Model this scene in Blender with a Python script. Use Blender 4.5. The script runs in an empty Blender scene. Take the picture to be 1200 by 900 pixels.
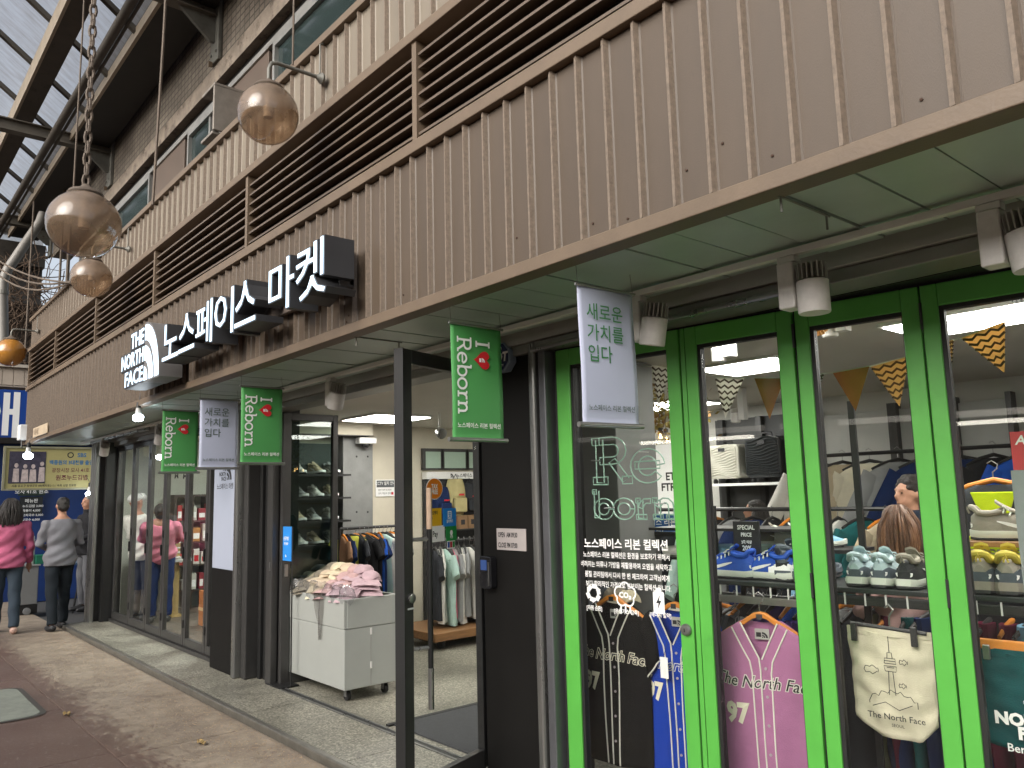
import bpy, bmesh, math, random
from mathutils import Vector, Matrix
random.seed(7)
SC = bpy.context.scene
COL = SC.collection
R = math.radians
PI = math.pi

# ------------------------------------------------------------------ camera
F_PX, HEAD, PITCH, ROLL, CAM_H = 926.1, -0.86349, 0.136486, -0.025818, 1.6
_f = Vector((math.cos(PITCH)*math.sin(HEAD), math.cos(PITCH)*math.cos(HEAD), math.sin(PITCH)))
_r0 = _f.cross(Vector((0, 0, 1))).normalized(); _u0 = _r0.cross(_f)
C_RT = math.cos(ROLL)*_r0 + math.sin(ROLL)*_u0
C_UP = -math.sin(ROLL)*_r0 + math.cos(ROLL)*_u0
C_FW = _f
CAM = Vector((0, 0, CAM_H))
cam = bpy.data.cameras.new('camera')
cam.sensor_width = 36.0
cam.lens = 36.0*F_PX/1200.0
cam.clip_start, cam.clip_end = 0.05, 500
cam_o = bpy.data.objects.new('camera', cam); COL.objects.link(cam_o)
cam_o.matrix_world = Matrix(((C_RT.x, C_UP.x, -C_FW.x, CAM.x), (C_RT.y, C_UP.y, -C_FW.y, CAM.y),
                             (C_RT.z, C_UP.z, -C_FW.z, CAM.z), (0, 0, 0, 1)))
SC.camera = cam_o

# ------------------------------------------------------------------ sky, sun, exposure
SUN_EL, SUN_AZ = 30.0, 168.0          # azimuth of the sun, degrees clockwise from +y
w = bpy.data.worlds.new('World'); SC.world = w; w.use_nodes = True
nt = w.node_tree; nt.nodes.clear()
sky = nt.nodes.new('ShaderNodeTexSky'); sky.sky_type = 'NISHITA'; sky.sun_disc = False
sky.sun_elevation = R(SUN_EL); sky.sun_rotation = R(SUN_AZ)
sky.air_density = 1.0; sky.dust_density = 4.0; sky.ozone_density = 1.0
hsv = nt.nodes.new('ShaderNodeHueSaturation'); hsv.inputs['Saturation'].default_value = 0.42
bg = nt.nodes.new('ShaderNodeBackground'); bg.inputs['Strength'].default_value = 0.135
wo = nt.nodes.new('ShaderNodeOutputWorld')
nt.links.new(sky.outputs[0], hsv.inputs['Color']); nt.links.new(hsv.outputs[0], bg.inputs['Color'])
nt.links.new(bg.outputs[0], wo.inputs['Surface'])
sl = bpy.data.lights.new('sun', 'SUN'); sl.energy = 1.55; sl.angle = R(48); sl.color = (1.0, 0.95, 0.88)
so = bpy.data.objects.new('sun', sl); COL.objects.link(so)
sd = Vector((math.sin(R(SUN_AZ))*math.cos(R(SUN_EL)), math.cos(R(SUN_AZ))*math.cos(R(SUN_EL)), math.sin(R(SUN_EL))))
so.rotation_euler = (-sd).to_track_quat('-Z', 'Y').to_euler(); so.location = (0, 0, 20)
vs = SC.view_settings
vs.view_transform = 'Standard'; vs.look = 'None'; vs.exposure = 0.88; vs.gamma = 1.0; vs.use_curve_mapping = False
SC.render.engine = 'CYCLES'
SC.cycles.max_bounces = 8; SC.cycles.transparent_max_bounces = 24
SC.cycles.diffuse_bounces = 4; SC.cycles.glossy_bounces = 4; SC.cycles.transmission_bounces = 6
SC.cycles.caustics_reflective = False; SC.cycles.caustics_refractive = False
SC.cycles.sample_clamp_indirect = 6.0

# ------------------------------------------------------------------ pixel helpers (1200 x 900 photograph)
def ray(px, py): return C_FW*F_PX + C_RT*(px-600) + C_UP*(450-py)
def onx(px, py, x): d = ray(px, py); return CAM + d*(x/d.x)
def ony(px, py, y): d = ray(px, py); return CAM + d*(y/d.y)
def onz(px, py, z): d = ray(px, py); return CAM + d*((z-CAM_H)/d.z)
GA = R(7.3); GU = Vector((math.cos(GA), math.sin(GA), 0)); GN = Vector((math.sin(GA), -math.cos(GA), 0))
G0 = Vector((-2.98, 2.87, 0))
def ong(px, py, off=0.0):             # point on the green window plane, off metres behind it
    d = ray(px, py); t = ((G0-CAM).dot(GN) - off)/GN.dot(d); return CAM + d*t
def gu(px, py, off=0.0):
    p = ong(px, py, off); return (p-G0).dot(GU), p.z

# ------------------------------------------------------------------ materials
MATS = {}
def lin(h):
    h = h.lstrip('#'); o = []
    for i in (0, 2, 4):
        c = int(h[i:i+2], 16)/255.0
        o.append(c/12.92 if c <= .04045 else ((c+.055)/1.055)**2.4)
    return tuple(o)
def col(c): return lin(c) if isinstance(c, str) else tuple(c)
def mat(name, c, rough=.5, metal=0.0, var=.12, scale=6.0, bump=0.0, bscale=60.0, c2=None, thr=None, spec=None,
        emit=None, estr=0.0, coat=0.0, stretch=None, detail=6.0):
    """principled material whose colour drifts with noise; c2/thr add a second worn colour"""
    if name in MATS: return MATS[name]
    m = bpy.data.materials.new(name); m.use_nodes = True; n = m.node_tree; N = n.nodes; Lk = n.links
    b = N['Principled BSDF']; c = col(c)
    b.inputs['Roughness'].default_value = rough; b.inputs['Metallic'].default_value = metal
    if spec is not None: b.inputs['Specular IOR Level'].default_value = spec
    if coat: b.inputs['Coat Weight'].default_value = coat
    tc = N.new('ShaderNodeNewGeometry'); src = tc.outputs['Position']
    if stretch:
        mp = N.new('ShaderNodeMapping'); mp.inputs['Scale'].default_value = stretch
        Lk.new(src, mp.inputs[0]); src = mp.outputs[0]
    nz = N.new('ShaderNodeTexNoise'); nz.inputs['Scale'].default_value = scale; nz.inputs['Detail'].default_value = detail
    nz.inputs['Roughness'].default_value = .65
    Lk.new(src, nz.inputs['Vector'])
    rp = N.new('ShaderNodeValToRGB')
    lo = tuple(x*(1-var) for x in c); hi = tuple(min(1, x*(1+var)) for x in c)
    rp.color_ramp.elements[0].color = (*lo, 1); rp.color_ramp.elements[1].color = (*hi, 1)
    rp.color_ramp.elements[0].position = .3; rp.color_ramp.elements[1].position = .7
    Lk.new(nz.outputs['Fac'], rp.inputs[0]); out = rp.outputs[0]
    if c2 is not None:
        n2 = N.new('ShaderNodeTexNoise'); n2.inputs['Scale'].default_value = scale*.6; n2.inputs['Detail'].default_value = 12
        n2.inputs['Roughness'].default_value = .75
        Lk.new(src, n2.inputs['Vector'])
        r2 = N.new('ShaderNodeValToRGB'); t = thr or .55
        r2.color_ramp.elements[0].position = t-.03; r2.color_ramp.elements[1].position = t+.05
        mx = N.new('ShaderNodeMix'); mx.data_type = 'RGBA'
        Lk.new(n2.outputs['Fac'], r2.inputs[0]); Lk.new(r2.outputs[0], mx.inputs[0])
        Lk.new(out, mx.inputs[6]); mx.inputs[7].default_value = (*col(c2), 1); out = mx.outputs[2]
    Lk.new(out, b.inputs['Base Color'])
    if var > 0:
        mr = N.new('ShaderNodeMapRange'); mr.inputs['To Min'].default_value = max(0, rough-.08); mr.inputs['To Max'].default_value = min(1, rough+.1)
        Lk.new(nz.outputs['Fac'], mr.inputs['Value']); Lk.new(mr.outputs[0], b.inputs['Roughness'])
    if bump:
        n3 = N.new('ShaderNodeTexNoise'); n3.inputs['Scale'].default_value = bscale; n3.inputs['Detail'].default_value = 4
        Lk.new(src, n3.inputs['Vector'])
        bp = N.new('ShaderNodeBump'); bp.inputs['Strength'].default_value = bump; bp.inputs['Distance'].default_value = .01
        Lk.new(n3.outputs['Fac'], bp.inputs['Height']); Lk.new(bp.outputs[0], b.inputs['Normal'])
    if emit is not None:
        b.inputs['Emission Color'].default_value = (*col(emit), 1); b.inputs['Emission Strength'].default_value = estr
    MATS[name] = m; return m
def glass(name, tint=(1, 1, 1), ior=1.5, rough=0.0, dirt=0.0, dirtcol=(.5, .48, .45), refl=1.0):
    if name in MATS: return MATS[name]
    m = bpy.data.materials.new(name); m.use_nodes = True; n = m.node_tree; N = n.nodes; Lk = n.links; N.clear()
    o = N.new('ShaderNodeOutputMaterial'); t = N.new('ShaderNodeBsdfTransparent'); t.inputs[0].default_value = (*tint, 1)
    g = N.new('ShaderNodeBsdfGlossy'); g.inputs['Roughness'].default_value = rough
    fr = N.new('ShaderNodeFresnel')
    gm = N.new('ShaderNodeNewGeometry'); ib = N.new('ShaderNodeMapRange'); ib.inputs['To Min'].default_value = ior; ib.inputs['To Max'].default_value = 1/ior   # same reflectance from both sides of a thin pane
    Lk.new(gm.outputs['Backfacing'], ib.inputs['Value']); Lk.new(ib.outputs[0], fr.inputs['IOR'])
    mu = N.new('ShaderNodeMath'); mu.operation = 'MULTIPLY'; mu.inputs[1].default_value = refl
    mx = N.new('ShaderNodeMixShader'); Lk.new(fr.outputs[0], mu.inputs[0]); Lk.new(mu.outputs[0], mx.inputs[0])
    Lk.new(t.outputs[0], mx.inputs[1]); Lk.new(g.outputs[0], mx.inputs[2]); out = mx.outputs[0]
    if dirt:
        d = N.new('ShaderNodeBsdfDiffuse'); d.inputs[0].default_value = (*dirtcol, 1)
        tl = N.new('ShaderNodeBsdfTranslucent'); tl.inputs[0].default_value = (*dirtcol, 1)
        ad = N.new('ShaderNodeMixShader'); ad.inputs[0].default_value = .5
        Lk.new(d.outputs[0], ad.inputs[1]); Lk.new(tl.outputs[0], ad.inputs[2])
        tc = N.new('ShaderNodeTexCoord'); nz = N.new('ShaderNodeTexNoise'); nz.inputs['Scale'].default_value = 3.0; nz.inputs['Detail'].default_value = 8
        Lk.new(tc.outputs['Object'], nz.inputs['Vector'])
        mr = N.new('ShaderNodeMapRange'); mr.inputs['From Min'].default_value = .35; mr.inputs['From Max'].default_value = .75
        mr.inputs['To Min'].default_value = dirt*.3; mr.inputs['To Max'].default_value = dirt*1.6
        Lk.new(nz.outputs['Fac'], mr.inputs['Value'])
        m2 = N.new('ShaderNodeMixShader'); Lk.new(mr.outputs[0], m2.inputs[0]); Lk.new(out, m2.inputs[1]); Lk.new(ad.outputs[0], m2.inputs[2]); out = m2.outputs[0]
    Lk.new(out, o.inputs['Surface']); MATS[name] = m; return m
def paper(name, c):                    # thin card: lets some light through
    if name in MATS: return MATS[name]
    m = bpy.data.materials.new(name); m.use_nodes = True; N = m.node_tree.nodes; Lk = m.node_tree.links; N.clear()
    d = N.new('ShaderNodeBsdfDiffuse'); t = N.new('ShaderNodeBsdfTranslucent'); x = N.new('ShaderNodeMixShader'); o = N.new('ShaderNodeOutputMaterial')
    d.inputs[0].default_value = (*col(c), 1); t.inputs[0].default_value = (*col(c), 1); x.inputs[0].default_value = .5
    Lk.new(d.outputs[0], x.inputs[1]); Lk.new(t.outputs[0], x.inputs[2]); Lk.new(x.outputs[0], o.inputs[0]); MATS[name] = m; return m
def emis(name, c, s):
    if name in MATS: return MATS[name]
    m = bpy.data.materials.new(name); m.use_nodes = True; N = m.node_tree.nodes; N.clear()
    e = N.new('ShaderNodeEmission'); e.inputs[0].default_value = (*col(c), 1); e.inputs[1].default_value = s
    o = N.new('ShaderNodeOutputMaterial'); m.node_tree.links.new(e.outputs[0], o.inputs[0]); MATS[name] = m; return m

# ------------------------------------------------------------------ mesh builder
class FRM:                             # local frame: right, up, out
    def __init__(s, o, r, u): s.o = Vector(o); s.r = Vector(r).normalized(); s.u = Vector(u).normalized(); s.n = s.r.cross(s.u)
    def __call__(s, a, b, c=0.0): return s.o + s.r*a + s.u*b + s.n*c
ID = FRM((0, 0, 0), (1, 0, 0), (0, 1, 0))
_TXT = {}
_TSC = bpy.data.scenes.new('text_scratch')
def text_geo(s, size, align, bold, ext, shear, font=None):
    k = (s, size, align, bold, ext, shear)
    if k in _TXT: return _TXT[k]
    cu = bpy.data.curves.new('t', 'FONT'); cu.body = s; cu.size = size; cu.align_x = align; cu.resolution_u = 2
    cu.offset = bold; cu.extrude = ext; cu.shear = shear
    ob = bpy.data.objects.new('t', cu); _TSC.collection.objects.link(ob)
    with bpy.context.temp_override(scene=_TSC, view_layer=_TSC.view_layers[0]):
        dg = bpy.context.evaluated_depsgraph_get(); dg.update()
    me = bpy.data.meshes.new_from_object(ob.evaluated_get(dg))
    g = ([tuple(v.co) for v in me.vertices], [tuple(p.vertices) for p in me.polygons])
    bpy.data.objects.remove(ob); bpy.data.curves.remove(cu); bpy.data.meshes.remove(me)
    _TXT[k] = g; return g
class MB:
    def __init__(s): s.v = []; s.f = []
    def add(s, vs, fs):
        k = len(s.v); s.v += [tuple(p) for p in vs]; s.f += [tuple(i+k for i in f) for f in fs]; return s
    def box(s, x0, x1, y0, y1, z0, z1):
        return s.fbox(ID, x0, x1, y0, y1, z0, z1)
    def fbox(s, F, a0, a1, b0, b1, c0, c1):
        P = [F(a, b, c) for c in (c0, c1) for b in (b0, b1) for a in (a0, a1)]
        return s.add(P, [(0, 2, 3, 1), (4, 5, 7, 6), (0, 1, 5, 4), (2, 6, 7, 3), (0, 4, 6, 2), (1, 3, 7, 5)])
    def tube(s, pts, r, n=8, cap=True):
        pts = [Vector(p) for p in pts]; rs = r if isinstance(r, (list, tuple)) else [r]*len(pts)
        rings = []; prev = None
        for i, p in enumerate(pts):
            d = (pts[min(i+1, len(pts)-1)] - pts[max(i-1, 0)])
            d = d.normalized() if d.length > 1e-9 else Vector((0, 0, 1))
            if prev is None:
                a = d.orthogonal().normalized()
            else:
                a = (prev - d*prev.dot(d)); a = a.normalized() if a.length > 1e-6 else d.orthogonal().normalized()
            prev = a; b = d.cross(a)
            rings.append([p + (a*math.cos(2*PI*j/n) + b*math.sin(2*PI*j/n))*rs[i] for j in range(n)])
        vs = [q for rg in rings for q in rg]; fs = []
        for i in range(len(rings)-1):
            for j in range(n):
                fs.append((i*n+j, i*n+(j+1) % n, (i+1)*n+(j+1) % n, (i+1)*n+j))
        if cap:
            fs.append(tuple(reversed(range(n)))); fs.append(tuple((len(rings)-1)*n+j for j in range(n)))
        return s.add(vs, fs)
    def loft(s, rings, cap=True, closed=True):
        n = len(rings[0]); vs = [q for rg in rings for q in rg]; fs = []
        for i in range(len(rings)-1):
            for j in range(n if closed else n-1):
                fs.append((i*n+j, i*n+(j+1) % n, (i+1)*n+(j+1) % n, (i+1)*n+j))
        if cap and closed:
            fs.append(tuple(reversed(range(n)))); fs.append(tuple((len(rings)-1)*n+j for j in range(n)))
        return s.add(vs, fs)
    def lathe(s, prof, c=(0, 0, 0), n=24, axis=None):
        c = Vector(c); F = axis or FRM(c, (1, 0, 0), (0, 1, 0))
        return s.loft([[F(r*math.cos(2*PI*j/n), r*math.sin(2*PI*j/n), z) for j in range(n)] for r, z in prof])
    def sphere(s, c, r, n=16, sc=(1, 1, 1)):
        c = Vector(c); rings = []
        for i in range(1, n//2):
            t = PI*i/(n//2)
            rings.append([c + Vector((r*sc[0]*math.sin(t)*math.cos(2*PI*j/n), r*sc[1]*math.sin(t)*math.sin(2*PI*j/n), -r*sc[2]*math.cos(t))) for j in range(n)])
        return s.loft(rings)
    def prism(s, poly, F, c0, c1):
        n = len(poly); vs = [F(a, b, c0) for a, b in poly] + [F(a, b, c1) for a, b in poly]
        fs = [tuple(reversed(range(n))), tuple(range(n, 2*n))] + [(i, (i+1) % n, n+(i+1) % n, n+i) for i in range(n)]
        return s.add(vs, fs)
    def text(s, txt, F, size, a=0, b=0, align='LEFT', bold=0.0, c=0.0, depth=0.0, shear=0.0, sx=1.0):
        vs, fs = text_geo(txt, size, align, bold, depth/2, shear)
        return s.add([F(a+x*sx, b+y, c+depth/2+z) for x, y, z in vs], fs)
    def ribbon(s, pts, w, F, c=0.0, depth=0.0):     # flat polyline stroke
        P = [Vector((p[0], p[1])) for p in pts]; L = []; Q = []
        for i, p in enumerate(P):
            d = (P[min(i+1, len(P)-1)]-P[max(i-1, 0)]).normalized(); nn = Vector((-d.y, d.x))*w/2
            L.append(p+nn); Q.append(p-nn)
        k = len(P)
        vs = [F(q.x, q.y, c) for q in L+Q]; fs = [(i, k+i, k+i+1, i+1) for i in range(k-1)]
        if depth:
            for i in range(k-1):
                s.prism([tuple(L[i]), tuple(Q[i]), tuple(Q[i+1]), tuple(L[i+1])], F, c, c+depth)
            return s
        return s.add(vs, fs)
    def grid(s, fn, nu, nv):
        vs = [fn(i/nu, j/nv) for j in range(nv+1) for i in range(nu+1)]
        return s.add(vs, [(j*(nu+1)+i, j*(nu+1)+i+1, (j+1)*(nu+1)+i+1, (j+1)*(nu+1)+i) for j in range(nv) for i in range(nu)])
    def mesh(s, name, off=(0, 0, 0)):
        me = bpy.data.meshes.new(name); off = Vector(off)
        me.from_pydata([tuple(Vector(p)-off) for p in s.v], [], s.f); me.update()
        return me
    def build(s, name, m, parent=None, smooth=False, bevel=0.0, local=False, solid=0.0, sub=0, fix=False):
        off = (0, 0, 0)
        if parent is not None and not local:
            q = parent
            off = Vector((0, 0, 0))
            while q is not None: off += q.location; q = q.parent
        me = s.mesh(name, off)
        if fix:
            bm = bmesh.new(); bm.from_mesh(me); bmesh.ops.recalc_face_normals(bm, faces=bm.faces); bm.to_mesh(me); bm.free()
        me.materials.append(m)
        if smooth:
            me.polygons.foreach_set('use_smooth', [True]*len(me.polygons)); me.set_sharp_from_angle(angle=R(40))
        o = bpy.data.objects.new(name, me); COL.objects.link(o); o.parent = parent
        if solid: k = o.modifiers.new('solid', 'SOLIDIFY'); k.thickness = solid
        if sub: k = o.modifiers.new('sub', 'SUBSURF'); k.levels = sub; k.render_levels = sub
        if bevel: k = o.modifiers.new('bevel', 'BEVEL'); k.width = bevel; k.segments = 2; k.limit_method = 'ANGLE'
        return o
def tag(o, label, cat, group=None, kind=None):
    if label: o['label'] = label
    if cat: o['category'] = cat
    if group: o['group'] = group
    if kind: o['kind'] = kind
    return o
def thing(name, label, cat, loc=(0, 0, 0), rz=0.0, group=None):
    o = bpy.data.objects.new(name, None); COL.objects.link(o); o.empty_display_size = .1
    o.location = loc; o.rotation_euler = (0, 0, rz); return tag(o, label, cat, group)
def struct(name, mb, m, **k):
    o = mb.build(name, m, **k); o['kind'] = 'structure'; return o
def inst(name, me, parent, loc, rot=(0, 0, 0), scale=(1, 1, 1)):     # a piece sharing mesh data; loc in the parent's frame
    o = bpy.data.objects.new(name, me); COL.objects.link(o); o.parent = parent; o.location = loc; o.rotation_euler = rot; o.scale = scale
    return o
def mshare(mb, name, m, smooth=False):
    me = mb.mesh(name); me.materials.append(m)
    if smooth: me.polygons.foreach_set('use_smooth', [True]*len(me.polygons)); me.set_sharp_from_angle(angle=R(40))
    return me
def copy_tree(o, parent=None):
    c = o.copy(); COL.objects.link(c); c.parent = parent
    for ch in list(o.children): copy_tree(ch, c)
    return c
def arc(cx, cy, r, a0, a1, n=12, ry=None):
    ry = ry or r
    return [(cx+r*math.cos(R(a0+(a1-a0)*i/n)), cy+ry*math.sin(R(a0+(a1-a0)*i/n))) for i in range(n+1)]
# slab-serif letters as centre lines (cap height 1, x-height .66)
SLAB = {
 'I': (.42, [[(.21, 0), (.21, 1)], [(.03, .04), (.39, .04)], [(.03, .96), (.39, .96)]]),
 'R': (.92, [[(.2, 0), (.2, 1)], [(.2, .96), (.5, .96)] + arc(.5, .73, .22, 90, -90, 8, .23) + [(.2, .5)], [(.48, .5), (.78, .04)],
             [(.03, .04), (.37, .04)], [(.03, .96), (.2, .96)], [(.7, .04), (.92, .04)]]),
 'e': (.68, [[(.07, .36), (.6, .36)], arc(.34, .34, .28, 4, 322, 20, .3)]),
 'b': (.76, [[(.16, 0), (.16, 1)], arc(.41, .33, .27, 0, 360, 22, .3), [(.02, .96), (.16, .96)]]),
 'o': (.74, [arc(.36, .33, .29, 0, 360, 24, .3)]),
 'r': (.56, [[(.18, 0), (.18, .64)], [(.03, .04), (.38, .04)], [(.03, .62), (.18, .62)], [(.18, .36), (.24, .5), (.34, .6), (.52, .6)]]),
 'n': (.84, [[(.18, 0), (.18, .64)], [(.03, .04), (.34, .04)], [(.03, .62), (.18, .62)],
             [(.18, .4), (.26, .54), (.38, .61), (.5, .6), (.59, .5), (.61, .36), (.61, 0)], [(.46, .04), (.78, .04)]]),
}
def slab_text(mb, txt, F, size, a, b, w, c=0.0, neon=0.0, dirv=(1, 0)):
    """dirv (1,0): upright; (0,-1): turned a quarter to the right (reads downwards)"""
    x = 0.0
    for ch in txt:
        if ch == ' ': x += .35; continue
        adv, strokes = SLAB[ch]
        for k, st in enumerate(strokes):
            P = []
            for p in st:
                u, v = (x+p[0])*size, p[1]*size
                P.append((a+u, b+v) if dirv == (1, 0) else (a+v, b-u))
            if neon:
                L = []; Q = []
                V = [Vector(p) for p in P]
                for i, p in enumerate(V):
                    d = (V[min(i+1, len(V)-1)]-V[max(i-1, 0)]).normalized(); nn = Vector((-d.y, d.x))*w/2
                    L.append(p+nn); Q.append(p-nn)
                lp = L + list(reversed(Q)) + [L[0]]
                mb.tube([F(q.x, q.y, c) for q in lp], neon, 5)
            else:
                mb.ribbon(P, w*(.8 if len(st) == 2 and abs(st[0][1]-st[1][1]) < .01 else 1), F, c + .00015*k)
        x += adv
    return x*size
def dome_logo(mb, F, a, b, s, c=0.0, depth=0.0):      # quarter-dome emblem of three bands, (a,b) its lower left
    for r0, r1 in ((.0, .22), (.33, .56), (.67, 1.0)):
        o = arc(a, b, s*r1, 0, 90, 12); i = arc(a, b, s*max(r0, .001), 0, 90, 12)
        if depth:
            mb.prism(o+list(reversed(i)), F, c, c+depth)
        else:
            k = len(o); mb.add([F(x, y, c) for x, y in o+i], [(q, q+1, k+q+1, k+q) for q in range(k-1)])
# ================================================================== SETTING
YF, ZS, ZT, ZL, ZP = 2.045, 2.466, 3.28, 3.82, 4.29      # fascia plane, soffit, fascia top, louvre top, parapet top
ZG = .04                                                 # street surface
YG, YK, ZF = 2.87, 2.315, .08                             # glass line, kerb line, raised floor
XL, XR = -13.2, 1.6                                      # ends of the facade

# ---- ground: worn red-brown market paving
def ground_mat():
    m = bpy.data.materials.new('worn_paving'); m.use_nodes = True; n = m.node_tree; N = n.nodes; Lk = n.links; b = N['Principled BSDF']
    tc = N.new('ShaderNodeTexCoord')
    def noise(sc, det=8, rough=.7, st=None):
        z = N.new('ShaderNodeTexNoise'); z.inputs['Scale'].default_value = sc; z.inputs['Detail'].default_value = det; z.inputs['Roughness'].default_value = rough
        if st:
            mp = N.new('ShaderNodeMapping'); mp.inputs['Scale'].default_value = st; Lk.new(tc.outputs['Object'], mp.inputs[0]); Lk.new(mp.outputs[0], z.inputs['Vector'])
        else: Lk.new(tc.outputs['Object'], z.inputs['Vector'])
        return z.outputs['Fac']
    def ramp(f, p0, p1, c0=(0, 0, 0), c1=(1, 1, 1)):
        r = N.new('ShaderNodeValToRGB'); r.color_ramp.elements[0].position = p0; r.color_ramp.elements[1].position = p1
        r.color_ramp.elements[0].color = (*c0, 1); r.color_ramp.elements[1].color = (*c1, 1); Lk.new(f, r.inputs[0]); return r.outputs[0]
    def mix(f, a, c):
        x = N.new('ShaderNodeMix'); x.data_type = 'RGBA'; Lk.new(f, x.inputs[0])
        for i, q in ((6, a), (7, c)):
            if isinstance(q, tuple): x.inputs[i].default_value = (*q, 1)
            else: Lk.new(q, x.inputs[i])
        return x.outputs[2]
    red = ramp(noise(1.3), .3, .7, (.112, .068, .053), (.16, .108, .086))
    grey = ramp(noise(5), .3, .7, (.185, .147, .108), (.35, .292, .222))
    # wear grows towards the kerb
    sx = N.new('ShaderNodeSeparateXYZ'); Lk.new(tc.outputs['Object'], sx.inputs[0])
    mr = N.new('ShaderNodeMapRange'); mr.inputs['From Min'].default_value = 1.15; mr.inputs['From Max'].default_value = 1.75
    mr.inputs['To Min'].default_value = -.17; mr.inputs['To Max'].default_value = .085; Lk.new(sx.outputs['Y'], mr.inputs['Value'])
    ad = N.new('ShaderNodeMath'); ad.operation = 'ADD'; Lk.new(noise(12, 15, .9, (1, 1.6, 1)), ad.inputs[0]); Lk.new(mr.outputs[0], ad.inputs[1])
    worn = ramp(ad.outputs[0], .50, .56)
    c = mix(worn, red, grey)
    c = mix(ramp(noise(34, 3, .6), .62, .7), c, (.25, .22, .185))
    c = mix(ramp(noise(.9, 9), .52, .8), c, (.105, .075, .062))
    Lk.new(c, b.inputs['Base Color'])
    rr = N.new('ShaderNodeMapRange'); rr.inputs['To Min'].default_value = .38; rr.inputs['To Max'].default_value = .85
    Lk.new(worn, rr.inputs['Value']); Lk.new(rr.outputs[0], b.inputs['Roughness'])
    bp = N.new('ShaderNodeBump'); bp.inputs['Strength'].default_value = .5; bp.inputs['Distance'].default_value = .012
    Lk.new(ad.outputs[0], bp.inputs['Height']); Lk.new(bp.outputs[0], b.inputs['Normal'])
    return m
M_ground = ground_mat()
struct('ground', MB().box(-120, 60, -60, 90, -.35, -.012), mat('asphalt', (.05, .05, .05), .9))
street = struct('street', MB().box(-40, 20, -6.5, YK-.004, -.2, ZG-.006), M_ground)
# paving slabs: two rows with dark joints
slab_mb = []
yrows = [(-6.4, -4.4), (-4.4, -2.4), (-2.4, -.75), (-.75, .62), (.62, 1.44), (1.44, YK-.02)]
for j, (y0, y1) in enumerate(yrows):
    L = [2.2, 2.2, 2.0, 1.72, 1.45, 6.2][j]; x = -26 + .37*j
    while x < 9:
        g = .006 if j < 5 else .004
        o = MB().box(x+g, x+L-g, y0+g, y1-g, -.03, ZG).build('slab', M_ground, street, bevel=.004)
        x += L
# metal cover in the paving
mc = thing('manhole_cover', 'grey metal access cover with rounded corner set in the red paving', 'cover', (-7.6, .9, ZG))
def rrect(x0, x1, y0, y1, r, n=6):
    P = []
    for cx, cy, a in ((x1-r, y1-r, 0), (x0+r, y1-r, 90), (x0+r, y0+r, 180), (x1-r, y0+r, 270)):
        P += arc(cx, cy, r, a, a+90, n)
    return P
MB().prism(rrect(-8.2, -7.02, .35, 1.3, .12), ID, ZG+.001, ZG+.010).build('plate', mat('cover_metal', '#8d9186', .55, .3, .2, 9, .2, 40), mc, bevel=.003)
mbx = MB(); P = rrect(-8.24, -6.98, .31, 1.34, .15); Q = rrect(-8.2, -7.02, .35, 1.3, .12)
mbx.add([Vector((a, b, ZG+.006)) for a, b in P+Q], [(i, (i+1) % 28, 28+(i+1) % 28, 28+i) for i in range(28)])
mbx.build('rim', mat('rim_metal', '#5c5a54', .5, .6), mc)
MB().box(-7.72, -7.66, .8, .92, ZG+.009, ZG+.012).build('lifting_slot', mat('dark_hole', (.02, .02, .02), .8), mc)

for i, (px, py, lab) in enumerate(((78, 838, 'crumpled dry leaf lying at the joint of the red paving'), (236, 872, 'pale dry leaf lying on the worn paving by the kerb'))):
    p = onz(px, py, ZG); lf0 = MB().grid(lambda u, v: p + Vector(((u-.5)*.11, (v-.5)*.05*math.sin(PI*(.08+.84*u)), .004+.018*abs(math.sin(5*u+3*v+i)))), 8, 5)
    tag(lf0.build('dry_leaf', mat('leaf_tan', '#a98f5e', .8, 0, .2, 40), smooth=True), lab, 'leaf')
rg_ = random.Random(21); gm_ = MB()
for i in range(5200):
    x = -11.8+9.2*rg_.random()**.85; y = YK-.03-abs(rg_.gauss(0, .3)); r = rg_.uniform(.002, .0065)
    if y < .7: continue
    a = rg_.uniform(0, 6); P = [(x+r*rg_.uniform(.6, 1.6)*math.cos(a+q*2.1), y+r*math.sin(a+q*2.1)) for q in range(3)]
    gm_.add([(p[0], p[1], ZG) for p in P]+[(x, y, ZG+r*.5)], [(0, 1, 3), (1, 2, 3), (2, 0, 3)])
tag(gm_.build('grit', mat('grit', '#9a8468', .9, 0, .3, 30), None), 'pale grit and crumbled paint scattered along the kerb', 'grit', kind='stuff')
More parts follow.
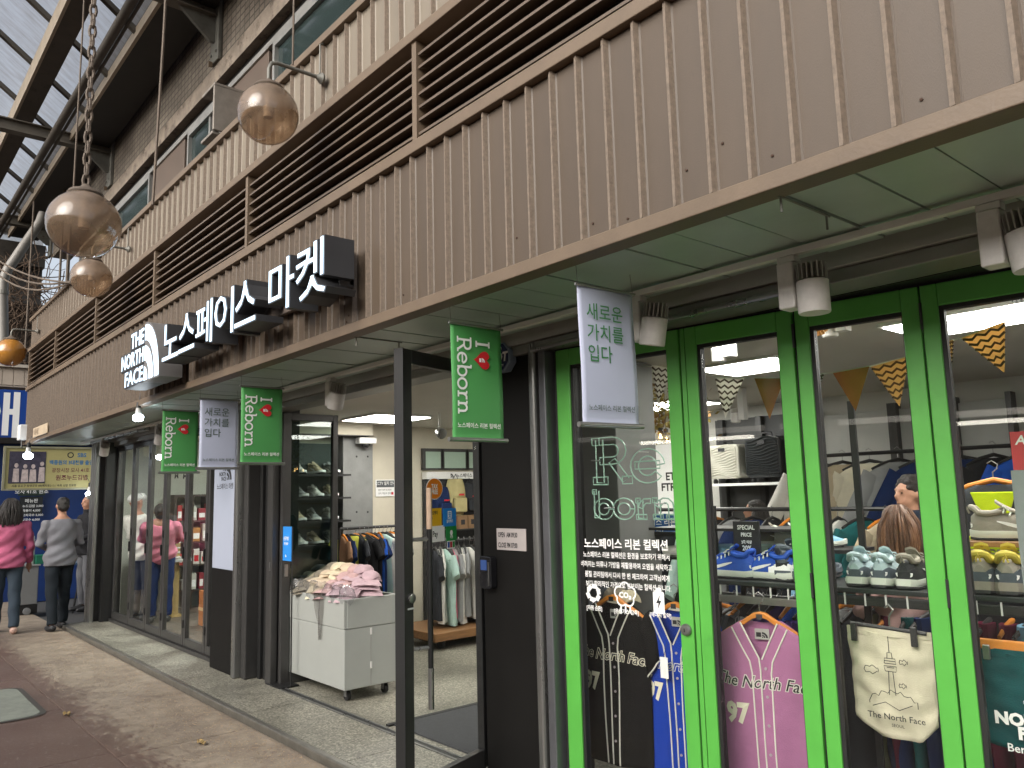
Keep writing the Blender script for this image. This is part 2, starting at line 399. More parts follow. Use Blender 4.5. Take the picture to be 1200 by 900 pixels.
# ---- raised terrazzo platform with steel nosing
def terrazzo(name, base, a, c):
    m = bpy.data.materials.new(name); m.use_nodes = True; n = m.node_tree; N = n.nodes; Lk = n.links; b = N['Principled BSDF']
    tc = N.new('ShaderNodeTexCoord'); v = N.new('ShaderNodeTexVoronoi'); v.inputs['Scale'].default_value = 95
    Lk.new(tc.outputs['Object'], v.inputs['Vector'])
    r = N.new('ShaderNodeValToRGB'); r.color_ramp.interpolation = 'CONSTANT'
    e = r.color_ramp.elements; e[0].color = (*base, 1); e[1].position = .45; e[1].color = (*a, 1)
    x = e.new(.68); x.color = (*c, 1); x = e.new(.84); x.color = (*[q*.55 for q in base], 1)
    sp = N.new('ShaderNodeSeparateXYZ'); Lk.new(v.outputs['Color'], sp.inputs[0]); Lk.new(sp.outputs[0], r.inputs[0])
    nz = N.new('ShaderNodeTexNoise'); nz.inputs['Scale'].default_value = 2.2; nz.inputs['Detail'].default_value = 8; Lk.new(tc.outputs['Object'], nz.inputs['Vector'])
    mr = N.new('ShaderNodeMapRange'); mr.inputs['From Min'].default_value = .3; mr.inputs['From Max'].default_value = .7; mr.inputs['To Min'].default_value = .72; mr.inputs['To Max'].default_value = 1.12
    Lk.new(nz.outputs['Fac'], mr.inputs['Value'])
    mx = N.new('ShaderNodeMix'); mx.data_type = 'RGBA'; mx.blend_type = 'MULTIPLY'; mx.inputs[0].default_value = 1
    Lk.new(r.outputs[0], mx.inputs[6]); Lk.new(mr.outputs[0], mx.inputs[7]); Lk.new(mx.outputs[2], b.inputs['Base Color'])
    m2 = N.new('ShaderNodeMapRange'); m2.inputs['To Min'].default_value = .22; m2.inputs['To Max'].default_value = .6; Lk.new(nz.outputs['Fac'], m2.inputs['Value']); Lk.new(m2.outputs[0], b.inputs['Roughness'])
    return m
M_terr = terrazzo('terrazzo', (.24, .23, .185), (.38, .36, .29), (.17, .16, .13))
M_steel = mat('brushed_steel', '#9a9a98', .32, .85, .12, 14, stretch=(1, 1, .15))
plat = struct('platform', MB().box(XL+1.55, 3.2, YK+.03, YG+.02, -.1, ZF-.004), mat('platform_bed', (.12, .12, .11), .8))
x = XL+1.55
while x < 3.1:
    MB().box(x+.003, x+1.46, YK+.055, YG+.02, ZF-.05, ZF).build('slab', M_terr, plat); x += 1.463
# nosing (turns the corner at the far end)
MB().box(XL+1.5, 3.2, YK, YK+.05, -.05, ZF+.004).build('nosing', mat('nosing_steel', '#8b8880', .38, .7, .2, 12), plat, bevel=.008)
MB().box(XL+1.5, XL+1.55, YK+.05, YG+.1, -.05, ZF+.004).build('nosing', MATS['nosing_steel'], plat, bevel=.008)

# ---- shop interior shell
XWL, YB, ZC = -8.2, 7.2, 2.43          # far partition, back wall, ceiling
M_cream = mat('cream_wall', '#cdc6b4', .8, 0, .06, 3)
M_wall = mat('white_wall', '#c9c8c2', .8, 0, .05, 3)
M_ceil = mat('ceiling_paint', '#c6c3ba', .85, 0, .05, 2)
struct('shop_floor', MB().box(XWL, 3.2, YG+.02, YB, -.1, ZF-.002), M_terr)
struct('shop_ceiling', MB().box(XWL-.1, 3.2, YG+.12, YB+.1, ZC, ZC+.25), M_ceil)
struct('shop_partition', MB().box(XWL-.1, XWL, 3.05, YB, 0, ZC-.002), M_cream)
struct('shop_back_wall', MB().box(XWL-.1, 3.2, YB, YB+.12, 0, ZC-.002), M_wall)
struct('shop_end_wall', MB().box(2.9, 3.0, 2.95, YB, 0, ZC-.002), M_wall)
# neighbouring unit behind the folding doors
struct('cafe_floor', MB().box(-12.1, XWL-.1, YG+.02, 6.6, -.1, ZF-.003), mat('cafe_floor', (.09, .075, .06), .45, 0, .2, 4))
struct('cafe_ceiling', MB().box(-12.1, XWL-.1, YG+.12, 6.6, ZC+.05, ZC+.3), M_ceil)
struct('cafe_back_wall', MB().box(-12.1, XWL-.1, 6.5, 6.62, 0, ZC+.05), mat('pale_green_wall', '#cfd8cc', .8, 0, .05, 3))
struct('cafe_side_wall', MB().box(-12.15, -12.05, 3.1, 6.5, 0, ZC+.05), mat('cafe_side', '#b9bcb0', .8, 0, .06, 3))

# ================================================================== MARKET BUILDING (fascia, louvre, parapet, soffit, upper wall)
bld = thing('market_building', 'long market hall with brown ribbed metal fascia, louvre band and brick upper wall', 'building', (-5.8, YG, 0))
def metal_paint(name, c, dirt, var=.1):
    m = mat(name, c, .5, .0, var, 3.5, .12, 330, c2=dirt, thr=.66, stretch=(1.8, 1.8, .45), detail=14)
    return m
M_fas = metal_paint('fascia_brown', '#4f4337', '#372d25')
M_rib_lit = mat('rib_highlight', '#7a6d60', .5, 0, .25, 60, .1, 300, c2='#52483e', thr=.64)  # speckled paint, made paler to put a highlight on the rib faces
M_par = metal_paint('parapet_brown', '#756c5f', '#574f45')
M_trim = mat('trim_brown', '#675848', .5, 0, .12, 6, .1, 90, c2='#52473d', thr=.66)
M_dark = mat('dark_void', (.02, .017, .015), .9, 0, 0)
M_blackm = mat('black_metal', (.018, .017, .016), .4, 0, .1, 8)
SP = .1415
def panel_mesh(name, h, m):
    P = MB()     # pan with a folded standing rib on its left edge, local: x 0..SP, z 0..h, street side -y
    prof = [(0, 0), (.004, -.022), (.018, -.026), (.024, -.004), (.03, 0), (SP, 0)]
    nz = 1
    P.add([Vector((a, b, z)) for z in (0, h) for a, b in prof], [(i, i+1, len(prof)+i+1, len(prof)+i) for i in range(len(prof)-1)])
    P.add([Vector((a, b, z)) for z in (0, h) for a, b in ((0, .02), (SP, .02))], [(1, 0, 2, 3)])
    me = mshare(P, name, m); me.materials.append(M_rib_lit)
    for i in (1, 2): me.polygons[i].material_index = 1
    return me
fas = MB().box(XL, XR, YF+.012, YF+.05, ZS-.01, ZT).build('fascia', M_fas, bld)
me_f = [panel_mesh('panel', ZT-ZS-.09, M_fas)]
def rel(parent, p):
    q = parent; off = Vector((0, 0, 0))
    while q is not None: off += q.location; q = q.parent
    return Vector(p) - off
k = 0; x = -3.802 - SP*66
while x < XR-SP:
    if x > XL-.02:
        o = inst('panel', me_f[0], fas, rel(fas, (x, YF, ZS+.045)))
        o.rotation_euler = (R(random.uniform(-.15, .15)), 0, R(random.uniform(-.35, .35)))
    x += SP
# trims
tr = MB().box(XL-.02, XR, YF-.032, YF+.06, ZS-.012, ZS+.042).build('bottom_trim', M_trim, bld, bevel=.004)
tr = MB().box(XL-.02, XR, YF-.04, YF+.06, ZT-.048, ZT+.012).build('ledge_trim', M_trim, bld, bevel=.004)
tr = MB().box(XL-.02, XR, YF-.04, YF+.06, ZL-.012, ZL+.042).build('louvre_trim', M_trim, bld, bevel=.004)
tr = MB().box(XL-.02, XR, YF-.04, YF+.07, ZP-.03, ZP+.02).build('parapet_cap', M_trim, bld, bevel=.004)
# screws and rust spots along the fascia
sc_me = mshare(MB().lathe([(.0048, 0), (.0045, .003), (.002, .004)], axis=FRM((0, 0, 0), (1, 0, 0), (0, 0, 1)), n=8), 'screw', mat('rust_screw', (.05, .025, .015), .8))
for i in range(22):
    inst('screw', sc_me, fas, rel(fas, (-3.802 + SP*random.randint(0, 26) + random.choice([.05, .075, .011]), YF-(.001), ZS+random.choice([.07, .1, .12, .16, .2]))))
# louvre band: slats between mullions every 2.08 m
lou = MB().box(XL, XR, YF+.13, YF+.16, ZT, ZL).build('louvre', mat('louvre_back', (.035, .027, .022), .8, 0, .2), bld)
M_slat = mat('slat_brown', '#5c4f43', .45, 0, .15, 10, c2='#4d433a', thr=.66)
xm = [-13.15] + [-11.36 + 2.08*i for i in range(0, 7)]
sl_p = [(-.034, -.007), (-.034, .006), (-.029, .007), (-.026, -.002), (.085, .056), (.087, .050)]
def slat_mesh(L):
    P = MB(); P.add([Vector((xx, b, c)) for xx in (0, L) for b, c in sl_p], [(i, 6+i, 6+(i+1) % 6, (i+1) % 6) for i in range(6)] + [(0, 1, 2, 3, 4, 5), (11, 10, 9, 8, 7, 6)])
    return mshare(P, 'slat', M_slat)
me_s = slat_mesh(2.04)
for i in range(len(xm)-1):
    for j in range(7):
        z = ZT+.05+j*.068
        L = xm[i+1]-xm[i]-.04
        o = inst('slat', me_s, lou, rel(lou, (xm[i]+.02, YF+.02, z+random.uniform(-.002, .002))), (0, R(random.uniform(-.12, .12)), 0), (L/2.04, 1, 1))
    MB().box(xm[i]-.019, xm[i]+.019, YF-.025, YF+.09, ZT+.013, ZL-.013).build('mullion', M_trim, lou)
# parapet
par = MB().box(XL, XR, YF+.012, YF+.05, ZL+.01, ZP).build('parapet', M_par, bld)
me_p = panel_mesh('parapet_panel', ZP-ZL-.075, M_par)
x = -3.802 - SP*66
while x < XR-SP:
    if x > XL-.02: inst('panel', me_p, par, rel(par, (x+.05, YF, ZL+.043)), (R(random.uniform(-.2, .2)), 0, R(random.uniform(-.4, .4))))
    x += SP
# soffit of metal strips
M_sof = mat('soffit_metal', '#a9b8ae', .38, .15, .1, 3, .05, 20)
sof = MB().box(XL, XR, YF+.05, 2.78, ZS+.012, ZS+.03).build('soffit', mat('soffit_gap', (.03, .035, .03), .7), bld)
me_q = mshare(MB().box(.004, .209, 0, .735, 0, .01), 'soffit_panel', M_sof)
x = -.767 - .2135*58
while x < XR-.2:
    if x > XL: inst('panel', me_q, sof, rel(sof, (x, YF+.042, ZS+random.uniform(-.002, .002))), (R(random.uniform(-.15, .15)), R(random.uniform(-.3, .3)), 0))
    x += .2135
# header beam, roller-shutter boxes and black gap
M_head = mat('header_paint', '#9b9a94', .5, .2, .08, 4)
MB().box(XL+.9, XR+1.5, 2.782, 2.86, 2.40, ZS+.04).build('header_beam', M_head, bld, bevel=.004)
MB().box(XL+.9, XR+1.5, 2.80, 2.99, 2.345, 2.399).build('shutter_housing', mat('shutter_grey', '#86857f', .4, .5, .1, 6), bld, bevel=.006)
MB().box(XL+.9, XR+1.5, 2.84, 3.0, 2.352, ZC+.26).build('lintel', M_blackm, bld)
MB().box(-3.0, XR+1.4, 3.001, 3.42, 2.346, 2.372).build('gap_blackout', M_blackm, bld)  # black board added to darken the bright gap over the green frames
M_rail = mat('rail_white', '#cfcdc7', .5, 0, .06, 10)
trk = MB().box(XL+.8, XR, 2.585, 2.618, ZS-.038, ZS-.012).build('lighting_track', M_rail, bld, bevel=.003)
# roof slab over the canopy, upper wall with brick tiles
MB().box(XL, XR, YF+.06, 2.9, ZP-.5, ZP-.42).build('canopy_deck', mat('deck_grey', (.18, .17, .16), .8), bld)
YW = 2.8
def brick_mat():
    m = bpy.data.materials.new('upper_brick'); m.use_nodes = True; n = m.node_tree; N = n.nodes; Lk = n.links; b = N['Principled BSDF']
    tc = N.new('ShaderNodeTexCoord'); mp = N.new('ShaderNodeMapping'); mp.inputs['Rotation'].default_value = (R(90), 0, 0)
    Lk.new(tc.outputs['Object'], mp.inputs[0])
    br = N.new('ShaderNodeTexBrick'); br.inputs['Scale'].default_value = 1; br.inputs['Brick Width'].default_value = .12; br.inputs['Row Height'].default_value = .075
    br.inputs['Mortar Size'].default_value = .008; br.offset = 0.0
    br.inputs['Color1'].default_value = (.17, .145, .115, 1); br.inputs['Color2'].default_value = (.235, .2, .16, 1); br.inputs['Mortar'].default_value = (.07, .06, .05, 1)
    Lk.new(mp.outputs[0], br.inputs['Vector'])
    nz = N.new('ShaderNodeTexNoise'); nz.inputs['Scale'].default_value = 1.6; nz.inputs['Detail'].default_value = 8; Lk.new(tc.outputs['Object'], nz.inputs['Vector'])
    r = N.new('ShaderNodeValToRGB'); r.color_ramp.elements[0].position = .35; r.color_ramp.elements[0].color = (.55, .52, .5, 1); r.color_ramp.elements[1].position = .65; r.color_ramp.elements[1].color = (1.1, 1.1, 1.1, 1)
    Lk.new(nz.outputs['Fac'], r.inputs[0])
    mx = N.new('ShaderNodeMix'); mx.data_type = 'RGBA'; mx.blend_type = 'MULTIPLY'; mx.inputs[0].default_value = 1; Lk.new(br.outputs['Color'], mx.inputs[6]); Lk.new(r.outputs[0], mx.inputs[7]); Lk.new(mx.outputs[2], b.inputs['Base Color'])
    b.inputs['Roughness'].default_value = .6
    bp = N.new('ShaderNodeBump'); bp.inputs['Strength'].default_value = .6; bp.inputs['Distance'].default_value = .006; Lk.new(br.outputs['Fac'], bp.inputs['Height']); bp.invert = True; Lk.new(bp.outputs[0], b.inputs['Normal'])
    return m
upw = MB().box(XL-3.2, XR, YW, YW+.3, 6.17, 8.6).build('brick_wall', brick_mat(), bld)
MB().box(XL, XR, YW-.03, YW+.3, 5.97, 6.168).build('concrete_band', mat('stained_band', '#7d7266', .8, 0, .3, 7, .3, 30, c2='#544a41', thr=.56), bld)
MB().box(XL, XR, YW+.06, YW+.3, 5.88, 5.968).build('shadow_gap', M_blackm, bld)
MB().box(XL, XR, YW+.14, YW+.3, 3.9, 5.878).build('rear_panel', mat('rear_panel', (.05, .05, .05), .6), bld)
MB().box(XL, XR, YW+.3, YW+.45, 2.7, 8.6).build('inner_wall', mat('inner_wall', (.05, .05, .05), .8), bld)
M_alu = mat('window_aluminium', '#a9a8a4', .4, .6, .1, 8)
M_bpan = mat('brown_panel', '#5d5046', .5, 0, .1, 5)
M_upglass = mat('upper_window_glass', (.03, .045, .045), .08, 0, .2, 1.5, spec=.9)
MB().box(XL, XR, YW+.03, YW+.12, 5.82, 5.878).build('window_head', M_alu, bld)
def wx(px, py): return ony(px, py, YW+.05).x
segs = [('glass', wx(96, 262), wx(137, 220)), ('glass', wx(139, 215), wx(178, 180)), ('panel', wx(181, 178), wx(217, 150)), ('open', wx(222, 150), wx(262, 100)),
        ('panel', wx(266, 100), wx(315, 55)), ('glass', wx(322, 45), wx(430, -60)), ('panel', wx(434, -60), wx(470, -100)), ('glass', wx(474, -100), wx(560, -200)), ('panel', wx(563, -200), .5)]
for kind, x0, x1 in segs:
    if kind == 'panel':
        MB().box(x0, x1, YW+.05, YW+.1, 4.0, 5.819).build('infill_panel', M_bpan, bld, bevel=.005)
    else:
        fr = MB(); t = .045
        fr.box(x0, x0+t, YW+.03, YW+.11, 4.0, 5.819).box(x1-t, x1, YW+.03, YW+.11, 4.0, 5.819).box(x0+t, x1-t, YW+.03, YW+.11, 5.77, 5.819).box(x0+t, x1-t, YW+.03, YW+.11, 4.0, 4.05)
        wn = fr.build('window', M_alu, bld)
        xa = x0+t if kind == 'glass' else x0+t
        xb = x1-t if kind == 'glass' else x0+(x1-x0)*.62
        MB().box(xa, xb, YW+.07, YW+.08, 4.05, 5.77).build('pane', M_upglass, wn)
        if kind == 'open':
            MB().box(xb-.02, xb+.03, YW+.05, YW+.1, 4.05, 5.77).build('sash', M_alu, wn)
# steel brackets on the upper wall
M_bst = mat('bracket_steel', '#6f6e68', .55, .35, .2, 8, c2='#4d4034', thr=.62)
for bx in (-7.95, -12.25, -16.5):
    b = MB(); b.box(bx-.11, bx+.11, YW-.05, YW-.002, 6.2, 6.98).build('wall_bracket', M_bst, bld, bevel=.01)
    MB().prism([(YW-.05, 6.78), (YW-.05, 6.42), (YW-.1, 6.42), (YW-.42, 6.70), (YW-.42, 6.78)], FRM((bx-.02, 0, 0), (0, 1, 0), (0, 0, 1)), 0, .04).build('gusset', M_bst, bld)
    bm_ = mshare(MB().lathe([(.016, 0), (.016, .014), (.006, .018)], n=8, axis=FRM((0, 0, 0), (1, 0, 0), (0, 0, 1))), 'bolt', M_bst)
    for q in ((-.07, 6.9), (.07, 6.9), (-.07, 6.3), (.07, 6.3)): inst('bolt', bm_, bld, rel(bld, (bx+q[0], YW-.05, q[1])))
    MB().box(bx-.05, bx-.035, YW-.09, YW-.05, 6.16, 6.22).build('bracket_clip', M_trim, bld)
# metal hood fixed in the open window
hd = thing('vent_hood', 'small grey sheet-metal vent hood sticking out of the open upper window', 'vent', ony(252, 140, 2.62))
c = hd.location.copy()
M_hood = mat('hood_metal', '#8a837b', .5, .3, .15, 10)
MB().box(c.x-.04, c.x+.3, 2.5, 2.86, c.z+.2, c.z+.23).box(c.x+.27, c.x+.3, 2.5, 2.86, c.z-.25, c.z+.2).box(c.x-.04, c.x+.27, 2.5, 2.86, c.z-.28, c.z-.25).build('casing', M_hood, hd, bevel=.006)
hk = MB()
for i in range(3): hk.tube([(c.x+.02, 2.6, c.z-.12+i*.12), (c.x+.1, 2.62, c.z-.06+i*.12), (c.x+.18, 2.64, c.z-.14+i*.12), (c.x+.26, 2.66, c.z-.08+i*.12)], .012, 6)
hk.build('pipework', M_bst, hd, smooth=True)

# ================================================================== ARCADE ROOF
roof = thing('arcade_roof', 'steel-framed arcade roof with dirty translucent panels above the street', 'roof', (-10, 1, 7))
M_rst = mat('roof_steel', '#4a443d', .6, .2, .2, 6, c2='#332d27', thr=.6)
M_redge = mat('roof_edge', '#a39684', .55, .2, .15, 6)
def zr(y): return 6.85 + (2.25-y)*.75
X0R, X1R = -17.6, 3.4
def poly_mat():
    m = bpy.data.materials.new('dirty_polycarbonate'); m.use_nodes = True; n = m.node_tree; N = n.nodes; Lk = n.links; N.clear()
    o = N.new('ShaderNodeOutputMaterial'); tr = N.new('ShaderNodeBsdfTransparent'); tl = N.new('ShaderNodeBsdfTranslucent'); df = N.new('ShaderNodeBsdfDiffuse')
    tc = N.new('ShaderNodeTexCoord'); mp = N.new('ShaderNodeMapping'); mp.inputs['Scale'].default_value = (5, .9, 1); Lk.new(tc.outputs['Object'], mp.inputs[0])
    nz = N.new('ShaderNodeTexNoise'); nz.inputs['Scale'].default_value = 2.2; nz.inputs['Detail'].default_value = 9; nz.inputs['Roughness'].default_value = .7; Lk.new(mp.outputs[0], nz.inputs['Vector'])
    r = N.new('ShaderNodeValToRGB'); r.color_ramp.elements[0].position = .32; r.color_ramp.elements[0].color = (.72, .68, .64, 1); r.color_ramp.elements[1].position = .62; r.color_ramp.elements[1].color = (.98, .98, .98, 1)
    Lk.new(nz.outputs['Fac'], r.inputs[0]); Lk.new(r.outputs[0], tl.inputs[0]); Lk.new(r.outputs[0], tr.inputs[0]); Lk.new(r.outputs[0], df.inputs[0])
    a = N.new('ShaderNodeMixShader'); a.inputs[0].default_value = .68; Lk.new(tl.outputs[0], a.inputs[1]); Lk.new(tr.outputs[0], a.inputs[2])
    b = N.new('ShaderNodeMixShader'); b.inputs[0].default_value = .08; Lk.new(a.outputs[0], b.inputs[1]); Lk.new(df.outputs[0], b.inputs[2])
    Lk.new(b.outputs[0], o.inputs[0]); return m
M_poly = poly_mat()
ylines = [2.25, 1.70, .9, .1, -.8]
xb_ = [-17.55, -16.25, -15.0, -13.8, -12.6, -11.4, -10.2, -9.0, -7.8, -6.6, -5.4, -4.2, -3.0, -1.8, -.6, .6, 1.8, 3.0]
for i in range(len(xb_)-1):
    for j in range(len(ylines)-1):
        y0, y1 = ylines[j]-.02, ylines[j+1]+.02
        x0, x1 = xb_[i]+.03, xb_[i+1]-.03
        p = MB(); F_ = lambda x, y, d=0: Vector((x, y, zr(y)+.06+d))
        p.add([F_(x0, y0), F_(x1, y0), F_(x1, y1), F_(x0, y1)], [(0, 1, 2, 3)])
        p.build('panel', M_poly, roof)
for x in xb_:
    MB().loft([[Vector((x-.035, y, zr(y)-.02)), Vector((x+.035, y, zr(y)-.02)), Vector((x+.035, y, zr(y)+.05)), Vector((x-.035, y, zr(y)+.05))] for y in (2.24, -.8)]).build('glazing_bar', mat('bar_steel', '#5f5a52', .6, .2, .15, 6), roof)
# purlins along the street
MB().box(X0R, X1R, 1.58, 1.79, 7.0, 7.2).build('purlin', M_rst, roof); MB().box(X0R, X1R, 1.545, 1.578, 6.99, 7.22).build('purlin_lit_edge', M_redge, roof)  # pale strip paints the lit top flange of the purlin
MB().box(X0R, X1R, .0, .2, 7.95, 8.2).build('purlin', M_rst, roof); MB().box(X0R, X1R, .8, .95, 7.55, 7.75).build('purlin', M_rst, roof)
MB().box(X0R, X1R, 2.225, 2.262, 6.77, 6.90).build('eave_edge', M_redge, roof)
MB().box(X0R, X1R, 2.264, YW-.06, 6.80, 6.86).build('gutter', mat('gutter_dark', (.028, .026, .024), .6, 0, .25, 5), roof)
MB().box(X0R, X1R, 2.264, YW-.06, 6.88, 7.4).build('flashing', mat('flashing_dark', (.03, .028, .026), .7), roof)
MB().tube([(X0R, 1.95, 6.62), (X1R, 1.95, 6.62)], .05, 10).build('pipe', M_rst, roof, smooth=True)
MB().tube([(X0R, 2.03, 6.58), (X1R, 1.99, 6.6)], .018, 6).build('conduit', M_rst, roof)
for bx in (-7.95, -12.25, -16.5):
    t = MB()
    t.box(bx-.075, bx+.075, -1.2, YW-.052, 6.70, 6.715).box(bx-.012, bx+.012, -1.2, YW-.052, 6.715, 6.855).box(bx-.075, bx+.075, -1.2, YW-.052, 6.855, 6.87)
    t.build('tie_beam', mat('tie_steel', '#6c675f', .6, .3, .2, 5), roof)
# gable closing the far end of the arcade
ge = MB(); ge.box(-18.2, -17.7, -1.2, 2.9, 6.3, 6.75).box(-18.2, -17.9, -1.2, 2.9, 7.0, 7.2)
ge.build('end_beam', M_rst, roof)
MB().box(-18.1, -18.0, -1.2, 2.9, 6.77, 6.99).build('end_glazing', M_poly, roof)
MB().box(-18.1, -17.95, .2, 2.9, 5.2, 6.3).build('end_board', mat('end_board', (.04, .036, .032), .8), roof)
# ================================================================== SHOPFRONT
M_frame = mat('dark_frame', '#4b4a49', .35, .45, .1, 8)
M_framed = mat('black_frame', (.022, .022, .022), .38, .2, .1, 8)
M_gasket = mat('gasket', (.012, .012, .012), .6)
M_silver = mat('shutter_guide', '#8f8f8d', .28, .8, .1, 10, stretch=(1, 1, .1))
M_glass = glass('shop_glass', (.975, .985, .98), 1.45, 0, .004, refl=.6)
M_gdark = glass('tinted_glass', (.66, .74, .71), 1.5, 0, .02, (.1, .14, .13))
M_white = mat('white_paint', '#d6d5d2', .45, 0, .03, 5)
M_ink = mat('ink_black', (.02, .02, .022), .6, 0, 0)
M_vinyl = mat('white_vinyl', '#eeeeec', .5, 0, .02)
FX = lambda y: FRM((0, y, 0), (1, 0, 0), (0, 0, 1))           # a = x, b = z, c towards the street

# ---- folding glass doors of the neighbouring unit
fd = thing('folding_door', 'dark framed folding glass door of the unit beside the market corner', 'door', (-9.6, YG, ZF))
XFL = [-11.47, -10.70, -10.02, -9.42, -8.68, -8.05, -7.62]
F_ = FX(YG); ZDT = 2.335
MB().fbox(F_, -11.55, -7.6, ZDT, 2.35, -.03, .04).build('head_rail', M_frame, fd); MB().fbox(F_, -11.55, -7.6, ZF, ZF+.035, -.05, .05).build('sill_rail', M_frame, fd)
for i in range(6):
    a0, a1 = XFL[i]+.006, XFL[i+1]-.006; t = .055
    lf = MB().fbox(F_, a0, a0+t, ZF+.04, ZDT-.004, -.022, .022).fbox(F_, a1-t, a1, ZF+.04, ZDT-.004, -.022, .022).fbox(F_, a0+t, a1-t, ZDT-.06, ZDT-.004, -.022, .022).fbox(F_, a0+t, a1-t, ZF+.04, ZF+.12, -.022, .022).build('leaf', M_frame, fd, bevel=.003)
    MB().fbox(F_, a0+t, a1-t, ZF+.12, ZDT-.06, -.004, .004).build('pane', M_glass, lf)
    MB().fbox(F_, a1-t+.01, a1-t+.03, 1.0, 1.12, .022, .04).build('handle', M_framed, lf)
    hg = MB()
    for z in (.3, 1.2, 2.1): hg.fbox(F_, a1-.012, a1+.024, z, z+.08, .0225, .032)
    hg.build('hinge', M_framed, lf)
# ---- corner post with shutter guides
cp = thing('corner_post', 'ribbed silver roller-shutter post at the corner by the food stall', 'post', (-11.62, 2.75, 0))
MB().box(-11.78, -11.62, 2.66, 2.95, 0, 2.4).build('post', M_frame, cp, bevel=.01)
for xx in (-11.80, -11.70, -11.60):
    MB().box(xx, xx+.045, 2.60, 2.66, 0, 2.42).build('guide', M_silver, cp, bevel=.012)
MB().box(-11.56, -11.48, 2.72, 2.95, 0, 2.4).build('jamb', M_framed, cp)
MB().box(-11.9, -9.4, 2.60, 2.66, 2.40, 2.44).build('shutter_edge', M_silver, cp, bevel=.006)
# ---- black pillar with the tall white sign
lp = thing('pillar', 'black clad pillar carrying the tall white sign strip', 'pillar', (-7.3, 2.8, ZF))
x0, x1 = -7.60, -7.0
MB().box(x0, x1, 2.74, 3.12, ZF, 2.40).build('cladding', mat('pillar_black', (.009, .0085, .008), .55, 0, .15, 4, spec=.15), lp, bevel=.006)
MB().box(x1+.004, x1+.07, 2.70, 2.86, ZF, 2.40).build('guide', M_silver, lp, bevel=.015)
MB().box(x1+.075, x1+.17, 2.76, 2.98, ZF, 2.40).build('guide', M_frame, lp, bevel=.01)
for i in range(4): MB().box(x1+.19+.075*i, x1+.245+.075*i, 2.86+.02*i, 3.1, ZF, 2.38).build('folded_leaf', M_framed, lp, bevel=.006)
sg = thing('strip_sign', 'tall narrow white sign strip with small black dome emblem on the black pillar', 'sign', (-7.33, 2.735, 1.05))
FS = FX(2.738); p0 = ony(263, 670, 2.738); p1 = ony(280, 545, 2.738)
MB().fbox(FS, -7.56, -7.06, .98, 2.08, 0, .008).build('panel', mat('sign_white', '#a4abbb', .4, 0, .02), sg)
m_ = MB(); ze = ony(272, 562, 2.738).z; dome_logo(m_, FS, -7.25, ze, .12, .0085); m_.text('THE', FS, .048, -7.27, ze+.085, 'RIGHT', .002, .0085).text('NORTH', FS, .048, -7.27, ze+.04, 'RIGHT', .002, .0085).text('FACE', FS, .048, -7.27, ze-.004, 'RIGHT', .002, .0085).build('emblem', M_ink, sg)
MB().text('노스페이스 마켓', FS, .06, -7.29, ony(272, 571, 2.738).z-.01, 'CENTER', .001, .0085).build('lettering', M_ink, sg)

# ---- glass leaf folded back into the entrance
gl = thing('glass_leaf', 'dark tinted glass leaf swung into the shop behind the white hat bin', 'door', (-6.45, 2.95, ZF))
FL = FRM((-6.45, 2.90, 0), (0, 1, 0), (0, 0, 1)); W = .52
lf = MB().fbox(FL, 0, .075, ZF, 2.33, -.025, .025).fbox(FL, W-.05, W, ZF, 2.33, -.025, .025).fbox(FL, .075, W-.05, 2.27, 2.33, -.025, .025).fbox(FL, .075, W-.05, ZF, ZF+.09, -.025, .025).build('frame', M_frame, gl, bevel=.004)
MB().fbox(FL, .075, W-.05, ZF+.09, 2.27, -.004, .004).build('pane', M_gdark, gl)
MB().fbox(FL, .02, .05, .95, 1.05, .025, .04).build('latch', M_silver, gl)
# front stile of the recess
js = thing('door_jamb', 'grey metal jamb at the left of the open entrance', 'jamb', (-6.5, 2.86, ZF))
MB().box(-6.60, -6.49, 2.84, 2.90, ZF, 2.35).build('stile', M_frame, js, bevel=.006)
MB().box(-6.53, -6.51, 2.835, 2.84, 1.0, 1.07).build('latch_plate', M_silver, js)
# floor track across the entrance
tk = thing('floor_track', 'steel floor track across the shop entrance', 'track', (-5, 2.86, ZF))
MB().box(-6.5, -3.6, 2.83, 2.845, ZF-.001, ZF+.006).build('rail', M_silver, tk); MB().box(-6.5, -3.6, 2.875, 2.89, ZF-.001, ZF+.006).build('rail', M_silver, tk); MB().box(-6.5, -3.6, 2.845, 2.875, ZF-.001, ZF+.002).build('groove', M_framed, tk)

# ---- open entrance door, swung out past ninety degrees
DH = Vector((-3.67, 2.90, 0)); DD = Vector((.307, -.95, 0)).normalized()   # hinge, direction to the free edge
od = thing('entrance_door', 'dark framed glass entrance door standing open with long bar handle and stickers', 'door', DH + Vector((0, 0, ZF)))
FD = FRM(DH + DD*.765, -DD, (0, 0, 1)); DW = .765; DT = 2.355           # a: 0 at the free edge
MB().fbox(FD, 0, .078, .1, DT, -.022, .022).build('stile', M_frame, od, bevel=.004); MB().fbox(FD, DW-.08, DW, .1, DT, -.022, .022).build('stile', M_framed, od, bevel=.004)
MB().fbox(FD, .0785, DW-.0805, DT-.075, DT, -.022, .022).build('top_rail', M_frame, od, bevel=.004); MB().fbox(FD, .0785, DW-.0805, .1, .2, -.022, .022).build('bottom_rail', M_frame, od, bevel=.004)
MB().fbox(FD, -.004, 0, .1, DT, -.03, .03).build('edge_seal', M_gasket, od)
MB().fbox(FD, .0785, DW-.0805, .2, DT-.075, -.005, .005).build('pane', M_glass, od)
def dpx(px, py):
    d = ray(px, py); nn = FD.n; t = (FD.o-CAM).dot(nn)/nn.dot(d); P = CAM+d*t; return (P-FD.o).dot(FD.r), P.z
ha = .15; hz = [dpx(490, q)[1] for q in (572, 620, 782, 830)]
